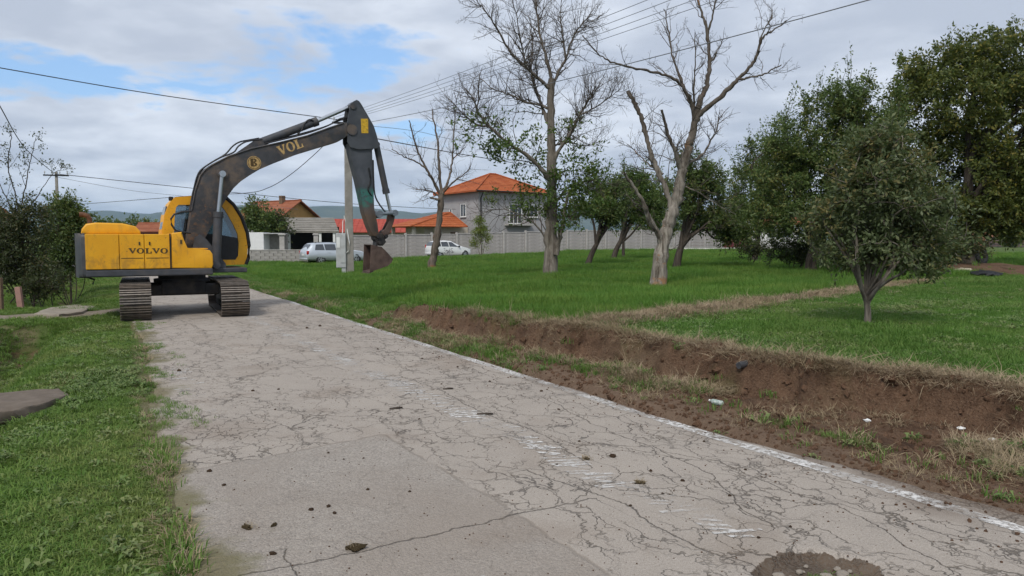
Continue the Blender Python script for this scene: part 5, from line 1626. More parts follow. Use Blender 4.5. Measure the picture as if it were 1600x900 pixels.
def smooth_path(P, sub=4):
    P = np.asarray(P, float); Q = []
    for i in range(len(P) - 1):
        p0, p1, p2, p3 = [P[max(0, min(len(P) - 1, i + o))] for o in (-1, 0, 1, 2)]
        for k in range(sub):
            f = k / sub
            Q.append(0.5 * (2 * p1 + (p2 - p0) * f + (2 * p0 - 5 * p1 + 4 * p2 - p3) * f * f + (3 * p1 - p0 - 3 * p2 + p3) * f ** 3))
    Q.append(P[-1])
    return np.array(Q)
def unit(v):
    return v / (np.linalg.norm(v, axis=-1, keepdims=True) + 1e-9)
def twigs(T, rng, P, R, n, length, levels, f0=0.2, up=0.35, ang=0.9, tips=None, shrink=0.55):
    """side branches along a limb, recursively"""
    m = len(P)
    for _ in range(n):
        f = f0 + (1 - f0) * rng.random() ** 0.8
        i = min(m - 2, int(f * (m - 1)))
        d0 = unit(P[i + 1] - P[i])
        side = rng.normal(size=3); side -= d0 * (side @ d0); side = unit(side)
        d = unit(d0 * math.cos(ang) + side * math.sin(ang) + np.array([0, 0, up]) * rng.random())
        L = length * (0.45 + 0.75 * rng.random()) * (1.1 - 0.5 * f)
        k = 5 if L > 0.5 else 4
        Q = [P[i]]
        for q in range(k):
            d = unit(d + rng.normal(size=3) * 0.22 + np.array([0, 0, up * 0.18]))
            Q.append(Q[-1] + d * L / k)
        Q = np.array(Q)
        r0 = min(R[i] * 0.6, 0.005 + L * 0.0095)
        Rq = np.linspace(r0, max(0.0035, r0 * 0.25), k + 1)
        T.add(Q, Rq, 4 if r0 > 0.012 else 3)
        if tips is not None: tips.append((Q, levels))
        if levels > 1:
            twigs(T, rng, Q, Rq, max(2, int(2 + L * 2.6)), L * shrink, levels - 1, 0.15, up, ang, tips, shrink)
def leaf_obj(name, P, D, size, aspect, mat, parent, origin, rng, fold=0.18, flat=0.5):
    """P leaf bases, D growth directions"""
    n = len(P)
    D = unit(D + rng.normal(size=(n, 3)) * 0.45 + np.array([0, 0, -0.25]))
    Nn = rng.normal(size=(n, 3)) * (1 - flat) + np.array([0, 0, 1.0]) * flat
    S = unit(np.cross(D, Nn)); Nn = np.cross(S, D)
    s = size * (0.65 + 0.6 * rng.random(n))[:, None]
    w = s * aspect
    a = P; c = P + D * s
    b_ = P + D * s * 0.45 + S * w * 0.5 + Nn * w * fold
    d_ = P + D * s * 0.45 - S * w * 0.5 + Nn * w * fold
    V = np.stack([a, b_, c, d_], 1).reshape(-1, 3) - origin
    i = np.arange(n) * 4
    Fq = np.stack([i, i + 1, i + 2, i + 3], 1)
    return mesh_obj(name, fast_mesh(name, V, Fq, mat), parent)

def px_limb(pts, Y0, dY, jit=0.0, rng=None, sub=4):
    m = len(pts)
    P = [at_y(q[0], q[1], Y0 + dY * (k / (m - 1)) ** 0.9) for k, q in enumerate(pts)]
    P = smooth_path(P, sub)
    if rng is not None and jit:
        P[1:-1] += rng.normal(size=P[1:-1].shape) * jit
    return P
def bare_tree(name, label, basepx, limbs, seed, mb, mt, n_tw, tw_len, levels, group='bare trees', flare=1.35, rs=1.0, leaves=None, hidden_twig=None, zoff=0.0):
    rng = np.random.default_rng(seed)
    base = at_ground(*basepx)
    Y0 = base[1]
    t = thing(name, base, label, 'tree', group)
    T, W = Tubes(), Tubes()
    tips = []
    for li, (pts, dY0, dY1, r0, r1, dens) in enumerate(limbs):
        m = len(pts); r0 *= rs; r1 *= rs
        P = [at_y(q[0], q[1], Y0 + dY0 + (dY1 - dY0) * (k / (m - 1))) for k, q in enumerate(pts)]
        if li == 0: P[0] = base + np.array([0, 0, -0.08])
        P = smooth_path(P, 5)
        P[2:-1] += rng.normal(size=P[2:-1].shape) * 0.012 * (1 + r0 * 2)
        f = np.linspace(0, 1, len(P))
        R = r0 + (r1 - r0) * f ** 0.85
        R = R * (1 + 0.10 * rng.normal(size=len(R)))
        if li == 0: R[:4] *= np.array([flare, flare * 0.93, 1.12, 1.04])
        T.add(P, np.maximum(R, 0.006), 12 if r0 > 0.15 else (8 if r0 > 0.06 else 6))
        if dens > 0:
            twigs(W, rng, P, R, int(n_tw * dens), tw_len, levels, 0.12, tips=tips)
    T.obj('trunk', mb, t, base); wo_ = W.obj('twigs', mt, t, base); wo_['kind'] = 'stuff'
    return t, base, tips, rng

# --- the tall half-dead walnut
WAL = [
    ([(860, 433), (861, 385), (862, 340), (863, 300), (862, 255), (861, 205), (861, 153), (862, 123)], 0, 0, 0.42, 0.17, 0.2),
    ([(862, 125), (853, 90), (843, 50), (838, 10), (836, -30)], 0, 0.8, 0.10, 0.025, 0.75),
    ([(861, 140), (845, 125), (823, 107), (797, 82), (777, 46), (760, 20), (744, 0)], 0, -1.2, 0.12, 0.02, 0.9),
    ([(823, 107), (815, 70), (808, 30), (800, -5)], -0.5, -1.5, 0.06, 0.015, 0.5),
    ([(862, 140), (872, 115), (884, 90), (897, 56), (912, 35), (925, 22)], 0, 1.0, 0.10, 0.025, 0.8),
    ([(884, 92), (880, 60), (876, 20), (880, -15)], 0.4, 0.2, 0.06, 0.015, 0.5),
    ([(862, 258), (875, 232), (894, 204), (905, 180), (918, 160), (932, 135)], 0, -1.0, 0.13, 0.03, 0.9),
    ([(905, 180), (930, 168), (955, 150), (968, 140)], -0.6, -1.4, 0.05, 0.012, 0.6),
    ([(862, 285), (840, 258), (815, 236), (792, 222), (766, 199), (748, 178), (741, 158), (728, 138)], 0, -1.8, 0.15, 0.025, 0.9),
    ([(766, 199), (745, 195), (722, 176), (704, 158)], -1.2, -2.0, 0.06, 0.015, 0.6),
    ([(861, 170), (845, 165), (820, 158), (795, 147), (770, 138), (748, 120)], 0, 1.4, 0.09, 0.018, 0.8),
    ([(862, 205), (848, 170), (838, 140), (830, 110), (832, 70), (828, 40)], 0, 1.8, 0.11, 0.02, 0.8),
    ([(863, 330), (880, 300), (905, 285), (935, 280), (960, 290)], 0, -0.6, 0.08, 0.012, 0.5),
    ([(858, 380), (835, 350), (800, 330), (770, 328), (745, 338)], 0, -1.0, 0.06, 0.012, 0.5),
    ([(869, 398), (874, 375), (879, 352), (884, 318), (890, 300)], -0.25, -0.5, 0.17, 0.06, 0.3),
    ([(862, 230), (885, 222), (912, 228), (940, 220)], 0, 0.8, 0.06, 0.012, 0.5),
]
wt_, wb_, wtips, wrng = bare_tree('walnut_tree', 'tall half dead walnut tree with bare top and leafy lower shoots', (860, 433), WAL, 5, m_bark, m_twig, 50, 1.65, 3, rs=0.66, flare=1.3)
# leafy shoots on the lower half
Lp, Ld = [], []
spots = [(770, 200, 22, 18, 90), (745, 225, 18, 12, 40), (800, 232, 24, 18, 120), (768, 248, 26, 16, 110), (735, 186, 18, 9, 50), (830, 262, 25, 20, 150), (862, 300, 34, 30, 360), (835, 312, 22, 18, 120),
         (890, 285, 28, 24, 200), (920, 250, 24, 16, 110), (905, 320, 30, 22, 200), (860, 345, 24, 18, 160), (820, 330, 22, 15, 90), (925, 285, 22, 18, 110), (880, 230, 22, 18, 80), (845, 220, 20, 16, 60), (900, 190, 18, 12, 40), (780, 300, 20, 10, 40), (850, 190, 30, 20, 60), (728, 215, 8, 6, 20), (945, 330, 20, 14, 80)]
ends = [(Q[-1], unit(Q[-1] - Q[-2]), Q) for Q, lv in wtips]
ep_ = np.array([e[0] for e in ends]); 
pxy = np.stack([(800 + F * ep_[:, 0] / ep_[:, 1]), (375 - F * (ep_[:, 2] - CAM_H) / ep_[:, 1])], 1)
for (cx_, cy_, rx_, ry_, k) in spots:
    dd = ((pxy[:, 0] - cx_) / (rx_ * 1.5)) ** 2 + ((pxy[:, 1] - cy_) / (ry_ * 1.5)) ** 2
    cand = np.where(dd < 1)[0]
    if len(cand) == 0: cand = np.argsort(dd)[:4]
    for _ in range(k // 4):
        e = ends[cand[wrng.integers(len(cand))]]
        q = e[2]; u = wrng.random()
        p = q[-2] * (1 - u) + q[-1] * u + wrng.normal(size=3) * 0.10
        for j in range(9):
            Lp.append(p + wrng.normal(size=3) * 0.085); Ld.append(wrng.normal(size=3) + e[1])
leaf_obj('foliage', np.array(Lp), np.array(Ld), 0.15, 0.46, m_leaf_fresh, wt_, wb_, wrng)

# --- the pale dead tree with broken limbs
DEAD = [
    ([(1028, 449), (1031, 415), (1037, 378), (1045, 350), (1053, 327), (1060, 300), (1064, 280), (1068, 256), (1075, 232), (1081, 215), (1088, 179), (1092, 165)], 0, 0, 0.32, 0.12, 0.25),
    ([(1037, 385), (1030, 368), (1019, 350), (1010, 330), (1003, 312), (986, 286), (975, 270)], 0, -0.9, 0.15, 0.05, 0.35),
    ([(1050, 332), (1042, 300), (1032, 276), (1024, 258), (1017, 240), (1010, 215), (1005, 195), (997, 172), (990, 158), (981, 142)], 0, 0.7, 0.12, 0.085, 0.55),
    ([(1065, 275), (1058, 245), (1047, 220), (1040, 195), (1034, 172)], 0, -0.6, 0.10, 0.05, 0.5),
    ([(1086, 190), (1080, 160), (1070, 140), (1053, 123), (1030, 115), (1007, 109), (975, 103), (950, 95), (930, 78), (910, 55)], 0, -1.4, 0.085, 0.02, 0.45),
    ([(1090, 170), (1098, 148), (1104, 133), (1108, 110), (1109, 92), (1106, 60), (1100, 30), (1091, 5), (1083, -25)], 0, 0.6, 0.12, 0.035, 0.45),
    ([(1105, 55), (1112, 30), (1118, 5), (1124, -20)], 0.5, 0.4, 0.05, 0.02, 0.2),
    ([(1078, 160), (1066, 130), (1053, 97), (1048, 70), (1044, 45), (1037, 14)], 0, 0.9, 0.07, 0.02, 0.4),
    ([(1052, 95), (1058, 82), (1057, 68)], 0.6, 0.7, 0.03, 0.01, 0.1),
    ([(1090, 182), (1105, 168), (1124, 153), (1140, 137), (1155, 122), (1168, 108), (1180, 92), (1187, 70), (1195, 55), (1212, 45), (1229, 32)], 0, -0.8, 0.12, 0.022, 0.4),
    ([(1153, 124), (1170, 122), (1191, 117), (1205, 110), (1221, 101)], -0.5, -0.8, 0.05, 0.018, 0.2),
    ([(1185, 80), (1192, 50), (1205, 30), (1206, 16)], -0.6, -0.4, 0.04, 0.012, 0.2),
    ([(1109, 100), (1116, 90), (1120, 82)], 0.3, 0.2, 0.05, 0.03, 0.1),
    ([(1068, 262), (1080, 252), (1093, 246), (1108, 224), (1119, 204), (1124, 182)], 0, 0.9, 0.07, 0.022, 0.7),
    ([(1082, 210), (1084, 150), (1086, 102), (1086, 50)], 0, -0.5, 0.06, 0.014, 0.5),
    ([(1036, 272), (1020, 262), (1000, 244), (980, 225)], 0.2, 0.8, 0.05, 0.014, 0.5),
    ([(1062, 290), (1090, 300), (1120, 320), (1150, 335)], 0, 0.8, 0.04, 0.008, 0.5),
]
dt_, db_, dtips, drng = bare_tree('dead_tree', 'pale dead tree with broken limbs and stripped orange wood at its foot', (1028, 449), DEAD, 9, m_bark_dead, m_twig, 34, 1.15, 3, flare=1.55, rs=0.74)
# --- the thin dead tree
THIN = [
    ([(673, 423), (678, 400), (682, 378), (686, 345), (689, 315), (690, 303)], 0, 0, 0.33, 0.22, 0.1),
    ([(689, 306), (678, 285), (667, 266), (657, 246), (650, 228), (644, 205), (639, 188)], 0, -0.8, 0.13, 0.04, 0.5),
    ([(664, 262), (650, 252), (632, 245), (612, 233)], -0.4, -1.0, 0.07, 0.03, 0.3),
    ([(690, 304), (687, 270), (685, 240), (683, 215), (678, 190), (675, 170)], 0, 0.5, 0.12, 0.035, 0.5),
    ([(684, 220), (690, 206), (688, 198)], 0.3, 0.3, 0.04, 0.02, 0.1),
    ([(691, 304), (697, 290), (703, 275), (706, 255), (708, 235), (709, 205), (711, 178)], 0, 0.9, 0.12, 0.035, 0.5),
    ([(707, 250), (716, 240), (728, 229)], 0.6, 0.4, 0.06, 0.02, 0.3),
    ([(693, 300), (710, 283), (722, 274), (735, 263)], 0, -0.6, 0.09, 0.025, 0.6),
    ([(688, 308), (675, 300), (662, 296), (645, 296)], 0, -0.6, 0.08, 0.02, 0.6),
    ([(686, 312), (676, 310), (672, 309)], -0.2, -0.3, 0.10, 0.06, 0.1),
]
bare_tree('thin_dead_tree', 'small dead tree with leaning trunk in front of the white hatchback', (673, 423), THIN, 14, m_bark_mid, m_twig, 24, 1.5, 2, rs=0.66)

# --- leafy trees
def leafy(name, label, base, stem, r0, blobs, seed, n_cl, cl_r, n_leaf, size, aspect, lm, bm_, group, shoots=0, depth=1.0, flat=0.45, cat='tree', nmain=9, shell=0.5, extra=None, dens_tw=4):
    """stem: world points of the trunk; blobs: (centre xyz, radii xyz)"""
    rng = np.random.default_rng(seed)
    t = thing(name, base, label, cat, group)
    T = Tubes()
    stems = stem if isinstance(stem[0], list) else [stem]
    forks = []
    for st_ in stems:
        P = smooth_path(st_, 5)
        rq0 = r0 if not forks else r0 * 0.55
        R = np.linspace(rq0, rq0 * 0.5, len(P))
        if not forks: R[:3] *= np.array([1.35, 1.15, 1.05])
        T.add(P, R, 9)
        forks.append((P, R))
    vol = np.array([b[1][0] * b[1][1] * b[1][2] for b in blobs]) ** 0.7; vol /= vol.sum()
    which = rng.choice(len(blobs), n_cl, p=vol)
    u = unit(rng.normal(size=(n_cl, 3))); rad = shell + (1 - shell) * rng.random(n_cl) ** 0.7
    C = np.array([blobs[w][0] for w in which]) + u * rad[:, None] * np.array([blobs[w][1] for w in which])
    nodes, nr = [], []
    for P, R in forks:
        for q in range(len(P) // 2, len(P)):
            nodes.append(P[q]); nr.append(R[q])
    order = rng.permutation(n_cl)
    for c_i, ci in enumerate(order):
        c = C[ci]
        N_ = np.array(nodes)
        dist = np.linalg.norm(N_ - c, axis=1) + 0.6 * np.maximum(0, N_[:, 2] - c[2])
        k = int(np.argmin(dist)) if c_i > nmain else int(rng.integers(max(1, len(forks[0][0]) // 2)))
        a = N_[k]
        L = np.linalg.norm(c - a)
        mid1 = a + (c - a) * 0.35 + np.array([0, 0, 0.16 * L]) + rng.normal(size=3) * 0.07 * L
        mid2 = a + (c - a) * 0.7 + np.array([0, 0, 0.12 * L]) + rng.normal(size=3) * 0.07 * L
        P = smooth_path([a, mid1, mid2, c], 3)
        ra = min(nr[k] * 0.72, 0.018 + 0.030 * L if c_i <= nmain else 0.010 + 0.018 * L)
        R = np.linspace(ra, max(0.006, ra * 0.3), len(P))
        T.add(P, R, 6 if ra > 0.04 else 4)
        for q in (3, 5, 7, 9):
            nodes.append(P[q]); nr.append(R[q])
    # twigs and leaves
    per = max(1, n_leaf // n_cl)
    ntw = 7
    cs = np.repeat(C, ntw, axis=0)
    td = unit(rng.normal(size=(n_cl * ntw, 3)) + np.array([0, 0, 0.35]))
    tl2 = cl_r * (0.5 + 0.8 * rng.random(n_cl * ntw))
    for k in range(0, n_cl * ntw, max(1, dens_tw)):
        T.add(np.array([cs[k], cs[k] + td[k] * tl2[k] * 0.5 + rng.normal(size=3) * 0.03, cs[k] + td[k] * tl2[k]]), np.array([0.008, 0.006, 0.003]), 3)
    ti = rng.integers(0, n_cl * ntw, n_leaf)
    uu = rng.random(n_leaf) ** 0.7
    P = cs[ti] + td[ti] * (tl2[ti] * uu)[:, None] + rng.normal(size=(n_leaf, 3)) * size * 0.55
    D = td[ti] + rng.normal(size=(n_leaf, 3)) * 0.7
    if shoots:
        top = C[np.argsort(-C[:, 2] - 0.3 * rng.random(n_cl))[:max(6, n_cl // 2)]]
        SP, SD = [], []
        for _ in range(shoots):
            c = top[rng.integers(len(top))]
            L = cl_r * (1.3 + 1.8 * rng.random()); d = unit(np.array([rng.normal() * 0.3, rng.normal() * 0.3, 1.0]))
            Q = np.array([c, c + d * L * 0.5 + rng.normal(size=3) * 0.05, c + d * L])
            T.add(Q, np.array([0.014, 0.009, 0.004]), 4)
            m = int(L / size * 3.5)
            v = rng.random(m)[:, None]
            SP.append(Q[0] * (1 - v) + Q[2] * v + rng.normal(size=(m, 3)) * size * 0.5); SD.append(np.tile(d, (m, 1)) * 0.5 + rng.normal(size=(m, 3)))
        P = np.concatenate([P] + SP); D = np.concatenate([D] + SD)
    T.obj('trunk', bm_, t, np.array(base))
    leaf_obj('crown', P, D, size, aspect, lm, t, np.array(base), rng, flat=flat)
    return t
def blob(px, py, rx, ry, Y, dz=0.9, off=0.0):
    c = at_y(px, py, Y + off); k = Y / F
    return (c, (rx * k, rx * k * dz, ry * k))
def stem_px(pts, base, dY=0.0):
    return [np.array(base) + np.array([0, 0, -0.1])] + [at_y(q[0], q[1], base[1] + dY * (k + 1)) for k, q in enumerate(pts)]

# small fruit tree on the mown field
b0 = at_ground(1355, 509)
Y = b0[1]
st_s = [stem_px([(1356, 490), (1354, 474), (1350, 462)], b0),
        [at_y(1355, 474, Y), at_y(1346, 450, Y - 0.1), at_y(1341, 415, Y - 0.25), at_y(1338, 370, Y - 0.3)],
        [at_y(1355, 472, Y), at_y(1358, 440, Y + 0.15), at_y(1366, 395, Y + 0.3), at_y(1372, 330, Y + 0.3)],
        [at_y(1356, 470, Y), at_y(1370, 452, Y - 0.15), at_y(1392, 436, Y - 0.35), at_y(1408, 428, Y - 0.45)],
        [at_y(1357, 468, Y), at_y(1372, 440, Y + 0.1), at_y(1385, 400, Y + 0.2), at_y(1400, 350, Y + 0.2)]]
leafy('fruit_tree', 'small round fruit tree with grey forked stem standing alone on the mown grass', b0, st_s, 0.058, [blob(1378, 300, 92, 90, Y), blob(1325, 350, 62, 70, Y, 1.2), blob(1440, 365, 62, 72, Y, 1.2), blob(1370, 225, 50, 35, Y), blob(1385, 390, 80, 40, Y, 1.1)],
      21, 210, 0.27, 25000, 0.080, 0.42, m_leaf_fruit, m_bark, 'leafy trees', nmain=14, shell=0.25)
# feathery tree behind it
b0 = at_ground(1266, 428); Y = b0[1]
leafy('plum_tree', 'bushy green tree with dark trunk left behind the small fruit tree', b0, stem_px([(1268, 405), (1272, 385), (1270, 360)], b0), 0.26,
      [blob(1262, 300, 80, 80, Y), blob(1205, 330, 52, 55, Y), blob(1320, 250, 85, 85, Y), blob(1300, 175, 50, 45, Y), blob(1345, 330, 70, 80, Y), blob(1235, 240, 45, 55, Y), blob(1375, 205, 45, 60, Y), blob(1395, 280, 50, 60, Y), blob(1330, 155, 45, 32, Y)],
      22, 330, 0.6, 66000, 0.135, 0.42, m_leaf_orch, m_bark_dark, 'leafy trees', shoots=70, shell=0.3)
b0 = at_ground(1178, 412); Y = b0[1]
leafy('plum_tree', 'loose green tree with feathery upright shoots right of the pale dead tree', b0, stem_px([(1180, 395), (1184, 375), (1182, 350)], b0), 0.2,
      [blob(1180, 300, 50, 60, Y), blob(1150, 330, 38, 45, Y), blob(1210, 250, 42, 60, Y), blob(1215, 330, 40, 50, Y)],
      23, 170, 0.65, 26000, 0.155, 0.42, m_leaf_orch, m_bark_dark, 'leafy trees', shoots=46, shell=0.3)
# big walnut on the right
bb = at_y(1510, 400, 36.0); b0 = np.array([bb[0], bb[1], gz(bb[0], bb[1])]); Y = b0[1]
leafy('big_walnut_tree', 'huge dark walnut tree filling the right edge of the picture', b0, stem_px([(1508, 380), (1506, 350), (1510, 310), (1515, 270)], b0), 0.42,
      [blob(1500, 150, 85, 80, Y), blob(1435, 190, 55, 70, Y), blob(1560, 110, 85, 62, Y), blob(1600, 220, 90, 105, Y), blob(1500, 270, 85, 80, Y), blob(1610, 320, 70, 60, Y), blob(1425, 115, 30, 34, Y), blob(1455, 310, 50, 50, Y), blob(1540, 340, 50, 40, Y), blob(1660, 150, 70, 90, Y), blob(1570, 345, 45, 38, Y), blob(1600, 290, 60, 60, Y), blob(1480, 350, 45, 35, Y)],
      24, 460, 0.8, 92000, 0.20, 0.44, m_leaf_walnut, m_bark_dark, 'leafy trees', shell=0.4, nmain=14)
# orchard row
b0 = at_ground(917, 416); Y = b0[1]
leafy('apple_tree', 'leftmost orchard tree with trunk leaning to the right', b0, stem_px([(924, 398), (933, 380), (942, 362)], b0), 0.17,
      [blob(938, 325, 34, 30, Y), blob(912, 330, 24, 20, Y), blob(960, 305, 28, 26, Y), blob(930, 295, 20, 14, Y), blob(965, 340, 25, 22, Y)], 25, 100, 0.5, 12500, 0.135, 0.45, m_leaf_orch, m_bark_dark, 'leafy trees', shoots=18, shell=0.3)
b0 = at_ground(957, 409); Y = b0[1]
leafy('apple_tree', 'orchard tree with thick slanting trunk second from the left', b0, stem_px([(962, 393), (970, 376), (980, 358)], b0), 0.20,
      [blob(990, 310, 42, 38, Y), blob(1015, 335, 32, 30, Y), blob(985, 275, 26, 22, Y), blob(960, 320, 24, 28, Y)], 26, 120, 0.55, 16000, 0.15, 0.45, m_leaf_fresh, m_bark_dark, 'leafy trees', shoots=24, shell=0.3)
b0 = at_ground(974, 404); Y = b0[1]
leafy('apple_tree', 'slim upright orchard tree just behind the slanting trunk', b0, stem_px([(974, 390), (975, 372), (985, 350)], b0), 0.13,
      [blob(1000, 320, 36, 34, Y), blob(1030, 300, 30, 40, Y), blob(1035, 345, 26, 24, Y)], 27, 70, 0.6, 9000, 0.17, 0.45, m_leaf_orch, m_bark_dark, 'leafy trees', shoots=14, shell=0.3)
b0 = at_ground(1056, 421); Y = b0[1]
leafy('apple_tree', 'orchard tree with dark leaning trunk directly right of the pale dead tree', b0, stem_px([(1060, 400), (1066, 382), (1078, 364)], b0), 0.2,
      [blob(1098, 318, 52, 40, Y), blob(1055, 295, 30, 36, Y), blob(1132, 345, 42, 32, Y), blob(1078, 262, 24, 18, Y), blob(1150, 365, 30, 20, Y), blob(1110, 280, 30, 25, Y)], 28, 150, 0.55, 21000, 0.14, 0.45, m_leaf_orch, m_bark_dark, 'leafy trees', shoots=26, shell=0.3)
# dark undergrowth below the trees on the right
def shrub(name, label, px, py, Yb, blobs, seed, n_cl, cl_r, n_leaf, size, lm, group, bm_=None, shell=0.2):
    bb = at_y(px, py, Yb); b0 = np.array([bb[0], bb[1], gz(bb[0], bb[1])])
    rng = np.random.default_rng(seed)
    stems = []
    for k in range(5):
        c = blobs[rng.integers(len(blobs))][0]
        st0 = b0 + np.array([rng.normal() * 0.25, rng.normal() * 0.25, -0.05])
        stems.append([st0, st0 * 0.6 + c * 0.4 + rng.normal(size=3) * 0.15, c])
    return leafy(name, label, b0, stems, 0.035, blobs, seed, n_cl, cl_r, n_leaf, size, 0.42, lm, bm_ or m_bark_dark, group, cat='shrub', shell=shell)
for k, (px, py, Yb, rx, ry, lab) in enumerate(((1335, 432, 27.5, 60, 34, 'dark shrub under the trees behind the small fruit tree'), (1425, 425, 29, 66, 40, 'dark undergrowth shrub right of the small fruit tree crown'),
                                           (1490, 410, 33, 50, 30, 'low dark shrub at the foot of the huge walnut'), (1240, 415, 31, 45, 22, 'low brushy shrub around the plum tree trunk'), (1170, 400, 36, 34, 14, 'low twiggy brush right of the pale dead tree'))):
    shrub('undergrowth_shrub', lab, px, py, Yb, [blob(px, py - ry, rx, ry, Yb, 0.8), blob(px + rx * 0.5, py - ry * 0.8, rx * 0.6, ry * 0.8, Yb, 0.8)], 40 + k, 60, 0.35, 6500 if k != 4 else 2200, 0.11, m_leaf_dark, 'undergrowth shrubs')
# young sapling by the wall
b0 = at_y(752, 402, 57); b0[2] = gz(b0[0], b0[1]); Y = b0[1]
leafy('sapling', 'young yellow green sapling with several thin stems in front of the wall', b0, [stem_px([(752, 385), (750, 360)], b0), stem_px([(746, 385), (742, 365)], b0), stem_px([(757, 385), (760, 365)], b0)], 0.05,
      [blob(750, 362, 11, 20, Y), blob(742, 378, 7, 12, Y), blob(761, 375, 7, 12, Y), blob(749, 346, 6, 8, Y)], 30, 50, 0.32, 3600, 0.14, 0.3, m_leaf_lime, m_bark, 'leafy trees', shell=0.1)
# shrubs at the left edge
shrub('garden_shrub', 'tall dark garden shrub at the left edge of the picture', 30, 468, 21, [blob(20, 405, 42, 60, 21), blob(45, 350, 34, 48, 21), blob(55, 425, 36, 40, 21), blob(-15, 370, 40, 60, 21)], 51, 170, 0.38, 17000, 0.095, m_leaf_dark, 'garden shrubs', shell=0.15)
shrub('garden_shrub', 'dense green garden shrub around the slim utility pole', 108, 450, 25, [blob(112, 372, 25, 55, 25), blob(92, 400, 30, 50, 25), blob(122, 345, 16, 30, 25), blob(85, 350, 24, 40, 25), blob(105, 330, 20, 22, 25)], 52, 150, 0.42, 15000, 0.11, m_leaf_orch, 'garden shrubs', shell=0.15)
shrub('garden_shrub', 'heap of dry dark brush beside the pink post', 78, 462, 20.5, [blob(78, 445, 30, 18, 20.5), blob(55, 452, 22, 14, 20.5)], 53, 70, 0.3, 2600, 0.09, m_leaf_dark, 'garden shrubs', shell=0.1)
# sparse twiggy tree at the left edge
SPARSE = [([(38, 466), (36, 420), (32, 370), (28, 320)], 0, 0, 0.07, 0.045, 0.1),
          ([(30, 330), (20, 290), (12, 255), (18, 215), (16, 203)], 0, -0.3, 0.04, 0.012, 0.6),
          ([(30, 335), (38, 300), (46, 262), (52, 230), (56, 215)], 0, 0.3, 0.035, 0.010, 0.6),
          ([(32, 345), (55, 310), (80, 275), (100, 262)], 0, 0.5, 0.03, 0.008, 0.6),
          ([(30, 340), (10, 310), (-8, 270), (-20, 230)], 0, -0.4, 0.035, 0.010, 0.6)]
tt_, tb_, ttips, trng = bare_tree('thin_leaved_tree', 'sparse thin tree with few small leaves above the left shrubs', (38, 468), SPARSE, 61, m_bark_dark, m_bark_dark, 11, 0.7, 2, group='bare trees', flare=1.1, rs=0.6)
Lp, Ld = [], []
for Q, lv in ttips:
    for _ in range(9):
        u_ = trng.random(); Lp.append(Q[-2] * (1 - u_) + Q[-1] * u_ + trng.normal(size=3) * 0.05); Ld.append(trng.normal(size=3))
leaf_obj('foliage', np.array(Lp), np.array(Ld), 0.075, 0.5, m_leaf_dark, tt_, tb_, trng)
# far trees behind houses and along the horizon
def far_tree(label, px, Yb, ytop, rx, seed, n=2600, lm=None, size=0.38):
    bb = at_y(px, 390, Yb); b0 = np.array([bb[0], bb[1], gz(bb[0], bb[1])])
    ybase = 375 - F * (b0[2] - CAM_H) / Yb
    h = ybase - ytop
    rng = np.random.default_rng(seed)
    bl = [blob(px, ytop + h * 0.42, rx, h * 0.40, Yb)] + [blob(px + rng.uniform(-0.6, 0.6) * rx, ytop + h * rng.uniform(0.3, 0.65), rx * 0.6, h * 0.28, Yb) for _ in range(3)]
    leafy('far_tree', label, b0, stem_px([(px, ybase - h * 0.2), (px + 1, ybase - h * 0.45)], b0), 0.18, bl, seed, 60, 0.9, n, size, 0.5, lm or m_leaf_orch, m_bark_dark, 'far trees', shell=0.3)
far_tree('round green tree left of the old brown-roofed house', 410, 72, 309, 26, 71, 6000, m_leaf_orch, 0.30)
far_tree('lower green tree beside the round tree by the brown-roofed house', 432, 74, 332, 16, 72, 2600, m_leaf_dark, 0.3)
rq = random.Random(3)
for k, (px, Yb, yt, rx) in enumerate(((160, 120, 342, 18), (186, 130, 346, 16), (208, 118, 339, 16), (232, 140, 343, 14), (252, 125, 345, 14), (395, 130, 344, 18))):
    far_tree(['leftmost small far tree right of the garden shrubs', 'second small far tree behind the engine hood', 'third small far tree above the engine hood', 'fourth small far tree above the engine hood',
              'small far tree just left of the excavator cab', 'small far tree right of the excavator cab'][k], px, Yb, yt, rx, 80 + k, 1500, None, 0.55)
for k, (px, Yb, yt, rx) in enumerate(((1005, 130, 352, 26), (1090, 120, 340, 34), (1290, 125, 345, 40), (1380, 140, 345, 40), (1585, 96, 352, 14))):
    far_tree(['far tree glimpsed between the slanting orchard trunks', 'far tree behind the maroon sheet fence', 'far tree behind the white house', 'far tree hidden behind the small fruit tree', 'small far tree beside the picket fence'][k], px, Yb, yt, rx, 90 + k, 1800, None, 0.5)
# ------------------------------------------------------------------ slabs, post, litter, clods
def solid_px(name, label, cat, poly, ztop, th, mat, kind=None, rough=0.012, seed=1):
    P = [at_z(q[0], q[1], ztop) for q in poly]
    c = np.mean(P, axis=0)
    b = B()
    b.prism([(p[0] - c[0], p[1] - c[1]) for p in P], -th, 0.0, lambda q, h_: (q[0], q[1], h_), 0.02, 2)
    bmesh.ops.triangulate(b.bm, faces=b.bm.faces)
    bmesh.ops.subdivide_edges(b.bm, edges=[e for e in b.bm.edges if e.calc_length() > 0.12], cuts=4, use_grid_fill=True)
    bmesh.ops.triangulate(b.bm, faces=b.bm.faces)
    for v in b.bm.verts:
        n_ = [float(fbm(np.array([v.co.x * 5 + k_ * 9]), np.array([v.co.y * 5 + v.co.z * 7]), 201 + k_, 3)[0]) for k_ in range(3)]
        v.co += Vector((n_[0] * 0.035, n_[1] * 0.035, n_[2] * 0.018))
    o = b.obj(name, mat, None, smooth=30, loc=c)
    return tag(o, label, cat, kind=kind)
m_slab = simple('worn concrete slab', (0.150, 0.122, 0.098), 0.95, 0.3, 5, bump=0.6, spec=0.15, dirt=(0.13, 0.105, 0.08), dirt_amt=0.7, dscale=2)
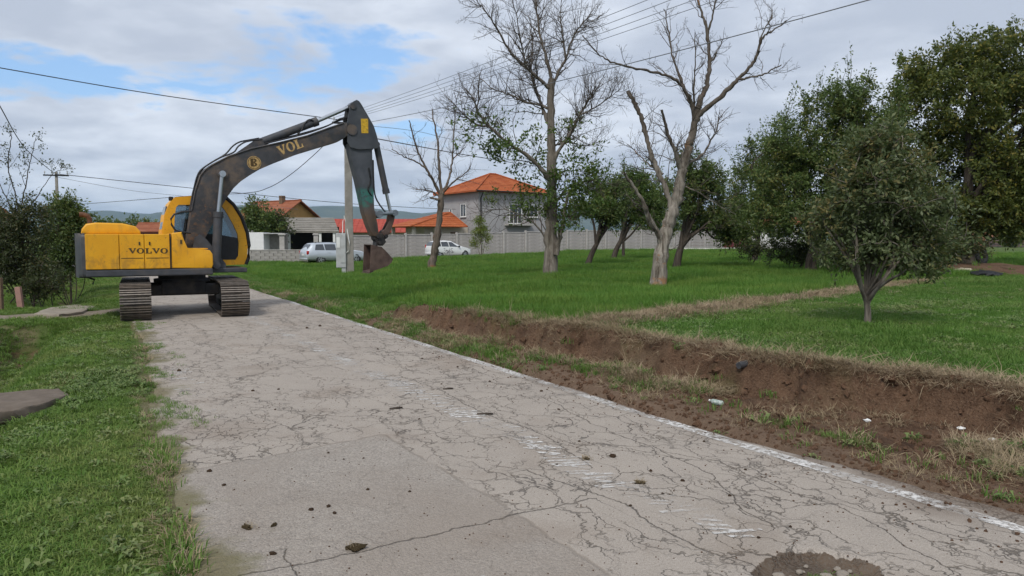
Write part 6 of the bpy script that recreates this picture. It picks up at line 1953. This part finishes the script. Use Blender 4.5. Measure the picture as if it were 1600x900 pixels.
solid_px('culvert_slab', 'worn concrete slab bridging the ditch at the left edge', 'slab', [(-190, 668), (-150, 626), (40, 610), (92, 606), (108, 615), (70, 630), (20, 640)], 0.0, 0.14, m_slab)
solid_px('culvert_slab', 'pale concrete culvert slab carrying the dirt track over the ditch', 'slab', [(52, 489), (80, 480), (118, 476), (150, 478), (128, 487), (92, 491)], 0.0, 0.14, simple('pale track concrete', (0.27, 0.235, 0.19), 0.95, 0.2, 4, bump=0.5, spec=0.15, dirt=(0.22, 0.18, 0.13), dirt_amt=0.6))
pb = at_y(31, 470, 19.6); pb[2] = gz(pb[0], pb[1])
o = B().box((0, 0, 0.28), (0.15, 0.09, 0.72), Matrix.Rotation(-0.10, 3, 'Y'), 0.012).obj('marker_post', simple('pinkish weathered post', (0.33, 0.19, 0.155), 0.9, 0.2, 6), None, loc=pb)
tag(o, 'short leaning pinkish post in front of the left shrubs', 'post')
pb = at_y(2, 488, 18.6); pb[2] = gz(pb[0], pb[1])
o = B().box((0, 0, 0.35), (0.10, 0.10, 0.95), None, 0.012).obj('fence_stake', m_wood, None, loc=pb)
tag(o, 'dark wooden stake at the left edge by the dirt track', 'post')

def lump(name, r, seed, mat, sub=2, sq=(1, 1, 0.7), amp=0.3):
    rng = np.random.default_rng(seed)
    b = B().sphere((0, 0, 0), r, sub)
    k1, k2 = rng.normal(size=(6, 3)) * 2.2, rng.random(6) * 6
    for v in b.bm.verts:
        d = v.co.normalized()
        n = sum(math.sin(k1[i] @ np.array(d) * (1 + i * 0.4) + k2[i]) for i in range(6)) / 6 * amp * 2
        n += rng.normal() * amp * 0.22
        v.co = Vector((d.x * sq[0], d.y * sq[1], d.z * sq[2])) * r * (1 + n)
    return b.mesh(name, mat, smooth=50)
m_clod = simple('earth clod', (0.088, 0.058, 0.038), 0.95, 0.4, 30, bump=0.8, spec=0.1)
m_moss = simple('grassy clod', (0.115, 0.085, 0.045), 0.95, 0.55, 40, bump=0.9, spec=0.1)
m_stone = simple('pothole stone', (0.30, 0.26, 0.215), 0.9, 0.35, 12, bump=0.4, spec=0.2)
clod_me = [lump('earth_clod', 1.0, 100 + k, m_clod) for k in range(4)]
moss_me = [lump('grass_clod', 1.0, 110 + k, m_moss, sq=(1.3, 0.8, 0.45), amp=0.4) for k in range(3)]
stone_me = [lump('stone', 1.0, 120 + k, m_stone, sq=(1.2, 0.9, 0.6), amp=0.18) for k in range(4)]
rq = random.Random(17)
def put(me_list, name, px, py, size, label, cat, group, mat=None):
    p = at_z(px, py, 0.01)
    z = road_z(p[0], p[1])
    o = mesh_obj(name, rq.choice(me_list), None, (p[0], p[1], z + size * 0.32))
    size *= 0.55
    o.location.z = z + size * 0.32
    o.scale = (size, size, size); o.rotation_euler = (0, 0, rq.uniform(0, 6.28))
    return tag(o, label, cat, group)
lab_small = 'dark crumb of earth lying on the cracked road'
for px, py, s_ in ((1017, 736, .022), (1067, 752, .026), (1035, 771, .015), (1235, 823, .018), (1185, 840, .018), (870, 726, .018), (486, 797, .028), (513, 792, .026), (523, 802, .022), (426, 865, .03),
                   (513, 706, .02), (537, 716, .015), (568, 715, .015), (655, 655, .02), (640, 768, .018), (575, 765, .02), (327, 735, .03), (350, 758, .025), (395, 610, .03), (435, 608, .026), (430, 640, .02), (280, 579, .05), (690, 600, .02), (765, 596, .026),
                   (715, 573, .03), (846, 612, .03), (873, 640, .024), (905, 690, .02), (660, 560, .03), (590, 545, .03), (480, 512, .05), (500, 509, .06), (1140, 775, .02), (985, 790, .018), (1100, 690, .022), (1165, 735, .02)):
    put(clod_me, 'earth_clod', px, py, s_, lab_small, 'clod', 'crumbs of earth on the road')
put(clod_me, 'earth_clod', 957, 714, .045, 'largest round clod of earth on the right half of the road', 'clod', None)
put(moss_me, 'grass_clod', 556, 857, .075, 'clump of dug up grass lying on the road in the foreground', 'clod', None)
put(moss_me, 'grass_clod', 386, 825, .055, 'small tuft of uprooted turf on the left of the road patch', 'clod', None)
put(moss_me, 'grass_clod', 1000, 755, .05, 'flat mossy lump below the round clod on the road', 'clod', None)
put(moss_me, 'grass_clod', 917, 718, .04, 'flat mossy streak left of the round clod on the road', 'clod', None)
put(moss_me, 'grass_clod', 428, 821, .035, 'flat brown lump right of the uprooted turf', 'clod', None)
# stones lying in the pothole
rng = np.random.default_rng(77)
for k in range(34):
    a_ = rng.random() * 6.28; r_ = math.sqrt(rng.random()) * 0.85
    X, Y_ = POT[0] + 0.27 * r_ * math.cos(a_), POT[1] + 0.20 * r_ * math.sin(a_)
    s_ = float(rng.choice([0.010, 0.014, 0.02, 0.028]))
    o = mesh_obj('stone', stone_me[k % 4], None, (X, Y_, road_z(X, Y_) - 0.045 + s_ * 0.35))
    o.scale = (s_,) * 3; o.rotation_euler = (0, 0, rng.random() * 6.28)
    tag(o, 'small rounded stone lying in the pothole', 'stone', 'stones in the pothole')
rngm = np.random.default_rng(5)
Pm = np.array([[POT[0] + 0.05 + rngm.normal() * 0.07, POT[1] + 0.0 + rngm.normal() * 0.04, 0] for _ in range(60)])
Pm[:, 2] = [road_z(a, b) - 0.045 for a, b in Pm[:, :2]]
# sticks
for px, py, L, a_, lab in ((619, 638, .13, 0.2, 'short dark stick on the road left of the worn centre line'), (758, 648, .16, -0.1, 'dark stick lying across the worn centre line'), (700, 608, .12, 0.1, 'thin stick near the middle of the road')):
    p = at_z(px, py, 0.01)
    P = [(math.cos(a_) * L * f_, math.sin(a_) * L * f_, 0.008 + 0.006 * math.sin(f_ * 5)) for f_ in (-.5, -.2, .1, .5)]
    o = B().tube(P, [0.010, 0.013, 0.012, 0.007], 6).obj('stick', m_bark_dark, None, smooth=60, loc=(p[0], p[1], road_z(p[0], p[1])))
    tag(o, lab, 'stick')
# crushed plastic bottle on the bank
p = at_ground(1120, 634)
m_plastic, g = new_mat('cloudy green plastic')
pos = g.n('ShaderNodeTexCoord').outputs['Object']
c = g.mix(g.rng(g.noise(pos, 40, 3).outputs[0], 0.4, 0.6), (0.30, 0.40, 0.33), (0.62, 0.66, 0.62))
g.out(g.bsdf(c, 0.25, None, **{'Transmission Weight': 0.25}))
bt = thing('bottle', (p[0], p[1], p[2] + 0.035), 'crushed pale green plastic bottle lying at the foot of the soil bank', 'bottle', rz=2.2)
bt.scale = (0.75, 0.75, 0.75)
P = [(-0.10, 0, 0.0), (-0.085, 0, 0.0), (-0.05, 0.004, 0.002), (0.0, -0.006, -0.004), (0.05, 0.004, 0.002), (0.075, 0, 0.004), (0.095, 0, 0.005), (0.115, 0, 0.005)]
B().tube(P, [0.026, 0.038, 0.034, 0.039, 0.036, 0.030, 0.014, 0.013], 14).obj('body', m_plastic, bt, smooth=40)
B().cyl((0.113, 0, 0.005), (0.130, 0, 0.005), 0.015, n=12).obj('cap', m_white, bt)
# scraps of litter
for px, py, r_, lab in ((1355, 660, .030, 'crumpled white scrap of paper beside a grass tuft on the bank'), (1552, 690, .035, 'white paper scrap on the bank near the right edge'), (1501, 672, .03, 'flat white scrap left of the paper near the right edge')):
    p = at_ground(px, py)
    o = mesh_obj('paper_scrap', lump('paper_scrap', r_, int(px), m_white, 2, (1.2, 0.9, 0.45), 0.35), None, (p[0], p[1], p[2] + r_ * 0.3))
    tag(o, lab, 'litter', 'scraps of litter')
p = at_ground(1160, 580)
tin = thing('tin_can', (p[0], p[1], p[2] + 0.03), 'dark tin half sunk in the soil of the cut bank', 'can', rz=0.5)
B().cyl((-0.06, 0, 0), (0.06, 0, 0.01), 0.04, n=16).obj('body', m_skirt, tin, smooth=40)
B().cyl((0.058, 0, 0.01), (0.066, 0, 0.011), 0.042, n=16).obj('lid', m_greymetal, tin, smooth=40)
# under the big walnut: tyre, dark tarpaulin, pale boulder
p = at_y(1536, 408, 34.5); p[2] = gz(p[0], p[1])
b = B()
n1, n2 = 24, 10
Vv = [[b.bm.verts.new(((0.33 + 0.13 * math.cos(v)) * math.cos(u), (0.10 * math.sin(v)), (0.33 + 0.13 * math.cos(v)) * math.sin(u) + 0.42)) for v in [2 * math.pi * j / n2 for j in range(n2)]] for u in [2 * math.pi * i / n1 for i in range(n1)]]
for i in range(n1):
    for j in range(n2):
        b.bm.faces.new((Vv[i][j], Vv[(i + 1) % n1][j], Vv[(i + 1) % n1][(j + 1) % n2], Vv[i][(j + 1) % n2]))
o = b.obj('old_tyre', m_tyre, None, smooth=60, loc=p); o.rotation_euler = (-0.2, 0, 0.5)
tag(o, 'old black tyre standing at the foot of the huge walnut', 'tyre')
p = at_ground(1538, 431)
o = mesh_obj('tarpaulin', lump('tarpaulin', 0.42, 5, m_black, 3, (1.4, 0.8, 0.35), 0.25), None, (p[0], p[1], p[2] + 0.06)); tag(o, 'crumpled dark tarpaulin on the bare soil at the right', 'tarpaulin')
p = at_ground(1504, 426)
o = mesh_obj('boulder', lump('boulder', 0.30, 6, simple('pale boulder', (0.42, 0.36, 0.27), 0.9, 0.2, 4), 3, (1.2, 0.9, 0.5), 0.2), None, (p[0], p[1], p[2] + 0.06)); tag(o, 'pale boulder left of the dark tarpaulin', 'boulder')

# ------------------------------------------------------------------ grass and loose soil (nobody could count it)
def blade_mat(name, c1, c2, c3, trans=0.4):
    m, g = new_mat(name)
    r = g.n('ShaderNodeObjectInfo').outputs['Random']
    ri = g.n('ShaderNodeNewGeometry').outputs['Random Per Island']
    pos = g.n('ShaderNodeNewGeometry').outputs['Position']
    n = g.noise(pos, 0.55, 4, 0.6).outputs[0]
    n2_ = g.noise(pos, 0.13, 3, 0.6).outputs[0]
    c = g.mix(g.math('MULTIPLY', g.math('ADD', r, ri), 0.5), c1, c2)
    c = g.mix(g.rng(g.math('ADD', n, g.math('MULTIPLY', ri, 0.22)), 0.58, 0.78, 0, 0.8), c, c3)
    c = g.mix(g.rng(n2_, 0.45, 0.65, 0, 0.35), c, tuple(x * 0.7 for x in c1))
    d = g.bsdf(c, 0.6, None, **{'Specular IOR Level': 0.25})
    tr = g.n('ShaderNodeBsdfTranslucent', {'Color': c})
    g.out(g.n('ShaderNodeMixShader', {0: trans, 1: d, 2: tr}))
    return m
m_g_lush = blade_mat('lush meadow grass', (0.072, 0.170, 0.024), (0.150, 0.290, 0.045), (0.205, 0.295, 0.058))
m_g_lawn = blade_mat('mown grass', (0.072, 0.165, 0.026), (0.150, 0.280, 0.050), (0.195, 0.275, 0.070))
m_g_verge = blade_mat('verge grass', (0.092, 0.185, 0.030), (0.200, 0.315, 0.062), (0.265, 0.300, 0.095))
m_g_dry = blade_mat('dry grass', (0.24, 0.175, 0.105), (0.46, 0.37, 0.25), (0.33, 0.26, 0.15), 0.2)
def tuft(name, n, h0, h1, spread, bend, width, mat, seed, lie=0.0):
    rng = np.random.default_rng(seed)
    V, Q, T3 = [], [], []
    for k in range(n):
        a = rng.random() * 6.283; r = spread * math.sqrt(rng.random())
        x, y = r * math.cos(a), r * math.sin(a)
        d = a + rng.normal() * 0.8
        h = h0 + (h1 - h0) * rng.random()
        bd = bend * (0.3 + rng.random()) * h
        w = width * (0.7 + 0.6 * rng.random())
        sx, sy = -math.sin(d) * w / 2, math.cos(d) * w / 2
        dx, dy = math.cos(d), math.sin(d)
        hz = h * (1 - lie * (0.5 + 0.5 * rng.random()))
        p1 = (x + dx * bd * 0.30, y + dy * bd * 0.30, hz * 0.55)
        p2 = (x + dx * bd, y + dy * bd, hz * (0.92 if bend < 1 else 0.6))
        b = len(V)
        V += [(x - sx, y - sy, -0.015), (x + sx, y + sy, -0.015), (p1[0] + sx * 0.8, p1[1] + sy * 0.8, p1[2]), (p1[0] - sx * 0.8, p1[1] - sy * 0.8, p1[2]), p2]
        Q.append((b, b + 1, b + 2, b + 3)); T3.append((b + 3, b + 2, b + 4))
    me = fast_mesh(name, np.array(V), [np.array(Q), np.array(T3)], mat)
    return bpy.data.objects.new(name, me)
def scatter(name, P, rot, scl, protos, label, cat='grass', tilt=None):
    me = bpy.data.meshes.new(name)
    me.vertices.add(len(P)); me.vertices.foreach_set('co', np.asarray(P, np.float32).ravel())
    a = me.attributes.new('rot', 'FLOAT_VECTOR', 'POINT'); a.data.foreach_set('vector', np.asarray(rot, np.float32).ravel())
    set_attr(me, 'scl', scl)
    o = mesh_obj(name, me)
    ng = bpy.data.node_groups.new(name + ' scatter', 'GeometryNodeTree')
    ng.interface.new_socket('Geometry', in_out='INPUT', socket_type='NodeSocketGeometry')
    ng.interface.new_socket('Geometry', in_out='OUTPUT', socket_type='NodeSocketGeometry')
    N = ng.nodes.new; L = ng.links.new
    gi, go = N('NodeGroupInput'), N('NodeGroupOutput')
    mp_ = N('GeometryNodeMeshToPoints'); L(gi.outputs[0], mp_.inputs[0])
    ip = N('GeometryNodeInstanceOnPoints'); L(mp_.outputs[0], ip.inputs['Points'])
    join = N('GeometryNodeJoinGeometry')
    for pr in protos:
        oi = N('GeometryNodeObjectInfo'); oi.inputs['Object'].default_value = pr; oi.inputs['As Instance'].default_value = True
        L(oi.outputs['Geometry'], join.inputs[0])
    L(join.outputs[0], ip.inputs['Instance'])
    ip.inputs['Pick Instance'].default_value = True
    ri = N('FunctionNodeRandomValue'); ri.data_type = 'INT'; ri.inputs[4].default_value = 0; ri.inputs[5].default_value = len(protos) - 1
    L(ri.outputs[2], ip.inputs['Instance Index'])
    ar = N('GeometryNodeInputNamedAttribute'); ar.data_type = 'FLOAT_VECTOR'; ar.inputs[0].default_value = 'rot'
    e2r = N('FunctionNodeEulerToRotation'); L(ar.outputs[0], e2r.inputs[0]); L(e2r.outputs[0], ip.inputs['Rotation'])
    as_ = N('GeometryNodeInputNamedAttribute'); as_.data_type = 'FLOAT'; as_.inputs[0].default_value = 'scl'
    L(as_.outputs[0], ip.inputs['Scale'])
    L(ip.outputs[0], go.inputs[0])
    md = o.modifiers.new('scatter', 'NODES'); md.node_group = ng
    return tag(o, label, cat, kind='stuff')
rng = np.random.default_rng(2024)
def sample(n, r0, r1, power):
    """points on the ground around the viewpoint, denser near by"""
    u = rng.random(n)
    e = 2 - power
    r = (r0 ** e + u * (r1 ** e - r0 ** e)) ** (1 / e)
    a = (rng.random(n) - 0.5) * 2 * math.radians(47)
    return r * np.sin(a), r * np.cos(a), r
X, Y_, r_ = sample(235000, 2.4, 75, 1.42)
q = ground_parts(X, Y_)
so, dr_, pa = zone_masks(q, X, Y_)
woff = (X - WA[0]) * WP[0] + (Y_ - WA[1]) * WP[1]
onroad = (q['t'] > left_edge_j(q['s']) - 0.02) & (q['t'] < right_edge(q['s']) + 0.02)
slab_x = (q['tl'] > 0.75) & (q['tl'] < 3.6)
ps = np.array([to_st(*at_z(a, b)[:2]) for a, b in ((106, 614), (0, 645), (85, 607))])
onslab = slab_x & (q['s'] > ps[:, 0].min() - 0.05) & (q['s'] < ps[:, 0].max() + 0.05) & (q['tl'] > 0.85)
rv = rng.random(len(X))
ok = (~onroad) & (woff < -6.15) & (~onslab) & (rv > so * 0.985) & (rng.random(len(X)) > pa)
# wheel ruts and tracks under the machine
isdry = ok & (rng.random(len(X)) < dr_ * np.where(q['tl'] > 0, 0.45, 0.95))
left = q['tl'] > 0
lowv = q['t'] < q['t0'] + 0.1 + 0.9 * sstep(q['s'], 14, 22)
lush = ok & ~isdry & ~left & (q['side'] <= 0) & ~lowv
lawn = ok & ~isdry & ~left & ((q['side'] > 0) | lowv)
verge = ok & ~isdry & left
def rots(n, tilt=0.12):
    return np.stack([rng.normal(size=n) * tilt, rng.normal(size=n) * tilt, rng.random(n) * 6.283], 1)
def lod(r): return 1 + np.clip((r - 8) / 40, 0, 1.2)
def emit(name, m, protos, label, base=1.0, var=0.35, hvar=None):
    n = m.sum()
    P = np.stack([X[m], Y_[m], q['z'][m]], 1)
    s = base * (1 - var + 2 * var * rng.random(n)) * lod(r_[m]) ** 0.55
    if hvar is not None: s = s * hvar[m]
    return scatter(name, P, rots(n), s, protos, label)
patchy = 0.75 + 0.55 * (fbm(X * 0.4, Y_ * 0.4, 141, 3) + 0.3)
patchy = np.clip(patchy, 0.45, 1.5)
emit('meadow_grass', lush, [tuft('meadow_tuft', 24, 0.10, 0.20, 0.10, 0.55, 0.008, m_g_lush, k) for k in range(4)], 'tall lush green grass of the field under the bare trees', 1.0, 0.35, patchy)
emit('mown_grass', lawn, [tuft('mown_tuft', 24, 0.035, 0.075, 0.09, 0.8, 0.007, m_g_lawn, 20 + k) for k in range(4)], 'short mown grass around the small fruit tree', 1.1, 0.3, patchy)
near_edge = np.clip(0.45 + q['tl'] * 0.8, 0.4, 1.15)
emit('verge_grass', verge, [tuft('verge_tuft', 24, 0.022, 0.075, 0.09, 1.0, 0.0075, m_g_verge, 40 + k) for k in range(4)], 'short green grass on the left verge and in the ditch', 1.0, 0.35, patchy * near_edge)
emit('dry_grass', isdry, [tuft('dry_tuft', 20, 0.06, 0.16, 0.10, 1.5, 0.006, m_g_dry, 60 + k, 0.5) for k in range(4)], 'straw coloured dry grass on the bank and the strip of hay', 0.85, 0.4, np.where(q['tl'] > 0, 0.6, 1.0))
# grass growing in the cracks along the left edge of the asphalt
n = 3200
s_ = 2 + 19 * rng.random(n); tq = left_edge(s_) + 0.60 * rng.random(n) ** 1.7
clus = fbm(s_ * 1.5, tq * 3, 151, 3) > 0.10 + 0.5 * (tq - left_edge(s_))
s_, tq = s_[clus], tq[clus]
xx, yy = to_xy(s_, tq)
P = np.stack([xx, yy, 0.004 + 0 * xx], 1)
scatter('crack_grass', P, rots(len(P), 0.3), 0.35 + 0.35 * rng.random(len(P)), [tuft('crack_tuft', 16, 0.03, 0.07, 0.09, 1.0, 0.006, m_g_lawn, 80 + k) for k in range(3)], 'thin grass in the broken left edge of the asphalt')
scatter('pothole_moss', Pm, rots(len(Pm), 0.3), 0.25 + 0.25 * rng.random(len(Pm)), [tuft('moss_tuft', 16, 0.02, 0.05, 0.08, 1.0, 0.008, m_g_lawn, 85 + k) for k in range(2)], 'small patch of moss and grass in the pothole', 'moss')
Pg = []
for a, b in ((556, 857), (386, 825), (1000, 755), (917, 718)):
    c = at_z(a, b, 0.01)
    for _ in range(7):
        Pg.append((c[0] + rng.normal() * 0.018, c[1] + rng.normal() * 0.012, road_z(c[0], c[1]) + 0.012))
scatter('clod_straw', np.array(Pg), rots(len(Pg), 0.6), 0.25 + 0.2 * rng.random(len(Pg)), [tuft('clod_tuft', 12, 0.03, 0.09, 0.06, 1.2, 0.007, m_g_dry, 88 + k, 0.4) for k in range(2)], 'dead grass blades sticking to the clods on the road', 'straw')
# roots, straw and clods on the cut bank
Xb, Yb_, rb_ = sample(150000, 4, 26, 1.3)
qb = ground_parts(Xb, Yb_)
sob, drb, pab = zone_masks(qb, Xb, Yb_)
m = (sob > 0.5) & (qb['t'] > 0.12) & (qb['t'] < 6) & (rng.random(len(Xb)) < 0.62)
P = np.stack([Xb[m], Yb_[m], qb['z'][m]], 1)
sc_ = 0.005 + 0.020 * rng.random(m.sum()) ** 3 + 0.028 * rng.random(m.sum()) ** 14
cl_protos = []
for k in range(4):
    cl_protos.append(bpy.data.objects.new('soil_lump', lump('soil_lump', 1.0, 130 + k, None, 1, (1.1, 0.9, 0.8), 0.5)))
    cl_protos[-1].data.materials.append(m_ground_clod := (bpy.data.materials.get('loose soil') or simple('loose soil', (0.125, 0.074, 0.047), 0.95, 0.5, 3, bump=0.6, spec=0.1)))
scatter('loose_soil', P, rots(len(P), 1.0), sc_, cl_protos, 'loose crumbs of brown soil on the freshly cut bank', 'soil')
m = (sob > 0.3) & (qb['t'] > 0.25) & (qb['t'] < 6) & (rng.random(len(Xb)) < np.where(fbm(Xb * 1.3, Yb_ * 1.3, 161, 3) > 0.0, 0.22, 0.02))
P = np.stack([Xb[m], Yb_[m], qb['z'][m]], 1)
scatter('root_straw', P, rots(len(P), 0.5), 0.5 + 0.5 * rng.random(m.sum()), [tuft('straw_tuft', 14, 0.04, 0.12, 0.10, 1.6, 0.005, m_g_dry, 90 + k, 0.6) for k in range(3)], 'dead straw and roots hanging in the brown soil of the bank')
m = (drb > 0.35) & (qb['t'] > 0.3) & (qb['t'] < 7) & (rng.random(len(Xb)) < 0.85)
P = np.stack([Xb[m], Yb_[m], qb['z'][m]], 1)
scatter('hay', P, rots(len(P), 0.35), 0.55 + 0.6 * rng.random(m.sum()), [tuft('hay_tuft', 18, 0.04, 0.14, 0.12, 1.8, 0.005, m_g_dry, 95 + k, 0.75) for k in range(4)], 'flattened hay along the lip of the cut bank and the dry strip', 'hay')
m = (qb['steep'] > 0.25) & (sob > 0.4) & (rng.random(len(Xb)) < np.where(fbm(Xb * 2.1, Yb_ * 2.1, 171, 3) > 0.05, 0.045, 0.004))
P = np.stack([Xb[m], Yb_[m], qb['z'][m] - 0.01], 1)
big_protos = []
for k in range(4):
    big_protos.append(bpy.data.objects.new('soil_clod', lump('soil_clod', 1.0, 180 + k, bpy.data.materials['loose soil'], 2, (1.2, 0.9, 0.6), 0.55)))
scatter('torn_soil', P, rots(len(P), 0.7), 0.025 + 0.05 * rng.random(m.sum()) ** 2, big_protos, 'torn lumps of soil sticking out of the cut bank', 'soil')
# low broad-leaved weeds in the grass
def rosette(name, n, r, mat, seed):
    rg = np.random.default_rng(seed); V, Q = [], []
    for k in range(n):
        a = rg.random() * 6.283; L = r * (0.5 + 0.6 * rg.random()); w = L * 0.42; h = 0.012 + 0.03 * rg.random(); x0, y0 = rg.normal() * r * 0.5, rg.normal() * r * 0.5
        c, s = math.cos(a), math.sin(a); b = len(V)
        V += [(x0, y0, h * 0.4), (x0 + c * L * .5 - s * w * .5, y0 + s * L * .5 + c * w * .5, h + 0.008), (x0 + c * L, y0 + s * L, h), (x0 + c * L * .5 + s * w * .5, y0 + s * L * .5 - c * w * .5, h + 0.008)]
        Q.append((b, b + 1, b + 2, b + 3))
    return bpy.data.objects.new(name, fast_mesh(name, np.array(V), np.array(Q), mat))
m_weed = blade_mat('broad weed leaves', (0.10, 0.175, 0.045), (0.21, 0.295, 0.095), (0.26, 0.27, 0.115), 0.3)
m = (verge | lawn) & (r_ < 22) & (rng.random(len(X)) < np.where(fbm(X * 1.1, Y_ * 1.1, 181, 3) > 0.08, 0.30, 0.03))
P = np.stack([X[m], Y_[m], q['z'][m] + 0.012], 1)
scatter('weeds', P, rots(len(P), 0.15), 0.6 + 0.8 * rng.random(m.sum()), [rosette('weed', 14, 0.055, m_weed, 190 + k) for k in range(4)], 'low broad leaved weeds in the grass of the verge and the mown field', 'weeds')
# fine grit on the asphalt
n = 5200
s_ = 2.2 + 15 * rng.random(n) ** 1.5; tq = left_edge(s_) + 0.1 + (-left_edge(s_) - 0.0) * rng.random(n)
xx, yy = to_xy(s_, tq)
zz2 = 0.012 * fbm(xx * 0.5, yy * 0.5, 91, 3) + 0.004 * fbm(xx * 3, yy * 3, 92, 2) + 0.007
edge_more = 0.6 + 1.6 * np.exp(tq / 0.35)
scatter('road_grit', np.stack([xx, yy, zz2], 1), rots(n, 0.6), (0.0025 + 0.0075 * rng.random(n) ** 3) * np.clip(edge_more, 0.6, 1.6), cl_protos, 'fine dark grit scattered over the asphalt', 'grit')

# ------------------------------------------------------------------ haze over the plain
m_haze = bpy.data.materials.new('thin haze')
m_haze.use_nodes = True
nt = m_haze.node_tree; nt.nodes.clear()
pv = nt.nodes.new('ShaderNodeVolumePrincipled')
pv.inputs['Color'].default_value = (0.50, 0.68, 0.92, 1)
pv.inputs['Density'].default_value = 0.000065
pv.inputs['Anisotropy'].default_value = 0.2
ou = nt.nodes.new('ShaderNodeOutputMaterial'); nt.links.new(pv.outputs[0], ou.inputs['Volume'])
o = B().box((0, 0, 278), (52000, 52000, 566)).obj('haze', m_haze)
tag(o, 'thin blue haze in front of the far hills', 'haze', kind='stuff')
